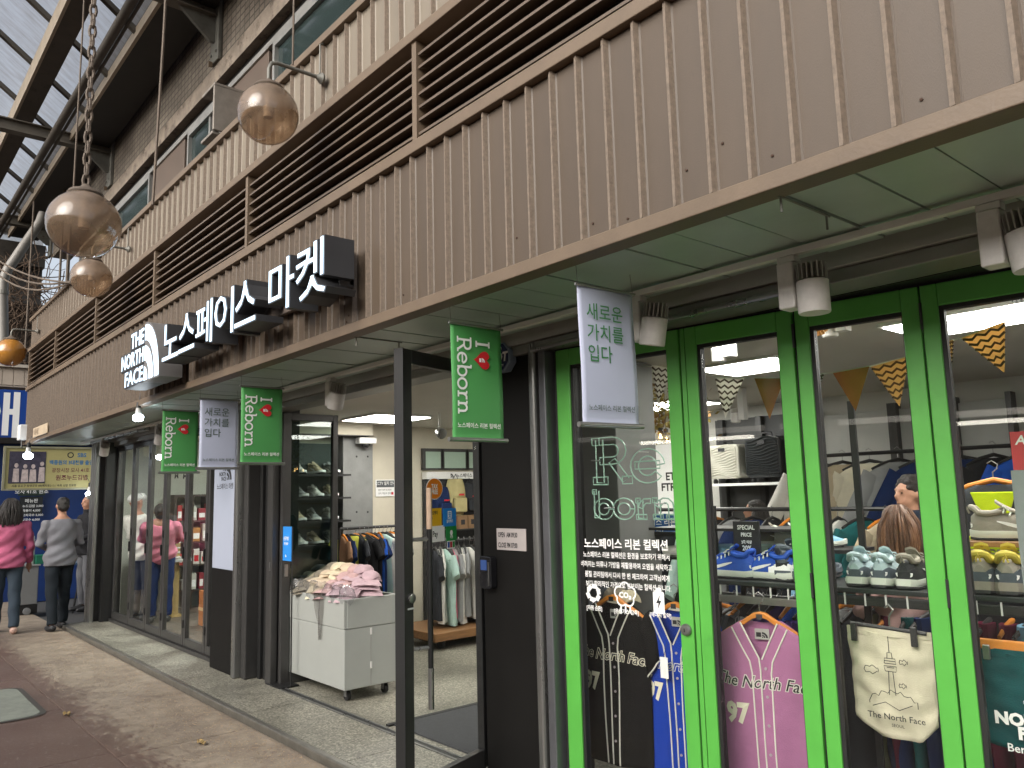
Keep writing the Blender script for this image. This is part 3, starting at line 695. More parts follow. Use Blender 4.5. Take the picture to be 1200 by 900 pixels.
hb = MB().tube([FD(ha, hz[3]+.004, .07), FD(ha, hz[0]-.004, .07)], .014, 12).build('handle', mat('handle_black', (.02, .02, .02), .35, .3), od, smooth=True)
MB().tube([FD(ha, hz[3], .07), FD(ha, hz[2], .07)], .0152, 12).build('sleeve', M_silver, hb, smooth=True)
MB().tube([FD(ha, hz[1], .07), FD(ha, hz[0], .07)], .0152, 12).build('sleeve', mat('wood_grip', '#b79c86', .5, 0, .15, 20), hb, smooth=True)
for z in (hz[2]+.1, hz[1]-.05): MB().tube([FD(ha, z, .07), FD(ha-.07, z, .02)], .010, 8).build('standoff', M_silver, hb)
MB().lathe([(.024, 0), (.024, .018), (.017, .022), (.005, .022)], n=16, axis=FRM(FD(.05, 1.09, .022), FD.r, FD.u)).build('lock', M_silver, od, smooth=True)
MB().fbox(FD, .03, .075, 1.035, 1.043, .022, .026).build('lock_plate', M_white, od)
# stickers: things stuck to the pane
def dpx(px, py):
    d = ray(px, py); nn = FD.n; t = (FD.o-CAM).dot(nn)/nn.dot(d); P = CAM+d*t; return (P-FD.o).dot(FD.r), P.z
def sticker(name, label, px0, py0, px1, py1, colr, cat='sticker'):
    a0, b1 = dpx(px0, py0); a1, b0 = dpx(px1, py1)
    t = thing(name, label, cat, FD((a0+a1)/2, b0, .006))
    MB().fbox(FD, a0, a1, b0, b1, .0055, .0065).build('film', colr, t)
    return t, a0, a1, b0, b1
a0, b1 = dpx(498, 560); a1, b0 = dpx(518, 585); ca, cb, ra, rb = (a0+a1)/2, (b0+b1)/2, (a1-a0)/2, (b1-b0)/2
st = thing('sticker', 'round orange TAX FREE sticker with white rim on the glass door', 'sticker', FD(ca, b0, .006))
MB().prism(arc(ca, cb, ra, 0, 345, 23, rb), FD, .0052, .0058).build('rim', M_vinyl, st); MB().prism(arc(ca, cb, ra*.93, 0, 345, 23, rb*.93), FD, .0059, .0066).build('film', mat('orange_film', '#dd7d12', .45, 0, .03), st)
MB().text('TAX', FD, rb*.6, ca, cb-.0, 'CENTER', .0012, .007, sx=.8).text('FREE', FD, rb*.6, ca, cb-rb*.5, 'CENTER', .0012, .007, sx=.8).build('lettering', M_vinyl, st)
t, a0, a1, b0, b1 = sticker('sticker', 'yellow payment sticker with small mascot-free print on the glass door'.replace(' mascot-free', ''), 500, 596, 516.5, 616, mat('yellow_film', '#e3b012', .45, 0, .03))
MB().text('카카오페이', FD, .022, a0+.006, b1-.032, 'LEFT', .0006, .007, sx=.8).text('포인트', FD, .016, a0+.006, b1-.055, 'LEFT', .0004, .007, sx=.8).build('lettering', M_ink, t)
t, a0, a1, b0, b1 = sticker('sticker', 'blue square payment sticker with white character logo on the glass door', 518, 596, 533.5, 616, mat('blue_film', '#1f86d6', .45, 0, .03))
h_ = (b1-b0); MB().fbox(FD, (a0+a1)/2-h_*.18, (a0+a1)/2+h_*.18, b0+h_*.42, b0+h_*.85, .0068, .0072).text('알리페이', FD, .02, (a0+a1)/2, b0+.02, 'CENTER', .0006, .007, sx=.8).build('logo', M_vinyl, t)
MB().text('支', FD, h_*.38, (a0+a1)/2, b0+h_*.5, 'CENTER', .001, .0075, sx=.8).build('character', MATS['blue_film'], t)
t, a0, a1, b0, b1 = sticker('sticker', 'white Pay sticker with black apple mark on the glass door', 500, 617, 520, 634, M_vinyl)
h_ = b1-b0; m_ = MB().text('Pay', FD, h_*.5, a0+h_*.48, b0+h_*.33, 'LEFT', .001, .007, sx=.8); cx, cy, rr = a0+h_*.28, b0+h_*.5, h_*.13
m_.prism(arc(cx, cy, rr*.9, 20, 340, 18, rr), FD, .0068, .0072).prism([(cx, cy+rr*1.05), (cx+rr*.35, cy+rr*1.7), (cx+rr*.45, cy+rr*1.3)], FD, .0068, .0072).build('lettering', M_ink, t)
t, a0, a1, b0, b1 = sticker('sticker', 'green chat payment sticker with white round mark on the glass door', 521.5, 617, 534, 633, mat('green_film', '#0d8a3c', .45, 0, .03))
h_ = b1-b0; MB().prism(arc((a0+a1)/2, b0+h_*.55, h_*.16, 0, 345, 16, h_*.18), FD, .0068, .0072).text('위챗', FD, .018, (a0+a1)/2, b0+.015, 'CENTER', .0005, .007, sx=.8).build('logo', M_vinyl, t)
t, a0, a1, b0, b1 = sticker('sticker', 'small white card-brand sticker with blue, red and green bars', 523, 634, 532, 642, M_vinyl)
for i, cc in enumerate(('#1b4fa0', '#b8202b', '#1f8a3c')):
    w_ = (a1-a0)/3; MB().fbox(FD, a0+w_*i+.002, a0+w_*(i+1)-.002, b0+.005, b1-.005, .0068, .0072).build('bar', mat('jcb_%d' % i, cc, .5), t)

# ---- black pillar right of the entrance
bp = thing('pillar', 'wide black pillar between the entrance and the green windows', 'pillar', (-3.3, 2.85, ZF))
MB().box(-3.60, -3.14, 2.83, 3.2, ZF, 2.352).build('cladding', MATS['pillar_black'], bp, bevel=.006)
MB().box(-3.135, -3.085, 2.79, 2.9, ZF, 2.40).build('guide', M_silver, bp, bevel=.014); MB().box(-3.08, -3.065, 2.82, 2.9, ZF, 2.36).build('guide', M_framed, bp)
MB().box(-3.062, -3.01, 2.80, 2.92, ZF, 2.34).build('guide', mat('guide_grey', '#6b6c70', .4, .6, .1, 6), bp, bevel=.006)
MB().box(-3.08, -1.6, 2.76, 2.80, 2.335, 2.36).build('shutter_rail', M_silver, bp, bevel=.008)
FP = FX(2.828)
def ppx(px, py): p = ony(px, py, 2.828); return p.x, p.z
hs = thing('hours_plate', 'grey plate with opening hours in black letters on the black pillar', 'sign', (*ppx(600, 645)[:1], 2.826, ppx(600, 645)[1]))
a0, b1 = ppx(582.5, 619); a1, b0 = ppx(617.5, 646)
MB().fbox(FP, a0, a1, b0, b1, 0, .004).build('plate', mat('plate_grey', '#a49d9b', .5, 0, .03), hs)
h_ = b1-b0; MB().text('OPEN  AM 09:30', FP, h_*.32, a0+.012, b0+h_*.60, 'LEFT', .0012, .0045, sx=.62).text('CLOSE PM 07:00', FP, h_*.32, a0+.012, b0+h_*.12, 'LEFT', .0012, .0045, sx=.62).build('lettering', M_ink, hs)
cr = thing('access_reader', 'black wall-mounted access reader with small blue screen on the pillar', 'card reader', (*ppx(576, 688)[:1], 2.82, ppx(576, 688)[1]))
a0, b1 = ppx(569, 651); a1, b0 = ppx(583, 690)
MB().prism(rrect(a0, a1, b0, b1, .018), FP, 0, .045).build('body', mat('reader_black', (.012, .012, .014), .25), cr, bevel=.004)
MB().fbox(FP, a0+.012, a1-.035, b1-.075, b1-.02, .0452, .047).build('screen', mat('reader_screen', (.03, .05, .12), .2, emit='#3a5a9a', estr=.25), cr)
MB().fbox(FP, a1-.02, a1-.012, b0+.02, b1-.03, .0452, .05).build('trim', M_silver, cr)
al = thing('alarm_box', 'dark blue octagonal alarm box with white letters on top of the black pillar', 'alarm', (*ppx(594, 432)[:1], 2.82, ppx(594, 432)[1]))
cx, cz = ppx(594.5, 420)
oc = [(cx+.088*math.cos(R(22.5+45*i)), cz+.088*math.sin(R(22.5+45*i))) for i in range(8)]
MB().prism(oc, FP, 0, .055).build('rim', mat('alarm_rim', '#8390a5', .4), al, bevel=.006)
oc2 = [(cx+(a-cx)*.9, cz+(b-cz)*.9) for a, b in oc]
MB().prism(oc2, FP, .0552, .062).build('face', mat('alarm_blue', '#15264f', .35, 0, .03), al, bevel=.004)
MB().text('ADT', FP, .07, cx, cz-.025, 'CENTER', .003, .063, shear=.15).text('캡스', FP, .03, cx, cz+.042, 'CENTER', .001, .063).text('SECURITY', FP, .018, cx, cz-.055, 'CENTER', .0005, .063).build('lettering', M_vinyl, al)

# ---- green folding windows
M_green = mat('green_paint', '#55a845', .38, 0, .08, 5, .04, 90, c2='#4a9440', thr=.66)
FG = FRM(G0, GU, (0, 0, 1))
leaves = [(0.0, .735), (.768, 1.278), (1.290, 1.772), (1.778, 2.26), (2.268, 2.75)]
LBL = ['green framed glass leaf printed with white reborn text', 'green framed glass leaf in front of the pink jersey', 'green framed glass leaf in front of the cream tote bag',
       'green framed glass leaf in front of the teal tote bag', 'last green framed glass leaf beyond the teal tote bag']
gl_panes = []
for i, (a0, a1) in enumerate(leaves):
    tp = thing('folding_window', LBL[i], 'window', FG(a0, .1, 0), group='green folding windows')
    s0 = .088 if i == 0 else .058; s1 = .068 if i != 2 else .064; tb = .085; zt = 2.335
    for u0, u1, b0, b1, nm in ((a0, a0+s0, .1, zt, 'stile'), (a1-s1, a1, .1, zt, 'stile'), (a0+s0, a1-s1, zt-tb, zt, 'top_rail'), (a0+s0, a1-s1, .1, .2, 'bottom_rail')):
        MB().fbox(FG, u0+.0003, u1-.0003, b0, b1, -.03, .018).build(nm, M_green, tp, bevel=.004)
    gk = MB(); u0, u1, b0, b1 = a0+s0, a1-s1, .2, zt-tb; t = .016
    gk.fbox(FG, u0, u0+t, b0, b1, -.028, .008).fbox(FG, u1-.004, u1, b0, b1, -.028, .008).fbox(FG, u0+t, u1-.004, b1-t, b1, -.028, .008).fbox(FG, u0+t, u1-.004, b0, b0+t, -.028, .008)
    gk.build('gasket', M_gasket, tp)
    MB().fbox(FG, u0+t, u1-.004, b0+t, b1-t, -.010, -.004).build('pane', M_glass, tp)
    if i in (1, 2):
        hg = MB()
        for z in (1.15, 2.17): hg.fbox(FG, a1-.001, a1+.009, z, z+.10, .014, .022)
        hg.build('hinge', M_framed, tp)
    if i == 0:
        la, lb = gu(806, 737)
        kb = MB().lathe([(.026, 0), (.026, .012), (.019, .02), (.004, .022)], n=18, axis=FRM(FG(.70, lb, .018), FG.r, FG.u)).build('lock', M_silver, tp, smooth=True)
        MB().fbox(FG, .698, .702, lb-.008, lb+.008, .0405, .042).build('keyhole', M_framed, kb)
gs = thing('meeting_strip', 'thin green strip between the first two green window leaves', 'window strip', FG(.752, .1, 0))
MB().fbox(FG, .742, .763, .1, 2.335, -.025, .012).build('strip', M_green, gs); MB().fbox(FG, .736, .741, .1, 2.335, -.025, .004).fbox(FG, .7635, .7675, .1, 2.335, -.025, .004).build('seal', M_gasket, gs)
for ga, gb in ((1.2785, 1.2895), (1.7725, 1.7775), (2.2605, 2.2675)): MB().fbox(FG, ga, gb, .1, 2.335, -.028, -.002).build('seal', M_gasket, gs)
MB().fbox(FG, -.03, 2.8, .0, .098, -.05, .03).build('threshold', M_frame, gs)
MB().fbox(FG, -.02, 2.8, 2.337, 2.36, -.04, .0).build('head_seal', M_gasket, gs)
MB().fbox(FG, -.018, -.002, .1, 2.335, -.04, .01).build('jamb_seal', M_gasket, gs)
# printed text and pictograms on the first pane (flat vinyl)
vn = thing('window_print', 'white vinyl text block and pictograms on the first green-framed pane', 'lettering', FG(.37, .95, 0))
def gp(px, py): return gu(px, py)
cF = -.0035
def gline(mb, txt, px0, py0, px1, hpx, bold):
    a0, b0 = gp(px0, py0); a1, _ = gp(px1, py0); _, b1 = gp(px0, py0-hpx)
    size = (b1-b0)*1.05
    vs, _f2 = text_geo(txt, size, 'LEFT', bold, 0, 0); wd = max(v[0] for v in vs)
    mb.text(txt, FG, size, a0, b0, 'LEFT', bold, cF, sx=(a1-a0)/wd)
m_ = MB(); gline(m_, '노스페이스 리본 컬렉션', 684, 641, 782, 12, .0012); m_.build('title', M_vinyl, vn)
for k, (tx, x0_, y0_, x1_) in enumerate((('노스페이스 리본 컬렉션은 환경을 보호하기 위해서', 683, 652, 784), ('버려지는 의류나 가방을 재활용하여 오염을 세탁하고', 680, 663, 787), ('품질 관리팀에서 다시 한 번 체크하여 고객님에게', 685, 675, 784), ('보다 합리적인 가격으로 선보이는 컬렉션 입니다.', 686, 686, 786))):
    m_ = MB(); gline(m_, tx, x0_, y0_, x1_, 7.2, .0005); m_.build('text_line', M_vinyl, vn)
for tx, xx, yy, wd in (('[자원 순환]', 687, 714, 18), ('[온실가스 감축]', 719, 718, 29), ('[에너지 절약]', 761, 722, 25)):
    m_ = MB(); gline(m_, tx, xx, yy, xx+wd, 6, .0006); m_.build('caption', M_vinyl, vn)
# recycling arrows
ca, cb = gp(695, 695); s_ = .062
rc = MB()
for k in range(3):
    a = R(90+120*k); c_, s__ = math.cos(a), math.sin(a)
    def tf(p): return (ca + (p[0]*c_-p[1]*s__)*s_, cb + (p[0]*s__+p[1]*c_)*s_)
    rc.ribbon([tf((.52, -.32)), tf((.55, .15))], .022, FG, cF).ribbon([tf((.52, .2)), tf((.25, .5))], .022, FG, cF)
    tri = [tf((.5, .62)), tf((.02, .62)), tf((.12, .3))]; rc.add([FG(a_, b_, cF) for a_, b_ in tri], [(0, 1, 2)])
rc.build('recycling_icon', M_vinyl, vn)
ca, cb = gp(732, 697); cl = MB(); P = []
for k in range(5):
    a = 90+72*k; P += arc(ca+.034*math.cos(R(a)), cb+.03*math.sin(R(a)), .028, a-75, a+75, 6)
cl.ribbon(P+[P[0]], .008, FG, cF).text('CO₂', FG, .036, ca, cb-.014, 'CENTER', .0015, cF)
for k in (-1, 0, 1): cl.ribbon([(ca+.026*k, cb-.05), (ca+.026*k, cb-.085)], .009, FG, cF)
cl.build('cloud_icon', M_vinyl, vn)
ca, cb = gp(771.5, 705); bt = MB(); bt.prism(rrect(ca-.03, ca+.03, cb-.055, cb+.045, .008), FG, cF, cF+.0004).fbox(FG, ca-.014, ca+.014, cb+.0455, cb+.062, cF, cF+.0004).build('battery_icon', M_vinyl, vn)
bl = [(ca+.008, cb+.03), (ca-.014, cb-.008), (ca-.001, cb-.008), (ca-.008, cb-.038), (ca+.014, cb+.004), (ca+.001, cb+.004)]
MB().prism(bl, FG, cF+.0005, cF+.0009).build('bolt_icon', M_ink, vn)
# ================================================================== FASCIA SIGN
M_lit = emis('sign_face_lit', (.66, .84, 1.0), 1.9)
M_halo = emis('sign_edge_blue', (.25, .5, 1.0), .8)
M_can = mat('sign_side', '#3c3d40', .5, .1, .1, 6)
M_canl = mat('sign_side_light', '#6f6d6c', .5, .1, .1, 6)
sgn = thing('fascia_sign', 'illuminated white channel-letter shop sign with dome emblem on the brown fascia', 'sign', (-4.9, 1.95, 2.6))
YS = 1.80; FSG = FX(YS)
a_l, b_l = ony(190, 425, YS).x, ony(190, 425, YS).z
a_r = ony(380, 300, YS).x
S_T = '노스페이스 마켓'
size = .36
def ksign(ch, a, wd, b, h):
    vs, fs = text_geo(ch, 1.0, 'LEFT', .0, 0, 0)
    x0 = min(v[0] for v in vs); x1 = max(v[0] for v in vs); y0 = min(v[1] for v in vs); y1 = max(v[1] for v in vs)
    g = [((v[0]-x0)/(x1-x0)*wd + a, (v[1]-y0)/(y1-y0)*h + b) for v in vs]
    lt = MB().add([FSG(p, q, .002) for p, q in g], fs).build('letter', M_lit, sgn)
    # can: extruded outline behind the face
    vs2, fs2 = text_geo(ch, 1.0, 'LEFT', .018, .5, 0)
    zs = [v[2] for v in vs2]; zm, zM = min(zs), max(zs)
    MB().add([FSG((v[0]-x0)/(x1-x0)*wd + a, (v[1]-y0)/(y1-y0)*h + b, -.17 + (v[2]-zm)/(zM-zm)*.168) for v in vs2], fs2).build('can', M_can, lt)
# glyph boxes measured from the photograph on the plane of the faces
def gbox(pxl, pyb, pxr, pyt):
    p = ony(pxl, pyb, YS); q = ony(pxr, pyt, YS); return p.x, q.x-p.x
bz = 2.635
for ch, l, r, b, h in (('노', 190, 208, 2.635, .27), ('스', 209, 227, 2.64, .265), ('페', 229, 248, 2.625, .29), ('이', 251, 273, 2.625, .29), ('스', 275, 299, 2.64, .265), ('마', 315, 344, 2.625, .285), ('켓', 347, 381, 2.625, .29)):
    ymid = 425 - (l-190)*.58
    a, w_ = gbox(l, ymid, r, ymid); ksign(ch, a, w_, b, h)
# raceway behind the letters
MB().box(-6.3, -3.62, 1.985, YF-.027, 2.70, 2.86).build('raceway', mat('raceway_brown', '#5a5049', .6, 0, .15, 6), sgn, bevel=.006)
MB().box(-3.86, -3.62, 1.93, YF-.027, 2.69, 2.90).build('end_box', mat('end_box', '#545557', .5, .1, .15, 6), sgn, bevel=.006)
# THE NORTH FACE block with dome
YS2 = 1.80; pL = ony(146, 455, YS2); pR = ony(195, 420, YS2)
xl, xr_ = ony(143, 440, YS2).x, ony(186, 430, YS2).x
zb, zt_ = 2.55, 3.0
Wd = xr_-xl
xd = xl + Wd*.63
for i, wd in enumerate(('FACE', 'NORTH', 'THE')):
    vs, fs = text_geo(wd, 1.0, 'LEFT', .02, 0, 0); x0 = min(v[0] for v in vs); x1 = max(v[0] for v in vs); y0 = min(v[1] for v in vs); y1 = max(v[1] for v in vs)
    tw = Wd*{'FACE': .50, 'NORTH': .62, 'THE': .36}[wd]; th = .125; zz = zb+.005+i*.152; xo = xd-.03-tw
    lt = MB().add([FSG(xo+(v[0]-x0)/(x1-x0)*tw, zz+(v[1]-y0)/(y1-y0)*th, .002) for v in vs], fs).build('letter', M_lit, sgn)
    MB().fbox(FSG, xo-.02, xd-.005, zz-.012, zz+th+.012, -.17, .0005).build('can', M_can, lt, bevel=.004)
dm = MB(); dome = []
hs_ = zt_-zb
for r0, r1 in ((0, .25), (.36, .62), (.72, 1.0)):
    o = arc(xd, zb, (xr_-xd)*r1, 0, 90, 14, hs_*r1); i = arc(xd, zb, max((xr_-xd)*r0, .001), 0, 90, 14, max(hs_*r0, .001)); k = len(o)
    dm.add([FSG(x, y, .002) for x, y in o+i], [(q, q+1, k+q+1, k+q) for q in range(k-1)])
ltd = dm.build('emblem', M_lit, sgn, fix=False)
MB().prism([(xd-.005, zb-.012)]+arc(xd, zb-.012, (xr_-xd)+.015, 0, 90, 16, hs_+.03), FSG, -.17, .0005).build('can', M_canl, ltd)

# ================================================================== BANNERS
M_bg = mat('banner_green', '#4a9650', .6, 0, .04, 3)
M_bw = mat('banner_white', '#b6bcd2', .6, 0, .03, 3)
M_red = mat('heart_red', '#c8202a', .55, 0, .03)
M_gtext = mat('green_print', '#3c7d4a', .6, 0, .03)
M_gr2 = mat('grey_green_print', '#4c5d55', .6, 0, .03)
M_rod = mat('banner_rod', '#8a8a86', .35, .7)
def banner(x, kind, label, yaw=0.0, y0=2.115, zt=2.385, h=.545):
    t = thing('banner', label, 'banner', (x, y0+.15, zt-h), group='banners hanging from the soffit')
    W_ = .30; Fb = FRM((x, y0, zt-h), (math.sin(yaw), math.cos(yaw), 0), (0, 0, 1))
    bow = lambda u, v: .006*math.sin(PI*u)*math.sin(2.2*v+.4) + .004*math.sin(5*v)
    def fn(u, v):
        zz = v*h
        if v < .06: return Fb(u*W_, v*h, .012*(1-v/.06)**2)
        return Fb(u*W_, zz, bow(u, v)*(1 if v > .1 else v/.1))
    cl = MB().grid(fn, 12, 30).build('cloth', M_bg if kind == 'green' else M_bw, t, smooth=True, solid=.0012)
    MB().tube([Fb(-.012, h+.0, 0), Fb(W_+.012, h, 0)], .006, 8).build('top_rod', M_rod, t, smooth=True)
    MB().tube([Fb(-.022, .006, .002), Fb(W_+.022, .006, .002)], .0105, 10).build('bottom_rod', M_rod, t, smooth=True)
    MB().tube([Fb(0, h, 0), Fb(-.005, ZS-zt+h, 0)], .0011, 4).tube([Fb(W_, h, 0), Fb(W_-.01, ZS-zt+h, 0)], .0011, 4).build('cord', M_rod, t)
    Fo = FRM(Fb(0, 0, .0105), Fb.r, Fb.u)
    if kind == 'green':
        m = MB(); slab_text(m, 'I', Fo, .082, .135, .475, .0125, 0, 0, (0, -1)); slab_text(m, 'Reborn', Fo, .082, .026, .487, .0105, 0, 0, (0, -1)); m.build('lettering', M_vinyl, t)
        # heart pointing left
        H = []
        for k in range(32):
            q = 2*PI*k/32; hx = 16*math.sin(q)**3; hy = 13*math.cos(q)-5*math.cos(2*q)-2*math.cos(3*q)-math.cos(4*q); H.append((.175+hy*.0033, .382+hx*.0027))
        MB().prism(H, Fo, 0, .0004).build('heart', M_red, t)
        m = MB(); dome_logo(m, Fo, .168, .372, .02, .001); m.fbox(Fo, .155, .165, .372, .39, .0006, .001).build('emblem', M_vinyl, t)
        MB().text('노스페이스 리본 컬렉션', Fo, .0262, .15, .062, 'CENTER', .0004, 0).build('caption', M_vinyl, t)
    else:
        m = MB()
        for k, s_ in enumerate(('새로운', '가치를', '입다')): m.text(s_, Fo, .072, .03, .418-.082*k, 'LEFT', .0005, 0)
        m.build('lettering', M_gtext if kind == 'white' else M_gr2, t)
        MB().text('노스페이스 리본 컬렉션', Fo, .0255, .15, .062, 'CENTER', .0002, 0).build('caption', M_gr2, t)
    return t
banner(-7.13, 'green', 'green heart banner hanging nearest the bare LED bulb', R(2))
banner(-6.20, 'grey', 'white banner with dark grey Korean lettering between two green banners', R(-1))
banner(-5.38, 'green', 'green heart banner hanging beside the tall white sign strip', R(1))
banner(-2.898, 'green', 'green heart banner hanging in front of the wide black pillar', 0)
banner(-2.073, 'white', 'white banner with green Korean lettering in front of the green windows', R(3))
# spare hooks
M_wire = mat('hook_wire', '#77766f', .4, .7)
for i, (x, lab) in enumerate(((-1.19, 'bare wire hook rail under the soffit above the pink jersey'), (-3.73, 'bare wire hook rail under the soffit beside the fascia sign end'))):
    t = thing('hook_rail', lab, 'hook', (x, 2.2, ZS-.06))
    MB().tube([(x, 2.08, ZS-.012), (x, 2.38, ZS-.012)], .004, 6).build('rail', M_wire, t); MB().tube([(x, 2.09, ZS-.012), (x, 2.09, ZS-.06)], .004, 6).build('hook', M_wire, t); MB().tube([(x, 2.36, ZS-.012), (x, 2.36, ZS-.06)], .004, 6).build('hook', M_wire, t)

# ================================================================== TRACK SPOTLIGHTS
M_spw = mat('spot_white', '#cfccc8', .5, 0, .08, 30, c2='#8f8c86', thr=.7)
M_fin = mat('spot_fins', '#9d9a93', .5, .3, .1)
def spot(x, tilt, label, yaw=0.0):
    t = thing('spotlight', label, 'spotlight', (x, 2.602, ZS-.04), yaw, group='track spotlights')
    t.scale = (1.15, 1.15, 1.15)
    MB().box(-.03, .03, -.02, .02, -.02, 0).build('clip', M_rail, t, local=True, bevel=.003)
    MB().box(-.028, .028, -.03, .032, -.17, -.021).build('driver', M_spw, t, local=True, bevel=.006)
    Fh = FRM((.075, 0, -.11), (math.cos(tilt), 0, math.sin(tilt)), (0, 1, 0))
    MB().tube([(.028, 0, -.09), Fh(0, 0, .0)], .012, 8).build('arm', M_rail, t, local=True)
    hd_ = MB().lathe([(.046, -.085), (.048, -.08), (.048, .015), (.042, .018), (.02, .018)], n=24, axis=Fh).build('head', M_spw, t, local=True, smooth=True)
    fn = MB()
    for k in range(18):
        a = 2*PI*k/18; ca_, sa_ = math.cos(a), math.sin(a)
        P = [Fh(ca_*r-sa_*w_, sa_*r+ca_*w_, z) for z in (.02, .07) for r, w_ in ((.014, -.0022), (.046, -.0022), (.046, .0022), (.014, .0022))]
        fn.add(P, [(0, 1, 2, 3), (7, 6, 5, 4), (0, 4, 5, 1), (1, 5, 6, 2), (2, 6, 7, 3), (3, 7, 4, 0)])
    fn.lathe([(.02, .018), (.02, .072)], n=12, axis=Fh).build('heat_sink', M_fin, t, local=True)
    MB().lathe([(.04, -.0845), (.02, -.075), (.005, -.072)], n=20, axis=Fh).build('lens', mat('spot_lens', '#b9b6a8', .2), t, local=True)
    return t
spot(-4.993, R(-22), 'white track spotlight above the hat bin, tilted towards the entrance')
spot(-2.19, R(-12), 'white track spotlight beside the white banner with green lettering')
spot(-1.47, R(0), 'white track spotlight hanging straight down above the pink jersey')
spot(-.80, R(6), 'white track spotlight at the end of the track above the teal bag')
spot(-8.9, R(-30), 'grey track spotlight behind the bare LED bulb')
spot(-11.2, R(-30), 'grey track spotlight by the corner post')
# bare LED bulbs
M_led = emis('led_bulb', (.82, .92, 1.0), 26)
def bulb(p, r, label, cord_to):
    t = thing('led_bulb', label, 'bulb', p)
    MB().lathe([(r*.55, -r*.95), (r*.9, -r*.7), (r, -r*.1), (r*.85, r*.25), (r*.5, r*.35)], c=p, n=20).build('globe', M_led, t, smooth=True)
    MB().lathe([(r*.62, r*.36), (r*.55, r*1.1), (r*.42, r*1.7)], c=p, n=16).build('socket', mat('socket_white', '#b9b9b6', .5), t, smooth=True)
    MB().lathe([(r*.46, r*1.7), (r*.4, r*2.8)], c=p, n=12).build('holder', M_framed, t)
    MB().tube([Vector(p)+Vector((0, 0, r*2.7)), Vector(cord_to)], .005, 6).build('cord', M_framed, t)
p = ony(162, 488, 2.02); bulb(p, .045, 'bright bare LED bulb hanging under the fascia emblem', p+Vector((.01, .02, .26)))
p = ony(33, 533, 2.0); bulb(p, .06, 'bright bare LED bulb hanging before the yellow banner sign', p+Vector((0, .03, .26)))
p = onx(105, 578, -14.2); bulb(p, .06, 'small bright bulb against the blue wall of the food stall', p+Vector((-.3, 0, .3)))

# ================================================================== GLOBE LAMPS
def globe_mat():
    m = bpy.data.materials.new('smoked_globe'); m.use_nodes = True; n = m.node_tree; N = n.nodes; Lk = n.links; N.clear()
    o = N.new('ShaderNodeOutputMaterial'); t = N.new('ShaderNodeBsdfTransparent'); t.inputs[0].default_value = (.78, .66, .54, 1)
    g = N.new('ShaderNodeBsdfGlossy'); g.inputs['Roughness'].default_value = .04
    fr = N.new('ShaderNodeFresnel'); gm = N.new('ShaderNodeNewGeometry'); ib = N.new('ShaderNodeMapRange'); ib.inputs['To Min'].default_value = 1.5; ib.inputs['To Max'].default_value = 1/1.5; Lk.new(gm.outputs['Backfacing'], ib.inputs['Value']); Lk.new(ib.outputs[0], fr.inputs['IOR']); a = N.new('ShaderNodeMixShader'); Lk.new(fr.outputs[0], a.inputs[0]); Lk.new(t.outputs[0], a.inputs[1]); Lk.new(g.outputs[0], a.inputs[2])
    d = N.new('ShaderNodeBsdfDiffuse'); d.inputs[0].default_value = (.36, .28, .215, 1)
    tl = N.new('ShaderNodeBsdfTranslucent'); tl.inputs[0].default_value = (.5, .38, .27, 1)
    dm = N.new('ShaderNodeMixShader'); dm.inputs[0].default_value = .45; Lk.new(d.outputs[0], dm.inputs[1]); Lk.new(tl.outputs[0], dm.inputs[2])
    tc = N.new('ShaderNodeTexCoord'); sp = N.new('ShaderNodeSeparateXYZ'); Lk.new(tc.outputs['Object'], sp.inputs[0])
    nz = N.new('ShaderNodeTexNoise'); nz.inputs['Scale'].default_value = 9; nz.inputs['Detail'].default_value = 8; Lk.new(tc.outputs['Object'], nz.inputs['Vector'])
    mu = N.new('ShaderNodeMath'); mu.operation = 'MULTIPLY_ADD'; mu.inputs[1].default_value = 2.2; Lk.new(sp.outputs['Z'], mu.inputs[0]); Lk.new(nz.outputs['Fac'], mu.inputs[2])
    mr = N.new('ShaderNodeMapRange'); mr.inputs['From Min'].default_value = .25; mr.inputs['From Max'].default_value = .85; mr.inputs['To Min'].default_value = .2; mr.inputs['To Max'].default_value = .85; Lk.new(mu.outputs[0], mr.inputs['Value'])
    b = N.new('ShaderNodeMixShader'); Lk.new(mr.outputs[0], b.inputs[0]); Lk.new(a.outputs[0], b.inputs[1]); Lk.new(dm.outputs[0], b.inputs[2])
    g2 = N.new('ShaderNodeBsdfGlossy'); g2.inputs['Roughness'].default_value = .06; f2 = N.new('ShaderNodeFresnel'); Lk.new(ib.outputs[0], f2.inputs['IOR'])
    c = N.new('ShaderNodeMixShader'); Lk.new(f2.outputs[0], c.inputs[0]); Lk.new(b.outputs[0], c.inputs[1]); Lk.new(g2.outputs[0], c.inputs[2])
    Lk.new(c.outputs[0], o.inputs[0]); return m
M_globe = globe_mat(); M_cap = mat('lamp_cap', '#5f544a', .75, .1, .25, 12, .3, 50)
M_amber = mat('amber_globe', '#9a6a2c', .18, 0, .25, 5, coat=.5)
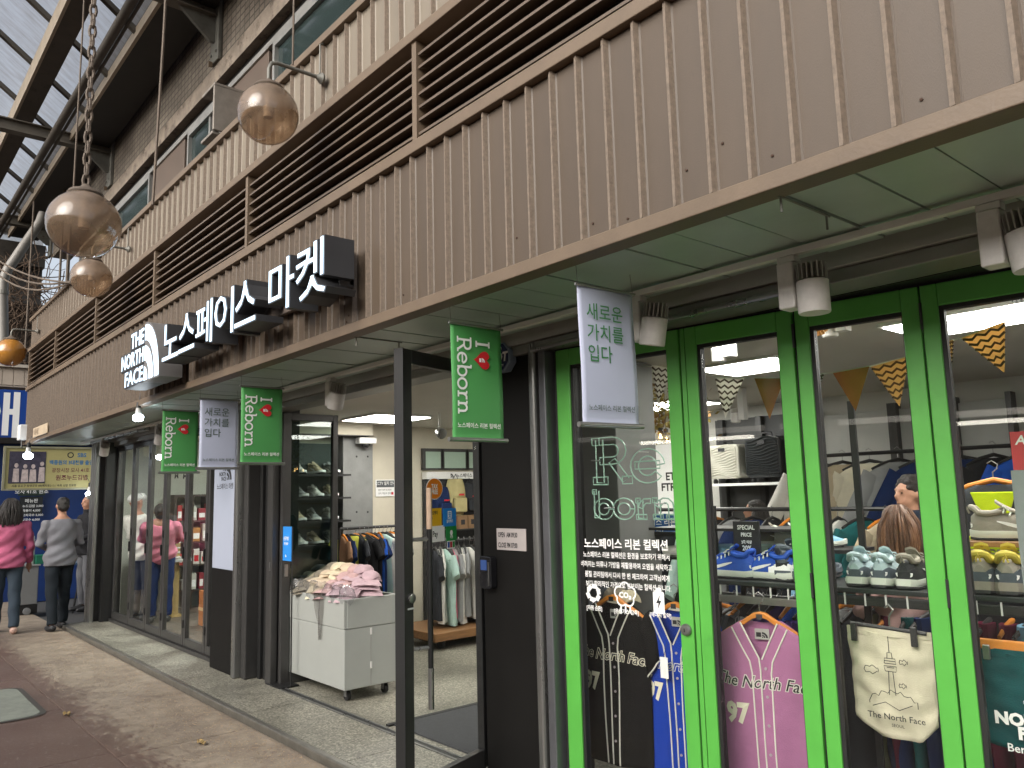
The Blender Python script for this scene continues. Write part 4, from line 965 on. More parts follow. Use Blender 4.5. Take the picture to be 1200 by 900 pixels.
def globe(name, label, c, r, m, bracket=None, chain=None, sq=1.0):
    t = thing(name, label, 'lamp', Vector(c)-Vector((0, 0, r)), group='globe lamps')
    gl_ = MB(); gl_.sphere(Vector((0, 0, 0)), r, 40, (1, 1, sq)); g = gl_.build('globe', m, t, smooth=True, local=True); g.location = (0, 0, r)
    c = Vector(c)
    MB().lathe([(r*.46, r*.86*sq), (r*.5, r*.93*sq), (r*.44, r*1.02*sq), (r*.2, r*1.12*sq), (r*.08, r*1.25*sq)], c=c, n=20).build('cap', M_cap, t, smooth=True)
    MB().lathe([(.018, r*.85), (.018, r*.3), (.026, r*.28), (.026, -r*.12), (.01, -r*.14)], c=c, n=12).build('bulb', mat('old_bulb', '#cfc6b8', .3), t, smooth=True)
    if bracket:
        base = Vector(bracket); top = c + Vector((0, 0, r*1.2)); el = Vector((c.x, c.y+.02, base.z))
        pts = [top, Vector((c.x, c.y, base.z-.05)), Vector((c.x, c.y+.015, base.z-.012)), Vector((c.x, c.y+.05, base.z)), base]
        MB().tube(pts, .0115, 10).build('arm', M_bst, t, smooth=True)
        MB().lathe([(.03, 0), (.034, .012), (.02, .03), (.012, .045)], n=14, axis=FRM(base+Vector((0, 0, 0)), (1, 0, 0), (0, 0, 1))).build('wall_plate', M_bst, t, smooth=True)
        q = base + Vector((0, -.02, .03)); MB().tube([q, q+Vector((0, .0, .18)), q+Vector((-.01, .03, .2))], .005, 6).build('wire', M_bst, t)
    if chain:
        top = c + Vector((0, 0, r*1.15)); e = Vector(chain); L = (e-top).length; k = int(L/.055); cm = MB()
        for i in range(k):
            p = top.lerp(e, (i+.5)/k); d = .011 if i % 2 else 0
            ring = [p + Vector((.013*math.cos(2*PI*j/8)*(1 if i % 2 else .2), .013*math.cos(2*PI*j/8)*(.2 if i % 2 else 1), .036*math.sin(2*PI*j/8))) for j in range(9)]
            cm.tube(ring, .0075, 5)
        cm.build('chain', M_cap, t)
    return t
bz_ = 4.03
globe('globe_lamp', 'smoked globe lamp on wall bracket beside the long upper window', (-3.991, 1.686, 3.71), .165, M_globe, (-3.991, YF-.03, bz_))
globe('globe_lamp', 'smaller smoked globe lamp partly below the big hanging globe', (-7.996, 1.692, 3.688), .18, M_globe, (-7.996, YF-.03, bz_-.005))
globe('globe_lamp', 'amber globe lamp on bracket at the far end of the parapet', (-12.506, 1.695, 3.67), .19, M_amber, (-12.506, YF-.03, 4.0))
p = ony(98.5, 263, .82); globe('globe_lamp', 'big smoked globe lamp hanging over the street on a thick chain', p, .164, M_globe, None, p+Vector((.02, -.03, 4.6)), .97)
# hanging rods and cables
for lab, a, b, r in (('thin rod hanging down to the lamp by the long upper window', ony(343, 76, 1.69), ony(343, 76, 1.69)+Vector((0, .0, 2.9)), .006),
                     ('thin rusty rod hanging in front of the brick upper wall', ony(179, 240, 1.6), ony(179, 240, 1.6)+Vector((0, .05, 2.6)), .011),
                     ('thin cable hanging beside the thick lamp chain', ony(86, 225, 1.2), ony(86, 225, 1.2)+Vector((0, .0, 2.75)), .007)):
    t = thing('hanging_rod', lab, 'cable', a); MB().tube([a, a.lerp(b, .5)+Vector((.008, .004, 0)), b], r, 6).build('rod', M_cap, t, smooth=True)
    MB().tube([b, b+Vector((0, 0, .05))], r*2.2, 6).build('fixing', M_cap, t)
# ================================================================== BEYOND THE CORNER (food-stall side)
bb = thing('blue_building', 'low market building with dark blue wall and white board above', 'building', (-15.6, 3, 0))
M_blue = mat('blue_wall', '#16336b', .5, 0, .12, 2.5)
MB().box(-16.0, -15.5, 1.3, 9, 0, 2.62).build('wall', M_blue, bb)
MB().box(-16.2, -15.3, 1.2, 9, 2.62, 2.70).build('cornice', mat('stall_cornice', '#55504b', .6), bb)
bd = MB().box(-15.7, -15.02, 1.0, 2.40, 3.52, 3.84).build('white_board', mat('board_white', '#b7aa9c', .6, 0, .1, 6), bb)
for i in range(9): MB().box(-15.02, -15.005, 1.02+i*.155, 1.165+i*.155, 3.55, 3.80).build('plank', MATS['board_white'], bd)
MB().box(-15.75, -14.95, .95, 2.45, 3.84, 3.89).build('ledge', mat('board_ledge', '#c0b8ac', .6), bb)
MB().box(-19, -16.2, -1, 9, 0, 5.2).build('rear_block', mat('rear_block', '#453c35', .8, 0, .3, 3, .4, 20), bb)
bs = thing('blue_sign', 'blue shop sign with big white Korean letters beyond the corner', 'sign', (-15.0, 2.1, 2.7))
MB().box(-15.04, -15.0, .9, 2.36, 2.69, 3.47).build('panel', mat('sign_blue', '#0f3f8f', .45, 0, .05), bs, bevel=.006)
FB = FRM((-14.998, 0, 0), (0, 1, 0), (0, 0, 1))
MB().text('애', FB, .78, 1.62, 2.77, 'LEFT', .02, 0.001, sx=.9).build('lettering', M_vinyl, bs)
# yellow banner sign
ys = thing('yellow_banner', 'long yellow banner sign with a framed photo and Korean menu text', 'sign', (-14.5, 2.7, 1.85))
FY = FRM((-14.5, 0, 0), (0, 1, 0), (0, 0, 1)); y0, y1, z0, z1 = 1.99, 3.6, 1.86, 2.49
MB().fbox(FY, y0, y1, z0, z1, -.02, 0).build('panel', mat('banner_yellow', '#a69d68', .5, 0, .06), ys)
MB().fbox(FY, y0-.03, y1, z1, z1+.03, -.03, .02).fbox(FY, y0-.03, y1, z0-.03, z0, -.03, .02).fbox(FY, y0-.03, y0, z0, z1, -.03, .02).build('frame', mat('banner_frame', '#8d8a72', .5, .2), ys)
ph = MB().fbox(FY, y0+.05, y0+.55, z0+.08, z1-.05, 0, .006).build('photo', mat('photo_dark', '#3a3644', .5, 0, .5, 14), ys)
pm = MB()
for i, (dx, wd, hh) in enumerate(((.1, .09, .3), (.22, .1, .28), (.33, .1, .28), (.45, .09, .33))):
    pm.prism([(y0+.05+dx-wd/2, z0+.1), (y0+.05+dx+wd/2, z0+.1), (y0+.05+dx+wd*.4, z0+.1+hh*.7), (y0+.05+dx-wd*.4, z0+.1+hh*.7)], FY, .0062, .0075)
    pm.prism(arc(y0+.05+dx, z0+.12+hh*.8, .028, 0, 330, 11, .036), FY, .0062, .0075)
pm.build('figures', mat('photo_pale', '#b8a9a4', .5, 0, .3, 20), ph)
m_bl = mat('print_blue', '#1f6a9c', .5); m_br = mat('print_maroon', '#6a3038', .5)
MB().text('SBS', FY, .09, y0+1.0, z1-.13, 'LEFT', .002, .001).build('logo', m_bl, ys)
mm = MB(); A_ = arc(y0+.9, z1-.1, .04, 0, 360, 14); mm.ribbon(A_, .016, FY, .001); mm.build('ring', M_ink, ys)
MB().text('백종원의 3대천왕 출연!', FY, .08, y0+.60, z1-.25, 'LEFT', .002, .001, sx=.86).build('text_line', m_bl, ys)
MB().text('광장시장 모사 41호', FY, .08, y0+.64, z1-.375, 'LEFT', .0005, .001, sx=.86).build('text_line', m_br, ys)
MB().text('원조누드김밥', FY, .095, y0+.70, z1-.5, 'LEFT', .0015, .001, sx=.9).build('text_line', m_br, ys)
MB().text('서울 종로구 창경궁로 88(예지동2-1) / 육회 김밥 전문점', FY, .042, y0+.10, z0+.025, 'LEFT', .0005, .001, sx=.95).build('text_line', M_ink, ys)
# menu board
mn = thing('menu_board', 'small black menu board with white price lines on the blue wall', 'sign', (-15.4, 2.5, 1.4))
FM = FRM((-15.46, 0, 0), (0, 1, 0), (0, 0, 1)); a = onx(22, 603, -15.46); b = onx(50, 582, -15.46)
MB().fbox(FM, a.y, b.y, a.z, b.z, 0, .03).build('board', mat('menu_black', (.015, .017, .018), .5), mn)
MB().fbox(FM, a.y-.03, b.y+.03, b.z+.02, b.z+.16, 0, .02).build('header', mat('menu_green', (.02, .035, .025), .5), mn)
MB().text('메뉴판', FM, .07, (a.y+b.y)/2, b.z-.09, 'CENTER', .001, .031).build('title', M_vinyl, mn); MB().text('모사 41호 원조', FM, .08, (a.y+b.y)/2, b.z+.06, 'CENTER', .001, .021).build('shop_name', M_vinyl, mn)
for i, s_ in enumerate(('누드김밥 3,000', '떡볶이 4,000', '잔치국수 5,000', '칼국수 6,000')): MB().text(s_, FM, .05, a.y+.04, b.z-.17-.075*i, 'LEFT', .0006, .031).build('text_line', M_vinyl, mn)
# trolley with cups
tr_ = thing('trolley', 'tall grey cabinet trolley on dark base at the food stall', 'trolley', (-13.2, 2.3, 0))
q = onz(30, 727, 0.0); cx, cy = -13.3, onz(30, 724, 0).y
cx = onz(30, 724, 0).x
p_l = onx(22, 660, cx); p_r = onx(46, 660, cx); zt_ = onx(33, 664, cx).z
MB().box(cx-.5, cx, p_l.y, p_r.y, .18, zt_).build('cabinet', mat('trolley_grey', '#8b8d8d', .4, .2, .08, 4), tr_, bevel=.01)
MB().box(cx-.5, cx+.005, p_l.y-.005, p_r.y+.005, .05, .178).build('plinth', M_framed, tr_)
MB().box(cx-.53, cx+.02, p_l.y-.02, p_r.y+.02, zt_, zt_+.025).build('top', mat('trolley_top', '#9b9c9a', .35, .3), tr_, bevel=.004)
MB().lathe([(.05, 0), (.05, .03), (.02, .035)], n=16, axis=FRM((cx+.006, (p_l.y+p_r.y)/2, .09), (0, 1, 0), (0, 0, 1))).build('wheel', mat('wheel_grey', '#7d7f80', .5), tr_)
cs = thing('cup_stack', 'tall stack of white paper cups on the grey trolley', 'cups', (cx-.2, (p_l.y+p_r.y)/2, zt_+.026))
yc = p_l.y*.35+p_r.y*.65; st_ = MB()
for i in range(16): st_.lathe([(.038, i*.022), (.045, i*.022+.02), (.045, i*.022+.0215)], c=(cx-.1, yc, zt_+.027), n=16)
st_.build('cups', mat('paper_white', '#d8d6d2', .6), cs, smooth=True); MB().lathe([(.037, .35), (.033, .40), (.02, .405)], c=(cx-.1, yc, zt_+.027), n=16).build('lid', MATS['paper_white'], cs, smooth=True)
gb = thing('green_box', 'small green carton on the grey trolley', 'box', (cx-.1, yc+.1, zt_+.026))
MB().box(cx-.25, cx-.02, yc+.05, yc+.2, zt_+.026, zt_+.14).build('carton', mat('carton_green', '#1d6b52', .5, 0, .05), gb, bevel=.004); MB().box(cx-.25, cx-.018, yc+.048, yc+.202, zt_+.141, zt_+.15).build('lid', mat('carton_lid', '#2a7d62', .5), gb)
# folding table by the blue wall
ft = thing('folding_table', 'dark folding table with bundles beside the corner post', 'table', (-13.6, 3.1, 0))
MB().box(-14.2, -13.3, 2.75, 3.4, .70, .73).build('top', mat('table_blue', '#40556e', .4), ft, bevel=.005)
for sx_, sy_ in ((-14.1, 2.8), (-13.4, 2.8), (-14.1, 3.3), (-13.4, 3.3)): MB().tube([(sx_, sy_, 0), (sx_, 5.9-sy_ if False else sy_+.1, .7)], .014, 8).build('leg', M_framed, ft)
bn = MB(); bn.sphere((-13.6, 2.95, .80), .12, 12, (1.3, 1, .6)).sphere((-13.9, 3.15, .82), .13, 12, (1.2, 1, .7)); tag(bn.build('cloth_bundle', mat('bundle', '#59626e', .8, 0, .5, 14, .5, 20), smooth=True), 'pale wrinkled cloth bundles on the dark folding table', 'bundle')
# downpipe and cables
dp = thing('downpipe', 'grey bent rainwater pipe at the end of the arcade', 'pipe', (-15.2, 2.0, 3.9))
X_ = -14.6; P = [onx(4, 425, X_), onx(4, 390, X_), onx(3, 345, X_), onx(4, 328, X_), onx(9, 316, X_), onx(30, 285, X_), onx(46, 262, X_), onx(51, 250, X_)]
MB().tube(P, .075, 12).build('pipe', mat('pipe_grey', '#77746f', .5, .1, .15, 5), dp, smooth=True)
MB().lathe([(.1, 0), (.1, .1), (.08, .12)], c=P[0]-Vector((0, 0, .0)), n=14).build('collar', mat('pipe_collar', '#a7a096', .6), dp)
MB().lathe([(.085, 0), (.085, .06)], c=P[2], n=14).build('bracket', M_bst, dp)
for i, (a, b, lab) in enumerate((((0, 300), (90, 332), 'upper sagging cable strung to the parapet'), ((0, 308), (88, 330), 'middle sagging cable strung to the parapet'), ((0, 315), (86, 331), 'lower sagging cable strung to the parapet'))):
    A = onx(a[0]-14, a[1]-2, -13.0); B = ony(b[0], b[1], 2.03); pts = [A.lerp(B, k/8)-Vector((0, 0, (.1+.05*i)*math.sin(PI*k/8))) for k in range(9)]
    t = thing('cable', lab, 'cable', B); MB().tube(pts, .012, 6).build('wire', M_cap, t, smooth=True); MB().box(B.x-.03, B.x+.03, B.y-.02, B.y+.01, B.z-.03, B.z+.03).build('clamp', M_bst, t)
for i, (px_, y_, r) in enumerate(((69, 250, .02), (78, 250, .03), (29, 262, .015))):
    a = onx(px_, 345 if i < 2 else 420, -14.4); t = thing('hanging_rod', ('thin vertical rod over the dark gable', 'thick vertical rod over the dark gable', 'vertical rod over the dry vines')[i], 'cable', a)
    MB().tube([a, a+Vector((0, 0, 2.0 if i < 2 else 2.6))], r, 6).build('rod', M_cap, t); MB().tube([a-Vector((0, 0, .04)), a+Vector((0, 0, .02))], r*1.8, 6).build('end_cap', M_cap, t)
# dry vines on the wall above the blue sign
random.seed(3); vm = MB()
for i in range(240):
    y = random.uniform(1.6, 2.75); z = random.uniform(3.9, 5.7); p = Vector((-16.15+random.uniform(-.03, .1), y, z)); pts = [p.copy()]
    d = Vector((0, random.uniform(-.5, .5), random.uniform(-1, 1))).normalized()
    for k in range(6):
        d = (d + Vector((random.uniform(-.1, .1), random.uniform(-.7, .7), random.uniform(-.5, .4)))).normalized(); p = p + d*random.uniform(.08, .18); p.x = max(-16.18, min(-15.95, p.x)); pts.append(p.copy())
    vm.tube(pts, random.uniform(.004, .011), 5)
tag(vm.build('dry_vine', mat('vine_bark', '#5d4d40', .9, 0, .3, 12), smooth=True), 'tangled dry brown vines covering the wall above the blue sign', 'vine', kind='stuff')
# small plate on the end of the fascia
np_ = thing('name_plate', 'small beige plate screwed to the lower end of the fascia', 'sign', ony(48, 505, 2.0))
a = ony(40, 511, 2.01); b = ony(57, 494, 2.01); MB().box(a.x, b.x, 1.995, 2.012, 2.50, 2.63).build('plate', mat('plate_beige', '#b3a289', .6, 0, .1), np_, bevel=.004)
MB().text('서울시장', FX(1.994), .09, a.x+.06, 2.535, 'LEFT', .001, .001).build('lettering', mat('plate_ink', '#84735f', .6), np_)
jb = thing('junction_box', 'small white junction box hanging at the end of the fascia', 'box', ony(28, 505, 1.98))
p = ony(28, 508, 2.0); MB().box(p.x-.1, p.x+.1, 1.93, 2.04, p.z-.1, p.z+.12).build('box', M_white, jb, bevel=.015); MB().tube([(p.x, 1.98, p.z-.1), (p.x+.02, 1.98, p.z-.2)], .012, 6).build('cable', M_framed, jb)

# ================================================================== OPPOSITE ROW OF SHOPS (only seen as reflections)
op = thing('opposite_row', 'dim row of market shops across the street', 'building', (-10, -5.2, 0))
MB().box(-45, 14, -5.8, -5.4, 2.6, 4.3).build('upper_wall', mat('op_wall', '#8d8272', .8, 0, .2, 2), op)
MB().box(-45, 14, -8.2, -8.0, 0, 2.6).build('rear_wall', mat('op_rear', '#3a3631', .8, 0, .3, 2), op)
MB().box(-45, 14, -8.2, -5.2, -.15, .06).build('plinth', mat('op_plinth', '#4d4a45', .7), op)
for i in range(12):
    x = -44 + i*5; MB().box(x, x+.5, -5.7, -5.3, .0, 2.62).build('pier', MATS['op_wall'], op)
    MB().box(x+.5, x+5, -5.35, -4.7, 2.5, 2.62).build('awning', mat('op_awning', '#3d4a42', .6), op)
    MB().box(x+1.2, x+4.2, -7.9, -7.2, .06, 1.3).build('counter', mat('op_counter', '#6c665c', .6, 0, .5, 1.5), op)
    MB().box(x+1.7, x+3.9, -6.8, -6.6, 2.4, 2.45).build('lamp', emis('op_fill_lamp', (1, .93, .8), 13), op)  # unseen lamps added across the street to brighten under the canopy
# ================================================================== GOODS: builders
def omat(o, m):
    o.material_slots[0].link = 'OBJECT'; o.material_slots[0].material = m
def cloth(name, c, rough=.85, var=.1): return mat('cloth_'+name, c, rough, 0, var, 9, .25, 220, spec=.15)
def ring_(w, d, z, n=16, ph=0.0, wr=0.0):
    out = []
    for j in range(n):
        a = 2*PI*j/n; ca, sa = math.cos(a), math.sin(a)
        x = w*(abs(ca)**.75)*(1 if ca >= 0 else -1); y = d*(abs(sa)**.9)*(1 if sa >= 0 else -1)
        y += wr*math.sin(x*38+ph+z*6)*(1 if sa >= 0 else .6)
        out.append(Vector((x, y, z)))
    return out
def tee_mesh(name, L=.66, W=.25, sl=.2, seed=0, n=28, droop=.9):
    rs = random.Random(seed); ph = rs.uniform(0, 6); m = MB(); rings = []
    for z, w_, d in ((0, .075, .03), (-.018, .12, .034), (-.04, .172, .038), (-.065, .208, .042), (-.10, .225, .046), (-.18, W*.95, .05), (-.3, W*.97, .046), (-.42, W, .044), (-.54, W*1.02, .045), (-L, W*1.05, .05)):
        rings.append(ring_(w_, d, z, n, ph, .012*min(1, -z*3)))
    m.loft(rings)
    for s in (-1, 1):
        rg = []
        for k in range(6):
            t = k/5; c = Vector((s*(.19+t*sl*math.sin(R(90-60*droop))*1.1), .004*math.sin(5*t), -.085-t*sl*droop)); wd = .078-.012*t; dp = .036-.006*t
            ax = Vector((math.cos(R(60*droop)), 0, s*math.sin(R(60*droop)) if False else -s*0))
            q = []
            for j in range(12):
                a = 2*PI*j/12; q.append(c + Vector((wd*math.cos(a)*.75, dp*math.sin(a)+.005*math.sin(9*t+a*3), s*wd*math.cos(a)*.55)))
            rg.append(q)
        m.loft(rg)
    return m
TEE = [mshare(tee_mesh('tee', .66+.03*i, .24+.006*i, .19, i), 'garment', cloth('x', '#888888'), True) for i in range(3)]
TANK = mshare(tee_mesh('tank', .7, .235, .05, 9), 'garment', cloth('x', '#888888'), True)
LONG = mshare(tee_mesh('jacket', .72, .27, .5, 5, droop=1.0), 'garment', cloth('x', '#888888'), True)
hg = MB(); hg.tube([(-.19, 0, -.055), (-.1, 0, -.015), (0, 0, .01), (.1, 0, -.015), (.19, 0, -.055)], [.009, .012, .013, .012, .009], 8)
HANG = mshare(hg, 'hanger', mat('hanger_wood', '#c77a25', .5, 0, .15, 20), True)
hk = MB().tube([(0, 0, .01), (0, 0, .045), (.018, 0, .06), (.022, 0, .08), (.0, 0, .098), (-.02, 0, .085)], .0028, 6)
HOOK = mshare(hk, 'hook', M_silver, True)
def garment(loc, rz, me, c, label, group, cat='shirt', hangc=None, sc=1.0, tail=True):
    t = thing(cat.replace(' ', '_'), label, cat, loc, rz, group); t.scale = (sc, sc, sc)
    o = inst('body', me, t, (0, 0, 0)); omat(o, c)
    if tail:
        h = inst('hanger', HANG, t, (0, 0, .012)); omat(h, hangc or MATS['hanger_wood']); inst('hook', HOOK, h, (0, 0, 0))
    return t
M_hb = mat('hanger_black', (.02, .02, .02), .5)
# ---- shoe
def shoe_parts():
    up = MB(); so_ = MB(); ou = MB(); co = MB(); la = MB(); tg = MB(); hc = MB(); mk = MB()
    xs = [0, .012, .03, .06, .10, .14, .18, .22, .25, .272, .285]
    hw = [.018, .029, .034, .036, .035, .037, .043, .047, .043, .033, .014]
    ht = [.085, .098, .102, .098, .094, .098, .084, .064, .052, .044, .034]
    def sec(x, w_, h, n=13, g=0.0, top=1.0, z0=.024):
        out = []
        for j in range(n):
            a = PI*j/(n-1); zz = z0+(h-z0)*min(top, math.sin(a)**.62); ww = (w_+g)*math.cos(a)*(1-.10*math.sin(a)**2)
            out.append(Vector((x, ww, zz)))
        return out
    rg = [sec(x, w_, h) for x, w_, h in zip(xs, hw, ht)]
    up.loft(rg, cap=False, closed=False); up.add(rg[0], [tuple(range(13))]); up.add(rg[-1], [tuple(reversed(range(13)))])
    def solering(z0, z1, g):
        r = []
        for x, w_ in zip(xs, hw):
            lift = .012*max(0, (x-.21)/.075)**2 + .004*max(0, (.03-x)/.03)
            xx = x-.006+.012*(x/.285); b = w_+g
            r.append([Vector((xx, a*b*k, z+lift)) for a, k, z in ((-1, .94, z0), (1, .94, z0), (1, 1.05, z0*.6+z1*.4), (1, .98, z1), (-1, .98, z1), (-1, 1.05, z0*.6+z1*.4))])
        return r
    so_.loft(solering(.009, .034, .006)); ou.loft(solering(0.0, .0095, .004))
    for k in range(9):
        x = .015+.03*k; ou.box(x, x+.014, -.036, .036, .0, .004)
    P = [(.052+.05*math.cos(2*PI*j/18), .027*math.sin(2*PI*j/18)) for j in range(18)]
    co.tube([Vector((a, b, .101+.012*(1 if a < .02 else 0)-.0*a+.006*math.cos(2*PI*i/18*2))) for i, (a, b) in enumerate(P+[P[0]])], .0105, 8)
    co.tube([(-.004, -.006, .095), (-.012, 0, .118), (-.004, .006, .095)], .003, 5)
    tg.loft([[Vector((x, -w_, z)), Vector((x, 0, z+.006)), Vector((x, w_, z)), Vector((x, w_*.9, z+.008)), Vector((x, 0, z+.014)), Vector((x, -w_*.9, z+.008))] for x, z, w_ in ((.082, .132, .02), (.1, .118, .022), (.13, .100, .02), (.17, .086, .017), (.195, .074, .014))])
    for k in range(5):
        x = .105+.02*k; z = .112-.0085*k; la.tube([(x, -.027, z-.016), (x+.005, -.012, z+.003), (x+.008, .012, z+.004), (x, .027, z-.016)], .0032, 6)
    la.tube([(.1, -.005, .122), (.11, -.03, .12), (.125, -.036, .106), (.118, -.012, .112)], .0026, 5); la.tube([(.1, .005, .122), (.11, .03, .12), (.125, .036, .106), (.118, .012, .112)], .0026, 5)
    # heel counter and toe cap sit proud of the upper
    hr = [sec(x, w_, h, 13, .003, .62) for x, w_, h in zip(xs[:5], hw[:5], [q+.002 for q in ht[:5]])]
    hr = [[Vector((p.x-.002, p.y, min(p.z, .074-.25*max(0, p.x-.03)))) for p in r] for r in hr]
    hc.loft(hr, cap=False, closed=False); hc.add([p for p in hr[0]], [tuple(range(13))])
    tr2 = [sec(x, w_, h, 13, .0025, .7) for x, w_, h in zip(xs[8:], hw[8:], [q+.002 for q in ht[8:]])]; hc.loft(tr2, cap=False, closed=False)
    for s in (-1, 1):
        mk.tube([(-.003+.006, s*.026, .058), (.004, s*.024, .05), (.002, s*.018, .044)], .004, 6)
        mk.loft([[Vector((x, s*(w_+.004), z)), Vector((x, s*(w_+.0055), z)), Vector((x, s*(w_+.0045), z+h)), Vector((x, s*(w_+.002), z+h))] for x, w_, z, h in ((.085, .033, .066, .004), (.12, .034, .052, .012), (.16, .037, .04, .014), (.19, .0425, .036, .006))])
    return {'upper': mshare(up, 'upper', M_white, True), 'sole': mshare(so_, 'sole', M_white, True), 'outsole': mshare(ou, 'outsole', M_white, True), 'collar': mshare(co, 'collar', M_white, True), 'tongue': mshare(tg, 'tongue', M_white, True), 'laces': mshare(la, 'laces', M_white, True), 'overlay': mshare(hc, 'overlay', M_white, True), 'mark': mshare(mk, 'mark', M_white, True)}
SHOE = shoe_parts()
M_outs = mat('outsole_rubber', (.03, .03, .032), .7, 0, .1)
def shoe(loc, rz, cols, label, group=None, sc=1.0):
    t = thing('shoe', label, 'shoe', loc, rz, group); t.scale = (sc, sc, sc)
    for k, me in SHOE.items():
        omat(inst(k, me, t, (0, 0, 0)), cols.get(k, M_outs if k == 'outsole' else M_vinyl if k == 'mark' else cols['upper']))
    return t
# ---- cap
cpm = MB(); cpm.loft([[Vector((.085*math.cos(t)*math.cos(2*PI*j/20), .078*math.cos(t)*math.sin(2*PI*j/20), .058*math.sin(t)-.012*math.cos(t)*math.cos(6*PI*j/20))) for j in range(20)] for t in [R(a) for a in (0, 15, 32, 50, 68, 82)]])
CAPD = mshare(cpm, 'crown', M_white, True)
cb = MB().grid(lambda u, v: Vector(((.07+.115*v)*math.cos((u-.5)*1.9*(1-.25*v)), (.078+.07*v)*math.sin((u-.5)*1.9*(1-.1*v)), -.006-.028*v*v-.05*abs(u-.5)**2*v)), 12, 5); CAPB = mshare(cb, 'brim', M_white, True)
def hat(loc, rot, m, label, group, emb=None):
    t = thing('cap', label, 'cap', loc, 0, group); t.rotation_euler = rot
    omat(inst('crown', CAPD, t, (0, 0, 0)), m); omat(inst('brim', CAPB, t, (0, 0, 0)), m); return t

# ================================================================== HAT BIN AT THE ENTRANCE
bx0, bx1, by0, by1, bz0, bz1 = -6.74, -5.50, 2.985, 3.45, .17, .80
bin_ = thing('hat_bin', 'white wheeled display bin heaped with wrapped caps at the entrance', 'bin', (-6.1, 3.2, ZF))
M_bin = mat('bin_white', '#a0a39e', .4, 0, .04, 4)
MB().box(bx0, bx1, by0, by1, bz0, bz1-.19).build('body', M_bin, bin_, bevel=.006)
tb = MB(); th = .02
tb.box(bx0, bx1, by0-.004, by0+th, bz1-.187, bz1+.03).box(bx0, bx1, by1-th, by1+.004, bz1-.187, bz1+.03).box(bx0-.004, bx0+th, by0+th+.001, by1-th-.001, bz1-.187, bz1+.03).box(bx1-th, bx1+.004, by0+th+.001, by1-th-.001, bz1-.187, bz1+.03)
tb.build('tray', M_bin, bin_, bevel=.004); MB().box(bx0+.02, bx1-.02, by0+.02, by1-.02, bz1-.03, bz1+.005).build('tray_floor', M_bin, bin_)
for xx in (bx0+.08, bx1-.08):
    for yy in (by0+.07, by1-.07):
        cst = MB().tube([(xx, yy-.015, .115), (xx, yy+.015, .115)], .034, 14).build('caster', M_gasket, bin_, smooth=True); MB().box(xx-.02, xx+.02, yy-.022, yy-.018, .11, .17).box(xx-.02, xx+.02, yy+.018, yy+.022, .11, .17).box(xx-.02, xx+.02, yy-.022, yy+.022, .155, .172).build('fork', M_silver, cst)
for z in (.30, .55): MB().box(bx1, bx1+.006, by0+.22, by0+.235, z, z+.05).build('door_pull', M_white, bin_)
MB().box(bx1, bx1+.0015, by0+.225, by0+.229, bz0+.01, bz1-.2).build('door_gap', mat('seam_grey', '#8d8d88', .6), bin_)
random.seed(11)
HC = [('cream', '#cfc4a8'), ('sand grey', '#8d8677'), ('dusty pink', '#b99a98'), ('pale beige', '#c9b79f'), ('lilac pink', '#b9a0a6'), ('charcoal', '#4a4d52')]
HM = [cloth('cap%d' % i, c, .9, .15) for i, (_, c) in enumerate(HC)]
k_ = 0
for ix in range(8):
    for iy in range(3):
        fx = (ix+.5)/8; fy = (iy+.45)/3
        ci = (5, 1, 1, 0, 3, 2, 4, 4)[ix] if iy != 1 else (1, 0, 1, 3, 0, 2, 2, 4)[ix]
        n = (1, 2, 3)[iy] + (1 if 2 <= ix <= 6 else 0)
        yaw = random.choice([-PI/2, -PI/2, -.6]) + random.uniform(-.25, .25); til = random.uniform(-.12, .12)
        for q in range(n):
            hat((bx0+.1+(bx1-bx0-.2)*fx+random.uniform(-.012, .012), by0+.09+(by1-by0-.16)*fy+random.uniform(-.01, .01), bz1+.045+.034*q+.02*iy+random.uniform(0, .008)), (til+random.uniform(-.05, .05), random.uniform(-.08, .1), yaw+random.uniform(-.1, .1)), HM[ci], HC[ci][0]+' cap heaped in the white wheeled bin', HC[ci][0]+' caps in the bin')
# clear bags around the front caps
M_bag = glass('clear_film', (.9, .9, .91), 1.4, .18, .14, (.5, .49, .49), refl=.8)
for i in range(9):
    xx = bx0+.08+i*.14; p = Vector((xx, by0-.005, bz1+.02)); bg_ = MB()
    rs = random.Random(i)
    bg_.sphere(p+Vector((0, .05, .03)), .085, 12, (.85, .75, 1.0)); bg_.v = [(a+.012*math.sin(b*90+c*60+i), b+.01*math.sin(a*80+c*70), c+.01*math.sin(a*70+i)) for a, b, c in bg_.v]
    tag(bg_.build('plastic_bag', M_bag, smooth=True), 'crumpled clear plastic bag over a cap at the front of the bin', 'bag', 'clear bags on the bin')
sh = MB().grid(lambda u, v: Vector((bx0+.86+(u-.5)*.17*(1-v*.95)+.02*v, by0-.012-.012*math.sin(u*9+v*5)-.008, bz1+.06-v*.36)), 10, 12)
tag(sh.build('plastic_sheet', glass('film_grey', (.72, .71, .7), 1.45, .2, .22, (.4, .39, .38)), smooth=True), 'clear plastic wrap hanging down the front of the white bin', 'wrap')
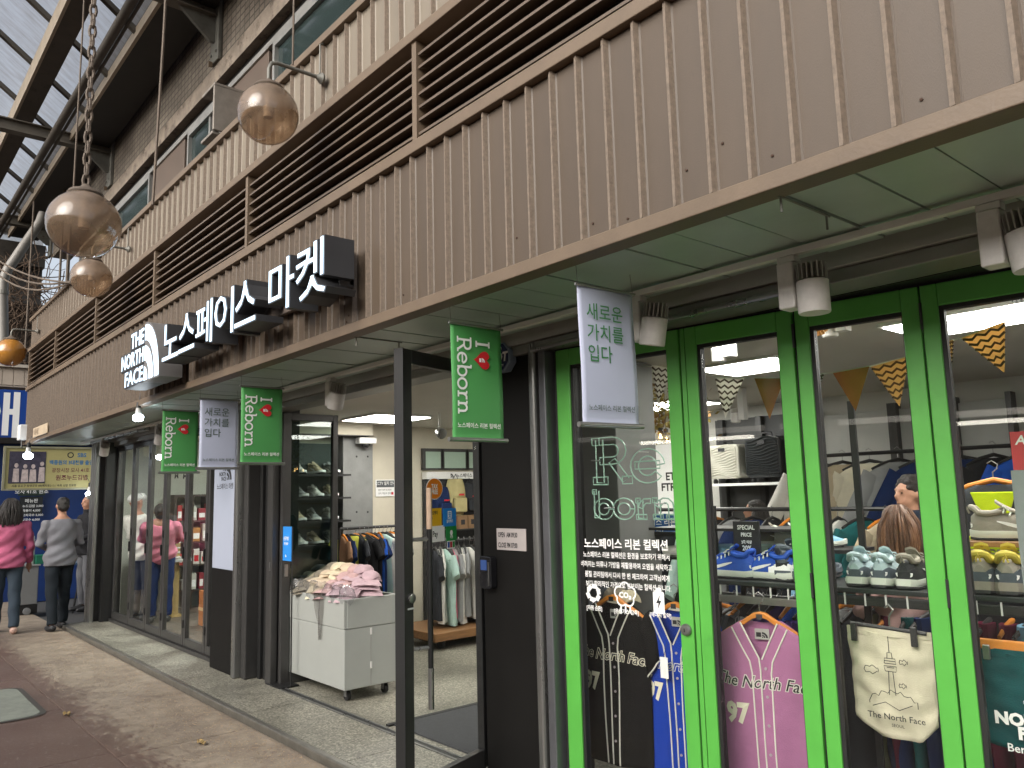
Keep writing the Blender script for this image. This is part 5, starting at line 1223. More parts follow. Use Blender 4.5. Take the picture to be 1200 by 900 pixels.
# blue sign on a stand
ss = thing('floor_sign', 'slim black floor stand holding a small blue board before the bin', 'sign', (-6.39, 2.93, ZF))
MB().box(-6.56, -6.28, 2.83, 3.0, ZF, ZF+.012).build('base', M_framed, ss, bevel=.003)
FSN = FX(2.92); zb_, zt2 = ony(336, 657, 2.92).z, ony(336, 617, 2.92).z; xa, xb = ony(330.5, 657, 2.92).x, ony(342.5, 657, 2.92).x
for xx in (xa, xb): MB().tube([(xx, 2.92, ZF+.01), (xx, 2.92, zt2)], .006, 8).build('leg', M_framed, ss)
MB().fbox(FSN, xa, xb, zb_, zt2, 0, .012).build('board', mat('board_blue', '#2f8be0', .4, 0, .03), ss)
MB().text('신규가입', FSN, .034, (xa+xb)/2, (zb_+zt2)/2+.03, 'CENTER', .001, .0125, shear=.2, sx=.8).text('쿠폰 혜택', FSN, .026, (xa+xb)/2, (zb_+zt2)/2-.01, 'CENTER', .0005, .0125, shear=.2, sx=.8).build('lettering', M_vinyl, ss)
dome = MB(); dome_logo(dome, FSN, (xa+xb)/2-.01, zb_+.03, .022, .0125); dome.build('emblem', M_vinyl, ss)
# door mat
mt = thing('door_mat', 'dark grey ribbed mat on the shop floor inside the entrance', 'mat', (-4.2, 3.4, ZF))
MB().box(-4.75, -3.62, 2.95, 3.75, ZF, ZF+.01).build('mat', mat('mat_grey', (.05, .052, .055), .9, 0, .2, 40, .5, 200), mt); MB().box(-4.79, -4.751, 2.91, 3.79, ZF, ZF+.012).build('edge', M_gasket, mt)

# ================================================================== ENTRANCE INTERIOR
XI = XWL+.004
def wpx(px, py, x=None): return onx(px, py, x if x is not None else XI)
clm = thing('concrete_column', 'grey concrete panel column against the cream wall', 'column', (XI+.1, 4.7, ZF))
a, b = wpx(402, 560, XI+.12), wpx(437, 560, XI+.12)
MB().box(XI, XI+.12, a.y, b.y, ZF, 2.28).build('panel', mat('concrete', '#7e7f7d', .75, 0, .15, 5, .2, 40), clm, bevel=.004)
for q in ((418, 535), (431, 535), (418, 600), (431, 600)):
    p = wpx(*q, XI+.12); MB().lathe([(.012, 0), (.008, .003)], n=10, axis=FRM(p, (0, 1, 0), (0, 0, 1))).build('tie_hole', M_framed, clm)
FW = FRM((XI, 0, 0), (0, 1, 0), (0, 0, 1))
bm2 = thing('ceiling_beam', 'pale beam under the shop ceiling above the grey column', 'beam', (XI+.2, 5, 2.3)); MB().box(XI, XI+.25, 3.1, wpx(437, 510, XI+.25).y, 2.29, ZC-.003).build('beam', M_cream, bm2); MB().box(XI, XI+.27, 3.1, wpx(437, 510, XI+.25).y, 2.282, 2.289).build('edge', M_frame, bm2)
nt_ = thing('notice', 'white notice with grey header on the cream wall', 'notice', wpx(450, 583))
a, b = wpx(440, 582), wpx(462, 562); MB().fbox(FW, a.y, b.y, a.z, b.z, 0, .01).build('sheet', M_vinyl, nt_); MB().fbox(FW, a.y+.01, b.y-.01, b.z-.09, b.z-.01, .0102, .012).build('header', mat('hdr_grey', '#55585c', .5), nt_)
MB().text('CCTV 설치 안내', FW, .05, (a.y+b.y)/2, b.z-.06, 'CENTER', .0005, .0125, sx=.8).build('title', M_vinyl, nt_); MB().text('촬영 목적 및 범위', FW, .025, a.y+.03, b.z-.13, 'LEFT', 0, .0125).text('관리 책임자 연락처', FW, .025, a.y+.03, b.z-.17, 'LEFT', 0, .0125).build('text_line', M_ink, nt_)
MB().fbox(FW, b.y-.05, b.y-.02, a.z+.02, a.z+.05, .0105, .0125).build('seal', M_red, nt_)
dc = thing('security_camera', 'white dome security camera below the ceiling beam', 'camera', wpx(429, 522, XI+.2)); p = wpx(429, 519, XI+.2)
MB().box(p.x-.05, p.x+.05, p.y-.11, p.y+.11, p.z-.01, p.z+.06).build('mount', M_white, dc, bevel=.006); MB().sphere(p-Vector((0, 0, .02)), .05, 14, (1, 1, .8)).build('dome', mat('cam_dome', (.03, .03, .03), .15), dc, smooth=True)
# clothes rack with yellow jersey
def rack(name, label, p0, p1, zr_, r=.016, base=True):
    t = thing(name, label, 'clothes rack', (p0[0], p0[1], ZF)); A = Vector((p0[0], p0[1], zr_)); B = Vector((p1[0], p1[1], zr_))
    MB().tube([A, B], r, 8).build('rail', M_framed, t, smooth=True)
    for P_ in (A, B):
        MB().tube([(P_.x, P_.y, ZF), (P_.x, P_.y, zr_)], r, 8).build('upright', M_framed, t)
        d = Vector((B-A)).normalized().cross(Vector((0, 0, 1)))*.22; MB().tube([(P_.x-d.x, P_.y-d.y, ZF+.02), (P_.x+d.x, P_.y+d.y, ZF+.02)], .015, 8).build('foot', M_framed, t)
    return t, A, B
xr1 = -7.75; za = onx(430, 618, xr1).z; ya, yb = onx(398, 618, xr1).y, onx(470, 618, xr1).y
rack('clothes_rack', 'black clothes rack with yellow-green vest by the cream wall', (xr1, ya), (xr1, yb), za)
GC = {'lime': cloth('lime', '#b3b34a'), 'black': cloth('black', (.02, .02, .022)), 'navy': cloth('navy', '#1d2c52'), 'royal': cloth('royal', '#2450a8'), 'white': cloth('white', '#cfcdc6'), 'grey': cloth('grey', '#8e8f8f'), 'pink': cloth('pink', '#cf7387'), 'char': cloth('char', '#34363a'), 'cream': cloth('cream', '#cfc8b2'), 'mint': cloth('mint', '#a9c4bb'), 'brown': cloth('brown', '#8a6a52'), 'purple': cloth('purple', '#4a3a78'), 'teal': cloth('teal', '#1f5a5c'), 'maroon': cloth('maroon', '#5c1f33'), 'sky': cloth('sky', '#7fa9c4'), 'olive': cloth('olive', '#5d5f45'), 'sand': cloth('sand', '#b3a58c')}
N_ = {'lime': 'lime yellow', 'black': 'black', 'navy': 'navy', 'royal': 'royal blue', 'white': 'white', 'grey': 'grey', 'pink': 'pink', 'char': 'charcoal', 'cream': 'cream', 'mint': 'mint', 'brown': 'brown', 'purple': 'purple', 'teal': 'teal', 'maroon': 'maroon', 'sky': 'sky blue', 'olive': 'olive', 'sand': 'sand'}
seq = ['brown', 'navy', 'lime', 'lime', 'char', 'black', 'black', 'navy', 'black', 'royal', 'mint', 'white', 'white', 'white', 'grey']
for i, c in enumerate(seq):
    y = ya+.04+(yb-ya-.08)*i/(len(seq)-1); big = c == 'lime'
    garment((xr1, y, za-.085), (R(60) if big else random.uniform(-.3, .3)), TANK if big else TEE[i % 3], GC[c], N_[c]+(' vest' if big else ' shirt')+' on the rack by the cream wall', N_[c]+' tops on the cream-wall rack', 'shirt', M_hb if i % 3 else None, .9)
# T-shirt rack seen through the open glass door
xr2 = -7.0; za2 = onx(548, 632, xr2).z; ya2, yb2 = onx(505, 632, xr2).y, onx(590, 632, xr2).y
rk, A, B = rack('clothes_rack', 'black clothes rack of pale tee shirts standing on a wooden base', (xr2, ya2), (xr2, yb2), za2)
bs_ = thing('wooden_platform', 'low wooden platform on casters under the tee shirt rack', 'platform', (xr2, (ya2+yb2)/2, ZF))
MB().box(xr2-.4, xr2+.42, ya2-.25, yb2+.3, ZF+.09, ZF+.17).build('deck', mat('deck_wood', '#8a6440', .45, 0, .25, 5, stretch=(8, 1, 8)), bs_, bevel=.006)
for yy in (ya2-.1, yb2+.1): MB().tube([(xr2+.3, yy-.02, ZF+.045), (xr2+.3, yy+.02, ZF+.045)], .045, 14).build('caster', M_gasket, bs_, smooth=True)
seq = ['char', 'white', 'mint', 'pink', 'grey', 'white', 'grey', 'white', 'black', 'pink', 'cream', 'white', 'cream', 'white', 'grey']
for i, c in enumerate(seq):
    y = ya2+.05+(yb2-ya2-.1)*i/(len(seq)-1)
    garment((xr2+random.uniform(-.02, .02), y, za2-.085), random.uniform(-.55, -.2), TEE[i % 3], GC[c], N_[c]+' tee shirt on the rack with wooden base', N_[c]+' tees on the wooden-base rack', 'shirt', M_hb, 1.05)
# display wall: header, pegboard, bags, boxes
dw = thing('display_wall', 'black pegboard display with white header panel on the back partition', 'display', (XI+.1, 6, ZF))
a, b = wpx(500, 561, XI+.1), wpx(600, 553, XI+.1); z_h0 = wpx(530, 561, XI+.1).z; z_h1 = wpx(530, 553, XI+.1).z; ymid = wpx(560, 557, XI+.1).y
FWD = FRM((XI+.1, 0, 0), (0, 1, 0), (0, 0, 1))
MB().fbox(FWD, a.y, 7.1, ZF, z_h0-.004, -.1, -.05).build('pegboard', mat('pegboard', (.022, .022, .024), .6, 0, .3, 30), dw)
MB().fbox(FWD, a.y, ymid, z_h0, z_h1, -.1, 0).build('header', M_vinyl, dw); MB().fbox(FWD, ymid+.03, 7.1, z_h0, z_h1, -.1, 0).build('header', M_vinyl, dw)
mm = MB(); dome_logo(mm, FWD, a.y+.36, z_h0+.015, .05, .001); mm.text('노스페이스 마켓', FWD, .055, a.y+.45, z_h0+.02, 'LEFT', .001, .001); mm.build('lettering', M_ink, dw)
MB().fbox(FWD, ymid+.0, ymid+.03, ZF, z_h1, -.1, .01).build('post', M_white, dw)
zs_ = wpx(555, 619, XI+.3).z; MB().box(XI, XI+.3, a.y+.2, 7.1, zs_-.02, zs_).build('shelf', M_framed, dw)
for i in range(6):
    y = wpx(536, 610, XI+.25).y + i*.155
    bxo = thing('shoe_box', 'brown cardboard box with black print on the display shelf', 'box', (XI+.2, y, zs_), group='boxes on the display shelf')
    MB().box(XI+.05, XI+.27, y, y+.142, zs_, zs_+.16).build('carton', mat('cardboard', '#8a6b4c', .8, 0, .1, 8), bxo, bevel=.003); MB().fbox(FRM((XI+.271, y, zs_), (0, 1, 0), (0, 0, 1)), .04, .1, .05, .11, 0, .001).build('print', M_ink, bxo)
def pack(y, z, c, label, w_=.26, h_=.38):
    t = thing('backpack', label, 'backpack', (XI+.12, y, z-h_))
    x0 = XI+.06
    m = MB(); rg = []
    for k in range(9):
        tt = k/8; ww = w_/2*(math.sin(PI*(.12+.76*tt))**.35); rg.append([Vector((x0+.02+.11*max(0, math.cos(q))*(.7+.3*math.sin(PI*tt)), y+ww*math.sin(q), z-h_+h_*tt)) for q in [2*PI*j/16 for j in range(16)]])
    m.loft(rg).build('body', c, t, smooth=True)
    MB().box(x0+.10, x0+.16, y-w_*.32, y+w_*.32, z-h_*.9, z-h_*.5).build('pocket', c, t, bevel=.02); MB().tube([(x0+.03, y-.05, z-.02), (x0+.04, y, z+.06), (x0+.03, y+.05, z-.02)], .008, 6).build('strap', M_framed, t)
    MB().box(x0+.161, x0+.165, y-.04, y+.04, z-h_*.45, z-h_*.40).build('tag', M_red, t)
p = wpx(520, 590, XI+.15); pack(p.y, p.z+.2, GC['navy'], 'navy backpack hanging on the pegboard beside the cream one')
p = wpx(537, 582, XI+.15); pack(p.y, p.z+.22, cloth('packcream', '#b8ad7e'), 'cream backpack with red tag hanging on the black pegboard', .3, .46)
p = wpx(553, 585, XI+.15); pack(p.y, p.z+.2, GC['char'], 'charcoal backpack hanging on the pegboard near the white post')
p = wpx(571, 585, XI+.15); pack(p.y, p.z+.1, GC['cream'], 'pale folded backpack hanging beyond the white post', .26, .3)
# frosted back windows above the display
for i, (l, r) in enumerate(((497, 514), (519, 543), (548, 570), (575, 600))):
    a, b = wpx(l, 566), wpx(r, 530); wn = thing('back_window', 'frosted green window above the display wall', 'window', (XI, a.y, 1.75), group='frosted windows above the display')
    MB().fbox(FW, a.y-.04, b.y+.04, z_h1+.03, 2.17, 0, .04).build('frame', M_frame, wn); MB().fbox(FW, a.y, b.y, z_h1+.05, 2.13, .0402, .044).build('pane', mat('frosted_green', '#a9bfae', .35, 0, .05, 2), wn)
fl = thing('spotlight', 'silver floodlight cone on the ceiling above the back windows', 'spotlight', wpx(515, 507, -6.5)); p = wpx(515, 507, -6.5)
MB().lathe([(.02, -.05), (.05, 0), (.055, .05), (.04, .055)], n=18, axis=FRM(p, (0, 1, 0), (0.3, 0, .9))).build('head', M_silver, fl, smooth=True); MB().tube([p, p+Vector((0, .0, ZC-p.z-.01))], .01, 6).build('stem', M_rail, fl)
# shelving with pale shoes behind the tinted leaf
sv = thing('wall_shelves', 'dim shelves of pale shoes behind the tinted glass leaf', 'shelves', (-7.6, 3.4, ZF))
MB().box(XWL+.01, XWL+.03, 3.1, 4.35, ZF, 2.2).build('back', mat('shelf_back', (.03, .045, .042), .6), sv)
for k, z in enumerate((1.1, 1.35, 1.6, 1.85)):
    MB().box(XWL+.031, XWL+.33, 3.1, 4.35, z-.02, z).build('shelf', M_framed, sv)
    for j in range(6): shoe((XWL+.05, 3.22+j*.19, z+.001), random.uniform(-.1, .1), {'upper': GC[('white', 'sand', 'grey')[(j+k) % 3]], 'sole': M_vinyl}, 'pale shoe on the dim wall shelves behind the tinted leaf', 'shoes on the dim wall shelves')
# ceiling lights (lit)
M_pan = emis('panel_light', (1.0, .97, .9), 11.0)
def clight(x0, x1, y0, y1, z, label, m=None):
    t = thing('ceiling_light', label, 'ceiling light', ((x0+x1)/2, (y0+y1)/2, z), group='ceiling light panels')
    MB().box(x0-.02, x1+.02, y0-.02, y1+.02, z-.02, z-.001).build('frame', M_white, t); MB().box(x0, x1, y0, y1, z-.026, z-.0205).build('diffuser', m or M_pan, t)
clight(-7.6, -6.9, 4.1, 4.75, ZC, 'square lit ceiling panel near the cream wall')
clight(-6.9, -6.2, 5.6, 6.2, ZC, 'square lit ceiling panel before the frosted back windows')
clight(-5.2, -4.6, 3.9, 4.4, ZC, 'square lit ceiling panel inside the entrance')
clight(-5.3, -4.5, 5.9, 6.5, ZC, 'lit ceiling panel above the suitcases')
clight(-3.3, -2.7, 4.5, 5.0, ZC, 'lit ceiling panel behind the first green leaf')
p = onz(1140, 372, ZC); clight(p.x-.35, p.x+.35, p.y-.25, p.y+.25, ZC, 'bright lit ceiling panel above the teal bag window')
p = onz(1150, 450, ZC); clight(p.x-.45, p.x+.45, p.y-.08, p.y+.08, ZC, 'slim lit ceiling strip near the back wall')
clight(-2.6, -2.0, 3.35, 3.75, ZC, 'added fill light panel on the ceiling above the jerseys near the glass')  # this and the next two panels are added to brighten the window goods
clight(-1.5, -.9, 3.55, 3.95, ZC, 'added fill light panel on the ceiling above the cream tote near the glass')
clight(-.5, .1, 3.75, 4.15, ZC, 'added fill light panel on the ceiling above the teal bag near the glass')
clight(1.0, 1.7, 4.4, 5.0, ZC, 'lit ceiling panel at the end of the shop')
M_cafe = emis('cafe_light', (.95, 1.0, .95), 22.0)
clight(-10.6, -9.8, 4.4, 4.9, ZC+.05, 'lit ceiling panel in the neighbouring unit', M_cafe)
clight(-9.6, -8.8, 3.5, 4.0, ZC+.05, 'lit ceiling panel just inside the folding door', M_cafe)
# ================================================================== BEHIND THE GREEN WINDOWS
def GP(u, d, z): return FG(u, z, -d)                      # u along the glass, d metres behind it
RZG = GA                                                 # facing the street
def gpx(px, py, d): u, z = gu(px, py, d); return u, z
# interior grey column behind the first leaf
ic = thing('grey_column', 'plain grey column inside behind the first green leaf', 'column', GP(-.15, .9, ZF))
u0, _ = gpx(668, 560, .8); u1, _ = gpx(724, 560, .8)
MB().fbox(FG, u0-.5, u1, ZF, 2.42, -1.25, -.8).build('shaft', mat('column_grey', '#71726f', .7, 0, .1, 3), ic, bevel=.006); MB().fbox(FG, u0-.52, u1+.01, ZF, ZF+.1, -1.26, -.79).build('skirting', M_frame, ic)
# tubing sign Re born
nn = thing('tube_sign', 'unlit glass tubing sign spelling Re born behind the first green leaf', 'sign', GP(.4, .1, 1.5))
M_tube = mat('neon_tube', '#8fae9f', .15, 0, .05, 5)
FN = FRM(GP(0, .10, 0), GU, (0, 0, 1))
def span(px0, py0, px1, py1, d=.10):
    a0, b0 = gu(px0, py0, d); a1, b1 = gu(px1, py1, d); return a0, b0, a1-a0, b1-b0
a0, b0, wd, hh = span(694, 566, 776, 510)
def neon(txt, a0, b0, wd, h, cap):
    adv = sum(SLAB[c][0] for c in txt); m = MB()
    class S:                                              # stretch letters to the measured box
        def __call__(s, a, b, c=0): return FN(a0+a*wd/adv, b0+b*h/cap, c)
    s = S(); slab_text(m, txt, s, 1.0, 0, 0, .17, 0, .0038); return m
m = neon('Re', a0, b0, wd, hh, 1.0); m.build('letters', M_tube, nn, smooth=True)
a0, b0, wd, hh = span(695, 607, 794, 573); m = neon('born', a0, b0, wd, hh, 1.0); m.build('letters', M_tube, nn, smooth=True)
bk = MB()
for q in ((705, 540), (760, 530), (720, 595), (780, 590)): u, z = gu(*q, .1); bk.tube([FN(u, z, 0), FN(u, z, .09)], .003, 5)
bk.build('standoff', M_silver, nn)
# ---- jerseys
def jersey(u, d, z, rz, base, pip, ltr, label, out=None, seed=1):
    t = thing('jersey', label, 'jersey', GP(u, d, z), RZG+rz, group=None)
    rs = random.Random(seed); ph = [rs.uniform(0, 6) for _ in range(6)]; L = .80
    def hw(zz):                       # half width of the trunk
        q = -zz
        return .2 if q < .09 else .2+.012*math.sin((q-.09)*4)
    def ztop(x, v_neck):
        a = abs(x)
        if a < .083: return (-.165*(1-a/.083)**.9) if v_neck else -.012*(1-(a/.083)**2)
        return -.075*((a-.083)/.117)**1.1
    def surf(x, zz, side):
        k = 1-.75*(abs(x)/.2)**2.2; dn = min(1, max(0, -zz-.05)*3)
        fold = .010*math.sin(17*x+3.2*zz+ph[0])*dn + .006*math.sin(34*x-5*zz+ph[1])*dn + .004*math.sin(9*zz+21*x+ph[2])
        return side*(.038*max(.08, k)+.004) + fold*(.9 if side < 0 else .5)
    def panel(side, vn):
        def f(a, b):
            s_ = 2*a-1; x0 = .2*s_; zt = ztop(x0, vn); zz = zt + (-L-zt)*b; x = s_*(.2+(hw(zz)-.2)*min(1, b*4))
            return Vector((x, surf(x, zz, side), zz))
        return MB().grid(f, 40, 34)
    panel(-1, True).build('front', base, t, local=True, smooth=True, solid=.0025); panel(1, False).build('back', base, t, local=True, smooth=True, solid=.0025)
    for s_ in (-1, 1):
        rg = []
        for k in range(9):
            tt = k/8; c = Vector((s_*(.175+.058*tt+.01*math.sin(3*tt)), .006-.01*tt, -.075-.235*tt)); w_ = .066-.006*tt; dp = .026+.012*math.sin(PI*tt)
            rg.append([c + Vector((w_*math.cos(q)*.62+.004*math.sin(6*tt+3*q), dp*math.sin(q)+.004*math.sin(11*tt+2*q+ph[3]), s_*w_*math.cos(q)*.75)) for q in [2*PI*m/16 for m in range(16)]])
        sl_ = MB().loft(rg, cap=False).build('sleeve', base, t, local=True, smooth=True, solid=.002)
        MB().tube([p+Vector((0, 0, -.001)) for p in rg[-1]+[rg[-1][0]]], .0045, 6).build('cuff', pip, sl_, local=True, smooth=True)
    def line(pts, w_, mt, nm):
        P = []
        for (x0, z0), (x1, z1) in zip(pts, pts[1:]):
            n = max(2, int(abs(z1-z0)/.02)+1)
            for q in range(n): P.append((x0+(x1-x0)*q/n, z0+(z1-z0)*q/n))
        P.append(pts[-1]); MB().tube([(x, surf(x, zz, -1)-.0045, zz) for x, zz in P], w_, 6).build(nm, mt, t, local=True, smooth=True)
    line([(-.082, -.002), (-.045, -.078), (-.008, -.155), (-.004, -.2), (-.002, -.5), (.002, -.795)], .0038, pip, 'piping')
    line([(-.122, -.026), (-.085, -.10), (-.048, -.17), (-.040, -.22), (-.037, -.5), (-.034, -.795)], .0038, pip, 'piping')
    line([(.082, -.002), (.045, -.078), (.004, -.162)], .0038, pip, 'piping')
    line([(.122, -.026), (.09, -.09), (.05, -.17), (.042, -.22), (.041, -.5), (.043, -.795)], .0038, pip, 'piping')
    FJ = FRM((0, 0, 0), (1, 0, 0), (0, 0, 1))
    def on(x, zz, c): return Vector((x, surf(x, zz, -1)-.004-c, zz))
    FB_ = FRM((0, .028, 0), (1, 0, 0), (0, 0, 1))
    pt = MB().prism(rrect(-.032, .032, -.085, -.038, .003), FB_, .004, .006).build('neck_label', mat('label_grey', '#a9a7a2', .6), t, local=True)
    mm = MB(); dome_logo(mm, FB_, .0, -.078, .026, .0066); mm.fbox(FB_, -.026, -.004, -.074, -.054, .0062, .0066).build('emblem', M_ink, pt, local=True)
    def arch(txt, size, zc, bold, c, mt, nm):
        vs, fs = text_geo(txt, size, 'CENTER', bold, 0, .32); mm = MB()
        mm.add([on(x*1.02, zc+y*1.15-.10*x+.006*math.sin(14*x), c) for x, y, _ in vs], fs); mm.build(nm, mt, t, local=True)
    arch('The North Face', .064, -.285, .0036, .0, out or M_pip, 'lettering_edge'); arch('The North Face', .064, -.285, .0004, .0012, ltr, 'lettering')
    vs, fs = text_geo('97', .115, 'LEFT', .006, 0, 0); MB().add([on(-.165+x*.86, -.435+y, .003) for x, y, _ in vs], fs).build('number', M_cream2, t, local=True)
    bt = mshare(MB().lathe([(.0065, 0), (.0065, .003), (.002, .0035)], n=12, axis=FRM((0, 0, 0), (1, 0, 0), (0, 0, 1))), 'button', base)
    for k in range(5): zz = -.20-.12*k; omat(inst('button', bt, t, tuple(on(.019, zz, 0))), MATS.get('btn_'+base.name) or mat('btn_'+base.name, tuple(min(1, c*1.0) for c in (.35, .3, .32)), .3))
    hn = MB().loft([[Vector((x, y_*.016, zz+z_*.012)) for y_, z_ in ((-1, -1), (1, -1), (1, 1), (-1, 1))] for x, zz in ((-.185, -.075), (-.15, -.05), (-.08, -.012), (-.03, .022), (0, .03), (.03, .022), (.08, -.012), (.15, -.05), (.185, -.075))]).build('hanger', MATS['hanger_wood'], t, local=True, bevel=.004)
    inst('hook', HOOK, hn, (0, 0, .03))
    FH_ = FRM((0, -.0165, .02), (1, 0, 0), (0, 0, 1)); lg = MB().fbox(FH_, -.014, .014, -.012, .012, 0, .001).build('hanger_mark', M_ink, hn, local=True)
    return t
M_cream2 = mat('cream_print', '#d9d2bd', .7, 0, .05)
M_pip = mat('piping_white', '#d6d3c8', .7, 0, .05)
jb_ = cloth('jersey_black', (.007, .0065, .0065)); jl = cloth('jersey_blue', '#173a9c'); jp = cloth('jersey_pink', '#a56d92')
u, z = gpx(718, 706, .3); jersey(u, .3, z, R(4), jb_, M_pip, M_ink, 'black baseball jersey with white piping hanging behind the first green leaf', M_cream2)
u, z = gpx(786, 716, .32); jersey(u, .36, z, R(6), jl, M_pip, jl, 'royal blue baseball jersey with white piping hanging next to the black one', M_pip, 2)
u, z = gpx(893, 727, .28); jersey(u, .26, z, R(14), jp, M_pip, M_ink, 'pink baseball jersey with number hanging on an orange hanger', None, 4)
u, z = gpx(862, 745, .45); jersey(u-.02, .5, z, R(6), jl, M_pip, M_vinyl, 'second blue jersey half hidden behind the pink one', M_pip)
# price tag on blue jersey
u, z = gpx(777, 783, .25); tg_ = thing('price_tag', 'white price tag hanging on the blue jersey', 'tag', GP(u, .24, z)); MB().fbox(FG, u-.022, u+.022, z-.05, z+.05, -.262, -.26).build('card', M_vinyl, tg_); MB().tube([GP(u, .261, z+.05), GP(u+.01, .28, z+.12)], .0012, 4).build('string', M_ink, tg_)
# ---- display shelves
du = thing('display_rack', 'black display rack with shoe shelf and square rail behind the green windows', 'display rack', GP(1.6, .5, ZF))
_, zsh = gpx(1040, 689, .42)
MB().fbox(FG, .45, 2.7, zsh-.022, zsh, -.72, -.36).build('shelf', mat('shelf_black', (.02, .024, .024), .35), du, bevel=.003)
MB().fbox(FG, .45, 1.22, zsh-.105, zsh-.07, -.40, -.365).build('rail', mat('rail_grey', '#6e6d68', .4, .4), du, bevel=.003); MB().fbox(FG, 1.22, 2.7, zsh-.075, zsh-.035, -.40, -.37).build('rail', M_framed, du, bevel=.003)
for u in (.46, 1.235, 2.0, 2.68): MB().fbox(FG, u-.015, u+.015, ZF, 2.0 if u > 1 else 1.5, -.74, -.722).build('upright', M_framed, du)
wr_ = MB()
for k in range(26): wr_.tube([GP(.5+k*.085, .37, zsh-.02), GP(.5+k*.085, .37, zsh-.075)], .004, 5)
wr_.build('grid_wires', M_white, du)
wsf = MB().fbox(FG, 1.72, 2.7, 1.33, 1.352, -.78, -.5).build('wood_shelf', MATS['deck_wood'], du, bevel=.003)
# shoes
B1 = mat('shoe_blue', '#1f4fae', .6, 0, .15, 12); B2 = mat('shoe_pale', '#cfd3c8', .5, 0, .06); B3 = mat('shoe_lime', '#b5c437', .5); G1 = mat('shoe_slate', '#4b545c', .7, 0, .15, 20, .2, 150); G2 = mat('shoe_mist', '#a9bcc0', .7, 0, .1, 20, .2, 150); K1 = mat('shoe_black', '#232527', .7, 0, .15, 20); Yl = mat('shoe_yellow', '#c8b64a', .6, 0, .08); Tp = mat('shoe_taupe', '#8d877b', .7, 0, .1, 15, .2, 100)
zz = zsh+.001
def shx(px, py=670, d=.45): return gpx(px, py, d)[0]
heel = RZG + R(90)                  # heel towards the street: toe points into the shop
u = shx(862); shoe(GP(u+.10, .45, zz), RZG+R(172), {'upper': B1, 'sole': B2, 'laces': B2, 'overlay': B1, 'collar': B1}, 'blue running shoe with pale sole, first of the pair behind the pink jersey leaf', sc=1.15)
shoe(GP(u+.30, .45, zz), RZG+R(172), {'upper': B1, 'sole': B2, 'laces': B2, 'overlay': M_vinyl, 'collar': B1}, 'blue running shoe with white stripe beside the grey boots', sc=1.15)
u = shx(915); shoe(GP(u+.02, .42, zz), heel, {'upper': G1, 'sole': G1, 'overlay': K1, 'laces': M_vinyl, 'collar': G1, 'tongue': G1}, 'slate grey hiking shoe beside the blue running shoes', sc=1.35)
u = shx(936); shoe(GP(u+.02, .42, zz), heel, {'upper': G1, 'sole': G1, 'overlay': G2, 'laces': M_vinyl, 'collar': G1, 'tongue': G1}, 'slate grey hiking shoe half hidden by the green stile', sc=1.35)
for k, (px, cu, cl_, lab) in enumerate(((1008, G1, G2, 'grey shoe with mist blue collar, outermost of three above the tote'), (1036, G1, G2, 'grey shoe with mist blue collar between two others above the tote'), (1065, K1, Tp, 'black shoe with taupe collar above the cream tote'))):
    u = shx(px); shoe(GP(u, .38, zz), heel+R(4-4*k), {'upper': cl_ if k < 2 else K1, 'sole': B2, 'overlay': cu, 'collar': cl_, 'tongue': cl_, 'laces': cl_}, lab, sc=1.18)
for k, px in enumerate((1154, 1186)):
    u = shx(px, 680); shoe(GP(u, .38, zz), heel+R(5), {'upper': Tp, 'sole': Tp, 'overlay': G1, 'collar': Yl, 'tongue': Yl, 'laces': Tp}, ('taupe shoe with yellow collar above the teal bag, beside the stile', 'taupe shoe with yellow collar above the teal bag, by the far end')[k], sc=1.35)
u = gpx(1140, 625, .6)[0]; shoe(GP(u, .60, 1.353), RZG+R(4), {'upper': Tp, 'sole': B2, 'overlay': Tp, 'collar': Tp, 'laces': B2, 'tongue': Tp}, 'beige sneaker shown from the side on the small wooden shelf', sc=1.15)
u, zq = gpx(888, 640, .95)
for k in range(3): shoe(GP(u+.10*k, .93+.02*k, zq), RZG+R(25), {'upper': (Tp, B2, GC['sky'])[k], 'sole': B2}, ('khaki', 'off-white', 'pale blue')[k]+' sneaker on the high shelf behind the price placard', sc=.9)
MB().fbox(FG, u-.15, u+.55, zq-.02, zq-.001, -1.15, -.86).build('shelf', M_framed, du)
# black price placard
pl = thing('price_placard', 'black price placard with white letters on the shoe shelf', 'sign', GP(gpx(875, 660, .52)[0], .52, zsh)); a0, b0 = gpx(861, 655, .5); a1, b1 = gpx(889, 611, .5); FPL = FRM(GP(0, .5, 0), GU, (0, 0, 1))
MB().fbox(FPL, a0, a1, zsh+.0, b1, -.012, 0).build('board', mat('placard', (.02, .02, .022), .5), pl, bevel=.002)
h_ = b1-b0; mm = MB(); cx = (a0+a1)/2
for k, (s_, sz) in enumerate((('SPECIAL', .03), ('PRICE', .026), ('2족 이상', .018), ('20%', .034), ('3족 이상', .018), ('30%', .034))): mm.text(s_, FPL, sz, cx, b1-.04-.034*k, 'CENTER', .0008, .001, sx=.85)
mm.build('lettering', M_vinyl, pl)
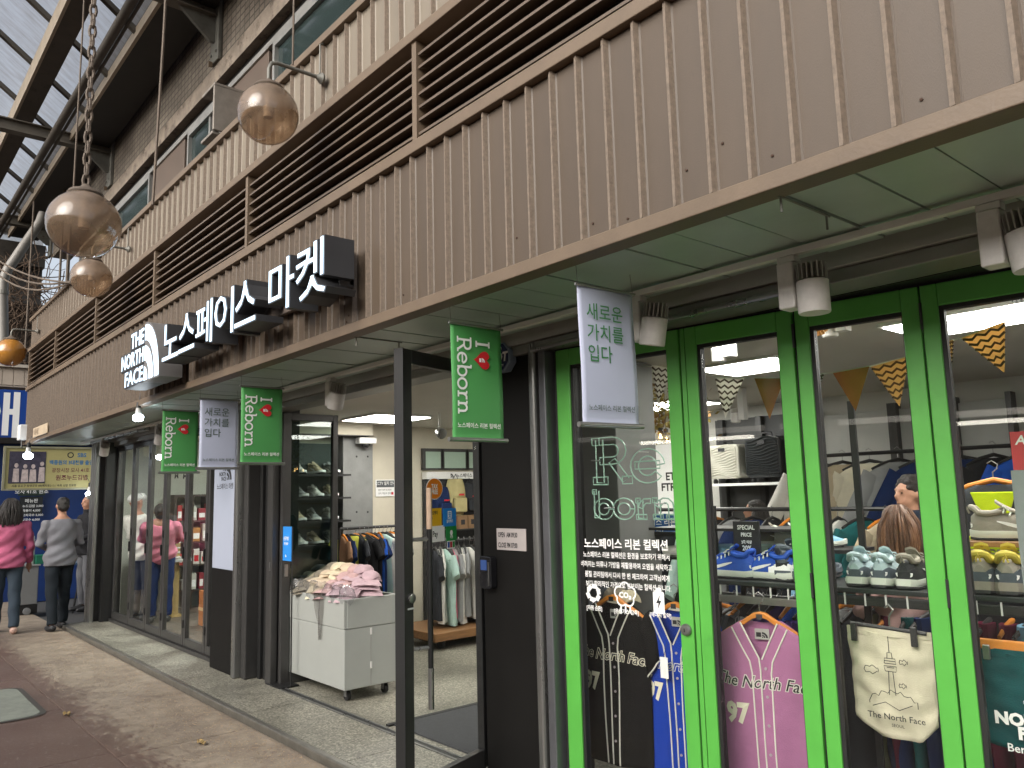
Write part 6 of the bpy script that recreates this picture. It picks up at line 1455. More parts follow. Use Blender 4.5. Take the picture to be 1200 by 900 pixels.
# ---- tote bags
def tote(u0, u1, z0, z1, d, c, label, slant=.0):
    t = thing('tote_bag', label, 'tote bag', GP((u0+u1)/2, d, z0))
    W_ = u1-u0; H_ = z1-z0
    rs = random.Random(int(u0*100))
    def fn(s, k):
        def f(u, v):
            a = u0+W_*(u*(1-.10*slant*(1-v))+.03*slant*(1-v)); b = z1-H_*(1-v)*(.88+slant*.16*min(1, u*3.2, (1-u)*5))+0
            bul = .028*math.sin(PI*u)*(.35+.65*math.sin(PI*min(1, (1-v)*.9+.1)))
            wr = .007*math.sin(17*u+9*v)+.006*math.sin(7*u-16*v+2)+.004*math.sin(31*v+5*u)
            return FG(a, b - (.02*math.sin(PI*u) if v > .98 else 0), -d + s*(bul+.003) + wr*(.8 if s > 0 else .4))
        return f
    MB().grid(fn(1, 0), 22, 22).build('front', c, t, smooth=True, solid=.002); MB().grid(fn(-1, 0), 14, 14).build('back', c, t, smooth=True, solid=.002)
    hm = MB().grid(lambda u, v: FG(u0+W_*u, z1-.03+.03*v, -d+.031*math.sin(PI*u)*.5+.008), 12, 1).build('hem', c, t, smooth=True)
    return t
tc_ = cloth('canvas', '#cfc7b0', .9, .08); tt_ = cloth('teal_canvas', '#0f4a4c', .9, .12)
a0, z1 = gpx(993, 732, .24); a1, _ = gpx(1097, 742, .24); _, z0 = gpx(1040, 858, .24)
tb_ = tote(a0, a1, z0, z1, .24, tc_, 'cream canvas tote with tower drawing clipped to a black hanger', 1.0)
FT = FRM(GP(0, .186, 0), GU, (0, 0, 1)); cx = (a0+a1)/2+.005; zb_ = z0+.1
dr = MB(); lw = .003
def L_(p): dr.ribbon([(cx+a, zb_+b) for a, b in p], lw, FT, 0)
L_([(-.012, .06), (-.008, .15)]); L_([(.012, .06), (.008, .15)]); L_([(-.02, .15), (.02, .15), (.024, .17), (-.024, .17), (-.02, .15)]); L_([(-.022, .18), (.022, .18), (.02, .2), (-.02, .2), (-.022, .18)]); L_([(-.01, .2), (-.008, .222), (.008, .222), (.01, .2)]); L_([(0, .222), (0, .285)]); L_([(-.014, .165), (.014, .165)]); L_([(-.02, .19), (.02, .19)])
L_([(-.09, .02)]+[(-.09+.012*k, .03+.02*abs(math.sin(k*1.1))+.03*math.sin(PI*k/15)) for k in range(16)]+[(.09, .02)])
for ox, oy, s_ in ((-.075, .15, .028), (.05, .19, .016), (.04, .10, .014)): L_([(ox+s_*math.cos(R(20*k)), oy+s_*.5*math.sin(R(20*k))+.004*math.sin(k*2.1)) for k in range(19)])
L_([(-.08, .01), (-.03, .03), (.02, .005), (.07, .03)]); dr.text('The North Face', FT, .033, cx+.005, zb_-.035, 'CENTER', .0003, 0).text('SEOUL', FT, .016, cx+.01, zb_-.06, 'CENTER', .0002, 0)
dr.build('print', M_ink, tb_)
ch = thing('clip_hanger', 'black trouser hanger with two clips holding the cream tote', 'hanger', GP(cx, .24, z1)); MB().tube([GP(a0+.02, .22, z1+.012), GP(a1-.03, .22, z1-.005)], .008, 8).build('bar', M_hb, ch)
for u in (a0+.04, a1-.07): MB().fbox(FG, u-.012, u+.012, z1-.055, z1+.02, -.205, -.19).build('clip', M_hb, ch, bevel=.003)
MB().tube([GP(cx, .22, z1+.015), GP(cx, .22, z1+.05), GP(cx+.015, .23, z1+.075), GP(cx-.005, .24, z1+.095), GP(cx-.02, .24, z1+.08)], .0035, 6).build('hook', M_silver, ch)
a0, z1 = gpx(1147, 757, .24); _, z0 = gpx(1180, 888, .24); a1 = a0+.36
tb2 = tote(a0, a1, z0, z1, .24, tt_, 'teal tote bag with white lettering clipped to a wooden hanger', 0.25)
FT2 = FRM(GP(0, .188, 0), GU, (0, 0, 1)); mm = MB(); xx = a0+.245; zm = z0+.18
for k, s_ in enumerate(('THE', 'NORTH', 'FACE')): mm.text(s_, FT2, .058, xx, zm-.046*k, 'RIGHT', .003, 0)
dome_logo(mm, FT2, xx+.012, zm-.092, .13); mm.text('Berkeley, California', FT2, .04, a0+.07, zm-.14, 'LEFT', .0004, 0); mm.build('print', M_vinyl, tb2)
ch = thing('clip_hanger', 'orange wooden clip hanger holding the teal bag', 'hanger', GP(a0+.15, .24, z1)); MB().fbox(FG, a0+.0, a1, z1-.005, z1+.03, -.25, -.225).build('bar', MATS['hanger_wood'], ch, bevel=.004)
for u in (a0+.03, a1-.04): MB().fbox(FG, u-.012, u+.012, z1-.04, z1+.012, -.222, -.205).build('clip', M_silver, ch, bevel=.003)
# ---- clothes under the shelf: rails of trousers and tops
random.seed(5)
def pants_mesh():
    m = MB()
    for s in (-1, 1): m.loft([[Vector((s*.075+.085*math.cos(2*PI*j/10)*w_, .035*math.sin(2*PI*j/10)+.01*math.sin(8*z+j), z)) for j in range(10)] for z, w_ in ((0, .95), (-.15, 1.0), (-.35, .85), (-.6, .75), (-.85, .72))])
    return m
PANT = mshare(pants_mesh(), 'garment', cloth('x', '#888888'), True)
rk2, A, B = rack('clothes_rack', 'low black rail of hanging trousers and tops below the shoe shelf', GP(.5, .95, 0), GP(2.7, .95, 0), zsh-.09)
cs_ = ['char', 'grey', 'purple', 'royal', 'purple', 'sand', 'grey', 'char', 'olive', 'maroon', 'teal', 'navy', 'sky', 'royal', 'maroon', 'maroon', 'sky', 'grey', 'teal', 'navy', 'brown', 'black', 'grey', 'teal', 'pink', 'char']
for i, c in enumerate(cs_):
    u = .55+i*.083; p = GP(u, .95, zsh-.18); up_ = u < 1.2
    garment(p, RZG+R(78)+random.uniform(-.15, .15), LONG if up_ else PANT, GC[c], N_[c]+(' jacket' if up_ else ' trousers')+' on the low rail below the shoe shelf', N_[c]+(' jackets' if up_ else ' trousers')+' on the low rail', 'jacket' if up_ else 'trousers', M_hb if i % 3 else None, 1.0)
# rack with dark garments deeper in the shop
rk3, A, B = rack('clothes_rack', 'long black rail of dark jackets in the middle of the shop', (-5.4, 5.4), (-2.0, 5.7), 1.42)
cs_ = ['black', 'char', 'grey', 'black', 'white', 'black', 'char', 'mint', 'black', 'grey', 'navy', 'black', 'char', 'sky', 'white', 'teal', 'sand', 'black', 'navy', 'char']
for i, c in enumerate(cs_):
    t_ = (i+.5)/len(cs_); garment((-5.4+3.4*t_, 5.4+.3*t_, 1.335), R(80)+random.uniform(-.3, .3), LONG if i % 2 else TEE[1], GC[c], N_[c]+' top on the long rail in mid shop', N_[c]+' tops on the mid-shop rail', 'jacket' if i % 2 else 'shirt', M_hb if i % 4 else None)
rk4, A, B = rack('clothes_rack', 'tall black rail of coats near the back wall', (-3.7, 6.6), (-.3, 6.6), 1.85)
cs_ = ['white', 'sand', 'cream', 'grey', 'navy', 'navy', 'black', 'royal', 'char', 'olive', 'royal', 'royal', 'black', 'navy']
for i, c in enumerate(cs_): garment((-3.6+i*.235, 6.6, 1.765), R(40)+random.uniform(-.4, .4), LONG, GC[c], N_[c]+' coat on the tall rail near the back wall', N_[c]+' coats on the back rail', 'coat', M_hb, 1.15)
# black caps and pale jackets behind the first leaf
for k, (px, py, c) in enumerate(((708, 698, 5), (722, 700, 1), (735, 704, 0))):
    u, z = gpx(px, py, .62); hat(GP(u, .62, z), (0, 0, RZG-R(90)), HM[c], ('charcoal', 'sand', 'cream')[k]+' cap on a peg behind the black jersey', None)
rk5, A, B = rack('clothes_rack', 'rail of pale jackets behind the jerseys', GP(.2, 1.15, 0), GP(1.15, 1.15, 0), gpx(760, 690, 1.15)[1])
for i, c in enumerate(['grey', 'grey', 'char', 'sand', 'olive', 'grey', 'white', 'char', 'sky', 'purple']):
    garment(GP(.25+.09*i, 1.15, gpx(760, 690, 1.15)[1]-.085), RZG+R(70)+random.uniform(-.2, .2), LONG, GC[c], N_[c]+' jacket on the rail behind the jerseys', N_[c]+' jackets behind the jerseys', 'jacket', M_hb if i % 2 else None)
# shelf with folded tops behind the text
fs_ = thing('folded_shelf', 'dark wall shelf of folded tops behind the white window text', 'shelf', GP(.45, .8, 1.2))
for z in (1.22, 1.38): MB().fbox(FG, .05, .95, z-.015, z, -1.05, -.72).build('shelf', M_framed, fs_)
for k in range(4): MB().fbox(FG, .1+.21*k, .28+.21*k, 1.2205, 1.2205+.05+.01*(k % 3), -1.0, -.76).build('folded_top', GC[('white', 'sky', 'mint', 'lime')[k]], fs_, bevel=.02)
# ---- suitcases on a back shelf
def suitcase(p, w_, h_, c, label):
    t = thing('suitcase', label, 'suitcase', p); x, y, z = p; F_c = FRM((x-w_/2, y, z+.05), (1, 0, 0), (0, 0, 1))
    n = 26; pr = []
    MB().prism(rrect(0, w_, 0, h_, .05, 5), F_c, -.11, .11).build('shell', c, t, bevel=.02)
    rb = MB()
    for k in range(14):
        b = h_*(.08+.84*k/13); pts = [(w_*(.08+.84*i/10), b+.022*math.sin(PI*i/10*1.6+k*.35)) for i in range(11)]; rb.tube([F_c(a, q, .112) for a, q in pts], .008, 6)
    rb.build('ribs', c, t, smooth=True)
    for a in (.05, w_-.05): MB().tube([F_c(a, -.03, .06), F_c(a+.02, -.03, .06)], .03, 10).build('wheel', M_gasket, t)
    MB().tube([F_c(w_*.35, h_, 0), F_c(w_*.38, h_+.04, 0), F_c(w_*.62, h_+.04, 0), F_c(w_*.65, h_, 0)], .01, 6).build('handle', M_framed, t)
    mm = MB(); mm.fbox(F_c, w_*.4, w_*.6, h_*.8, h_*.9, .121, .124).build('badge', M_ink, t)
p = ony(857, 566, 7.0); q = ony(857, 522, 7.0); wl = thing('suitcase_shelf', 'white shelf carrying two suitcases on the back wall', 'shelf', (p.x, 7.05, p.z-.03)); a = ony(835, 568, 6.85).x; b = ony(930, 568, 6.85).x
MB().box(a, b, 6.8, 7.18, p.z-.03, p.z-.005).build('board', M_vinyl, wl); MB().box(a-.1, b+.1, 7.1, 7.19, .9, 2.3).build('back_panel', mat('panel_dark', '#3c3d3d', .6), wl)
for i in range(3): MB().box(a+(b-a)*i/2-.03, a+(b-a)*i/2+.03, 7.04, 7.1, .2, 2.3).build('post', M_framed, wl)
suitcase((p.x, 6.98, p.z-.005), .38, q.z-p.z-.04, mat('case_white', '#b9b7ab', .35, 0, .05), 'off-white ribbed hard suitcase on the back shelf')
p2 = ony(904, 566, 7.0); q2 = ony(904, 512, 7.0); suitcase((p2.x, 6.98, p.z-.005), .40, q2.z-p.z-.04, mat('case_black', '#1c2022', .3, 0, .05), 'black wavy hard suitcase on the back shelf')
# ---- pennants
M_copper = mat('copper_foil', '#b0673c', .3, .75, .15, 8); M_gold = paper('gold_paper', '#d3b483'); M_pw = paper('pennant_paper', '#dcd8d0')
def pennant(pts, kind, label, d=.42):
    (x0, y0), (x1, y1), (x2, y2) = pts
    A = gpx(x0, y0, d); B = gpx(x1, y1, d); Cc = gpx(x2, y2, d)
    t = thing('pennant', label, 'pennant', GP(Cc[0], d, Cc[1]), group='pennants along the window'); F_p = FRM(GP(0, d, 0), GU, (0, 0, 1))
    MB().prism([A, Cc, B], F_p, 0, .0015).build('flag', {'copper': M_copper, 'gold': M_gold, 'white': M_pw}[kind], t)
    if kind != 'copper':
        m = MB(); n = 6
        for k in range(n):
            v = (k+.35)/n*.86
            def pt(s, v_): # s across 0..1, v down
                l = (A[0]+(Cc[0]-A[0])*v_, A[1]+(Cc[1]-A[1])*v_); r = (B[0]+(Cc[0]-B[0])*v_, B[1]+(Cc[1]-B[1])*v_); return (l[0]+(r[0]-l[0])*s, l[1]+(r[1]-l[1])*s)
            seg = 6 if v < .4 else 4 if v < .65 else 2; P = [pt(i/seg, min(.97, v+(.07 if i % 2 else 0))) for i in range(seg+1)]
            m.ribbon(P, .011, F_p, .0021)
        m.build('chevrons', mat('chevron_dark', '#4a3a2e', .6) if kind == 'white' else mat('chevron_brown', '#5a3e28', .5), t)
    MB().tube([F_p(A[0], A[1], .001), F_p(B[0], B[1], .001)], .0022, 4).build('string', M_white, t)
pennant(((764, 428), (789, 432), (771, 473)), 'white', 'white chevron pennant half hidden behind the white banner')
pennant(((838, 442), (872, 443), (850, 490)), 'white', 'white chevron pennant next to the plain copper one')
pennant(((884, 443), (919, 443), (902, 491)), 'copper', 'plain copper foil pennant above the suitcases')
pennant(((950, 439), (966, 438), (956, 462)), 'white', 'small white chevron pennant beside the green stile')
pennant(((976, 437), (1019, 429), (1003, 482)), 'copper', 'plain copper foil pennant beside the gold chevron one')
pennant(((1020, 430), (1066, 417), (1054, 476)), 'gold', 'gold chevron pennant above the man with curly hair')
pennant(((1126, 396), (1178, 377), (1177, 437)), 'gold', 'gold chevron pennant in front of the bright ceiling panel')
pennant(((1110, 400), (1117, 398), (1115, 430)), 'gold', 'narrow gold pennant edge beside the green stile')
st_ = thing('pennant_string', 'white string from which the pennants hang', 'string', GP(.8, .42, 2.0)); P = [gpx(*q, .425) for q in ((700, 425), (790, 432), (838, 442), (884, 443), (919, 443), (950, 439), (976, 437), (1020, 429), (1066, 417), (1126, 396), (1200, 372))]
MB().tube([GP(u, .425, z) for u, z in P], .002, 4).build('string', M_white, st_); MB().lathe([(.01, 0), (.01, .01)], c=GP(P[0][0], .425, P[0][1]), n=8).build('pin', M_silver, st_)
# ---- pendant filament bulbs and dried plant
M_warm = emis('filament', (1.0, .62, .25), 14); M_clear = glass('bulb_glass', (1, .95, .85), 1.3)
for k, (px, py) in enumerate(((743, 509), (757, 506), (744, 516), (774, 511), (781, 515))):
    d = 1.35+.08*k; u, z = gpx(px, py, d); p = GP(u, d, z); t = thing('filament_bulb', 'glowing warm filament bulb among the dried leaves', 'bulb', p, group='warm filament bulbs')
    MB().sphere(p, .032, 14, (1, 1, 1.2)).build('glass', M_clear, t, smooth=True); MB().tube([p+Vector((-.008, 0, -.015)), p+Vector((0, 0, .012)), p+Vector((.008, 0, -.015))], .006, 5).build('filament', M_warm, t)
    MB().lathe([(.015, .034), (.016, .075), (.006, .08)], c=p, n=10).build('socket', M_framed, t); MB().tube([p+Vector((0, 0, .08)), Vector((p.x, p.y, ZC-.005))], .003, 5).build('cord', M_framed, t)
random.seed(8); lf_ = MB(); lf2 = MB(); c0 = GP(*[gpx(772, 485, 1.5)[0], 1.5, gpx(772, 485, 1.5)[1]])
hp = thing('hanging_plant', 'dried ochre leafy garland hanging from the ceiling above the bulbs', 'plant', c0)
for k in range(420):
    s_ = random.choice([0, 0, 1]); c = c0+Vector((random.gauss(0, .19), random.gauss(0, .12), random.gauss(.02, .10))); r1 = Vector((random.gauss(0, 1), random.gauss(0, 1), random.gauss(-.4, .6))).normalized()*.045; r2 = r1.orthogonal().normalized()*.014
    (lf_ if s_ == 0 else lf2).add([c, c+r1*.5+r2, c+r1, c+r1*.5-r2], [(0, 1, 2, 3)])
a_ = lf_.build('leaves', mat('leaf_ochre', '#8a7a3a', .8, 0, .3, 9), hp); a_['kind'] = 'stuff'; a_ = lf2.build('dry_leaves', mat('leaf_brown', '#7a5a2c', .8, 0, .3, 9), hp); a_['kind'] = 'stuff'
sm = MB()
for k in range(7): sm.tube([c0+Vector((-.3+.1*k, random.uniform(-.1, .1), -.12)), c0+Vector((-.28+.1*k, 0, .1)), Vector((c0.x-.25+.08*k, c0.y, ZC-.003))], .003, 4)
sm.build('stems', mat('stem_brown', '#5a4a2c', .8), hp)
# ---- posters, blue board, boxes
pb = thing('poster', 'blue printed poster board behind the tubing sign', 'poster', (0, 0, 0)); a0, b0 = gpx(724, 622, 1.2); a1, b1 = gpx(800, 602, 1.2); pb.location = GP((a0+a1)/2, 1.2, b0)
FPB = FRM(GP(0, 1.2, 0), GU, (0, 0, 1)); MB().fbox(FPB, a0, a1, b0, b1, 0, .01).build('board', mat('poster_blue', '#1b5a9c', .4, 0, .2, 3), pb); MB().text('노스페이스 리본', FPB, .05, a0+.12, b1-.07, 'LEFT', .001, .011).text('새로운 가치를 입다', FPB, .03, a0+.12, b1-.12, 'LEFT', .0005, .011).build('lettering', M_vinyl, pb)
MB().fbox(FPB, a0, a1, b0-.03, b0-.001, -.3, .02).build('ledge', M_framed, pb)
wp = thing('wall_poster', 'white wall panel with black letters behind the first leaf', 'sign', (-5.6, YB-.02, 1.5)); FBW = FRM((0, YB-.002, 0), (1, 0, 0), (0, 0, 1)); a = ony(772, 575, YB).x; b = ony(800, 575, YB).x; zz1 = ony(785, 552, YB).z
MB().fbox(FBW, a-.1, b+.3, 1.2, 2.1, 0, .012).build('panel', M_vinyl, wp); MB().text('ET', FBW, .12, a+.12, zz1-.1, 'LEFT', .004, .013).text('FTROK', FBW, .12, a+.05, zz1-.22, 'LEFT', .004, .013).build('lettering', M_ink, wp)
rp_ = thing('poster', 'red and white poster hung at the end of the window', 'poster', GP(2.25, .5, 1.4)); a0, b0 = gpx(1188, 551, .35); _, b1 = gpx(1188, 506, .35); FRP = FRM(GP(0, .35, 0), GU, (0, 0, 1))
MB().fbox(FRP, a0, a0+.4, b0, b1, 0, .003).build('red_sheet', mat('poster_red', '#c23b40', .5), rp_); MB().fbox(FRP, a0-.01, a0+.4, b0-.6, b0-.001, 0, .003).build('white_sheet', mat('sheet_grey', '#8f9496', .5), rp_); MB().text('ALL', FRP, .05, a0+.015, b1-.05, 'LEFT', .001, .004, shear=.2).build('lettering', M_vinyl, rp_)
# wall units on the back wall seen through leaves 3 and 4
wu = thing('wall_unit', 'grey framed white wall unit on the back wall behind the curly-haired man', 'wall unit', (-2.9, YB-.05, ZF))
for (l, r) in ((958, 1045), (1055, 1078), (1125, 1185)):
    a, b = ony(l, 500, YB-.05).x, ony(r, 500, YB-.05).x; zt = ony(l, 470, YB-.05).z
    MB().box(a, b, YB-.05, YB-.003, 1.75, min(2.25, zt)).build('upper_panel', mat('unit_panel', '#b9bab6', .5, 0, .04), wu, bevel=.004)
    for xx in (a-.04, b): MB().box(xx, xx+.04, YB-.12, YB-.001, ZF, 2.3).build('post', M_frame, wu)
for z in (.6, 1.05, 1.5): MB().box(ony(958, 500, 7).x, 1.5, YB-.35, YB-.06, z-.02, z).build('shelf', mat('pale_wood', '#b59a72', .5, 0, .15, 6), wu)
for k in range(5):
    t = thing('shoe_box', 'plain white shoe box on the pale back shelves', 'box', (-2.4+.6*k, YB-.2, 1.5), group='white boxes on the back shelves'); MB().box(-2.55+.6*k, -2.25+.6*k, YB-.32, YB-.1, 1.5005, 1.6).build('carton', M_vinyl, t, bevel=.003); MB().box(-2.555+.6*k, -2.245+.6*k, YB-.325, YB-.095, 1.57, 1.603).build('lid', M_white, t)
garment(GP(gpx(1165, 570, .95)[0], .95, gpx(1165, 568, .95)[1]), RZG+R(8), TANK, GC['char'], 'charcoal vest with neon yellow panel on an orange hanger', None, 'shirt')
u, z = gpx(1165, 595, .88); ny = thing('neon_vest', 'neon yellow running vest hung over the charcoal vest', 'vest', GP(u, .88, z)); MB().prism([(u-.09, z+.07), (u+.09, z+.07), (u+.05, z-.05), (u-.05, z-.05)], FRM(GP(0, .885, 0), GU, (0, 0, 1)), 0, .012).build('panel', cloth('neon', '#b9d023'), ny, bevel=.004); MB().fbox(FRM(GP(0, .885, 0), GU, (0, 0, 1)), u-.2, u+.3, zsh+.10, zsh+.2, -.05, 0).build('lower_panel', cloth('neon', '#b9d023'), ny, bevel=.01)
for k, (px, py) in enumerate(((959, 381), (1193, 340))):
    u, z = gpx(px, py, .7); t = thing('paper_rosette', ('gold', 'silver')[k]+' pleated foil rosette hanging at the window top', 'rosette', GP(u, .7, z-.05)); m = MB(); F_r = FRM(GP(u, .7, z), GU, (0, 0, 1)); n = 36
    P = [F_r(.055*math.cos(2*PI*i/n), .055*math.sin(2*PI*i/n), .012 if i % 2 else -.006) for i in range(n)]; m.add([F_r(0, 0, .006)]+P, [(0, 1+i, 1+(i+1) % n) for i in range(n)]); m.build('pleats', (M_gold, M_silver)[k], t, solid=.0015)
    MB().tube([F_r(0, .05, 0), GP(u, .7, ZC-.004)], .0015, 4).build('thread', M_white, t)
def inner_spot(px, py, d, label):
    u, z = gpx(px, py, d); p = GP(u, d, z); t = thing('spotlight', label, 'spotlight', p)
    MB().lathe([(.035, -.06), (.04, -.055), (.04, .02), (.03, .022)], c=p, n=18).build('head', M_spw, t, smooth=True); MB().box(p.x+.045, p.x+.1, p.y-.03, p.y+.03, p.z-.04, ZC-.01).build('driver', M_white, t); MB().lathe([(.03, .022), (.036, .026), (.036, .055), (.01, .056)], c=p, n=18).build('heat_sink', M_fin, t)
inner_spot(842, 412, .8, 'white spotlight on the shop ceiling behind the second green leaf'); inner_spot(972, 382, .9, 'white spotlight on the shop ceiling behind the third green leaf'); inner_spot(862, 487, 3.0, 'small white spotlight on the ceiling above the suitcases')
# ---- neighbouring unit (cafe) furniture
sh_ = thing('bookshelf', 'dark open shelf with red and white packets in the neighbouring unit', 'shelf', (-11.9, 4.1, ZF))
M_dw = mat('dark_wood', '#3a2c22', .5, 0, .2, 6); SX0, SX1 = -12.03, -11.74; Y0_, Y1_ = onx(205, 620, SX1).y, onx(263, 620, SX1).y
for z in (.35, .7, 1.02, 1.32): MB().box(SX0, SX1, Y0_, Y1_, z-.02, z).build('board', M_dw, sh_)
for i in range(4): MB().box(SX0, SX1+.004, Y0_+(Y1_-Y0_)*i/3-.018, Y0_+(Y1_-Y0_)*i/3+.018, ZF, 1.66).build('post', M_dw, sh_)
MB().box(SX0, SX1+.01, Y0_-.02, Y1_+.02, 1.66, 1.69).build('top', M_dw, sh_)
random.seed(4)
for z in (.35, .7, 1.02, 1.32):
    y = Y0_+.03
    while y < Y1_-.1:
        w_ = random.uniform(.05, .11); h_ = random.uniform(.14, .25); nm, cc = random.choice([('maroon', '#8a2530'), ('pale grey', '#b9b5aa'), ('red', '#aa3333'), ('brown', '#5c4630'), ('white', '#d0cdc4'), ('tan', '#b07a3a')])
        t = thing('packet', nm+' packet on the dark open shelf next door', 'packet', (SX1-.1, y+w_/2, z), group=nm+' packets on the dark shelf'); MB().box(SX1-.16, SX1-.02, y, y+w_, z, z+h_).build('pouch', mat('pk'+cc, cc, .5, 0, .1), t, bevel=.008); MB().box(SX1-.0205, SX1-.0195, y+.012, y+w_-.012, z+.04, z+h_*.6).build('label', M_vinyl if nm != 'white' else M_red, t)
        y += w_+random.uniform(.015, .05)
x0, x1 = -11.95, -11.05; ty0, ty1 = 3.2, 3.72
ct = thing('counter_table', 'pale work table with a basket in the neighbouring unit', 'table', (-11.5, 3.4, ZF))
MB().box(x0, x1, ty0, ty1, .80, .84).build('top', mat('table_pale', '#b5b7b2', .4), ct, bevel=.005)
for xx in (x0+.05, x1-.05):
    for yy in (ty0+.05, ty1-.05): MB().box(xx-.02, xx+.02, yy-.02, yy+.02, ZF, .8).build('leg', M_silver, ct)
bk_ = thing('basket', 'white perforated plastic basket on the pale work table', 'basket', (-11.45, 3.42, .845)); m = MB(); bx, by = -11.45, 3.42
for k in range(9): m.tube([(bx-.28+.07*k, by-.16, .85), (bx-.29+.0725*k, by-.17, 1.05)], .008, 5)
for z in (.86, .92, .98, 1.05): m.tube([(bx-.3, by-.17, z), (bx+.3, by-.17, z), (bx+.3, by+.17, z), (bx-.3, by+.17, z), (bx-.3, by-.17, z)], .009, 5)
m.build('lattice', M_white, bk_); MB().box(bx-.28, bx+.28, by-.16, by+.16, .845, .855).build('base', M_white, bk_)
ob = thing('orange_crate', 'orange cardboard carton on the floor of the neighbouring unit', 'box', (-10.4, 3.8, ZF)); q = onz(236, 735, ZF); xx, yy = q.x, q.y+.2; ob.location = (xx, yy, ZF); MB().box(xx-.2, xx+.2, yy-.17, yy+.17, ZF, .5).build('carton', mat('carton_orange', '#a5632f', .7, 0, .1), ob, bevel=.005); MB().box(xx-.2, xx+.2, yy-.1725, yy-.1705, .26, .30).build('tape', mat('tape', '#c9a878', .4), ob)
pw = thing('wood_post', 'pale yellow timber post standing in the neighbouring unit', 'post', onz(204, 722, ZF)); xx, yy = pw.location.x, pw.location.y; MB().box(xx-.04, xx+.04, yy-.04, yy+.04, ZF, 1.25).build('post', mat('pine', '#b59b62', .6, 0, .15, 8), pw, bevel=.004); MB().box(xx-.12, xx+.12, yy-.07, yy+.07, ZF, ZF+.03).build('foot', MATS['pine'], pw)
lt = thing('wall_letters', 'dark letters on the pale green wall next door', 'lettering', (-12.04, 4.2, 1.8)); FC = FRM((-12.046, 0, 0), (0, 1, 0), (0, 0, 1)); p = onx(243, 575, -12.04); MB().text('ICE', FC, .2, p.y, p.z-.07, 'LEFT', .01, .01, depth=.02).build('letters', M_frame, lt); MB().fbox(FC, p.y, p.y+.4, p.z-.13, p.z-.12, 0, .01).build('underline', M_frame, lt)
for k in range(2):
    p = ony(207+10*k, 553, 3.0); t = thing('star', 'black wire star hanging inside the folding door', 'ornament', p, group='wire stars in the folding door'); S = [(p.x+(.09 if i % 2 == 0 else .04)*math.sin(2*PI*i/10), p.z+(.09 if i % 2 == 0 else .04)*math.cos(2*PI*i/10)) for i in range(11)]; MB().tube([(a, 3.0, b) for a, b in S], .006, 5).build('outline', M_framed, t); MB().tube([(p.x, 3.0, p.z+.09), (p.x, 3.0, ZC)], .002, 4).build('thread', M_framed, t)
# ================================================================== PEOPLE
def remesh(mb, voxel, smooth=4):
    me = mb.mesh('tmp'); bm = bmesh.new(); bm.from_mesh(me); bmesh.ops.recalc_face_normals(bm, faces=bm.faces); bm.to_mesh(me); bm.free()
    o = bpy.data.objects.new('tmp', me); _TSC.collection.objects.link(o)
    r = o.modifiers.new('r', 'REMESH'); r.mode = 'VOXEL'; r.voxel_size = voxel; r.use_smooth_shade = True
    s = o.modifiers.new('s', 'SMOOTH'); s.factor = .5; s.iterations = smooth
    with bpy.context.temp_override(scene=_TSC, view_layer=_TSC.view_layers[0]):
        dg = bpy.context.evaluated_depsgraph_get(); dg.update(); m2 = bpy.data.meshes.new_from_object(o.evaluated_get(dg))
    bpy.data.objects.remove(o); bpy.data.meshes.remove(me); return m2
def link_mesh(name, me, m, parent):
    me.materials.clear(); me.materials.append(m); me.polygons.foreach_set('use_smooth', [True]*len(me.polygons))
    o = bpy.data.objects.new(name, me); COL.objects.link(o); o.parent = parent; return o
M_skin = mat('skin', '#a87c64', .55, 0, .06, 10)
def ell(mb, c, rx, ry, rz, n=14): mb.sphere(c, 1.0, n, (rx, ry, rz))
def ball_tube(mb, pts, rs):
    mb.tube(pts, rs, 12)
    for p, r in zip(pts, rs): mb.sphere(p, r*.99, 10)
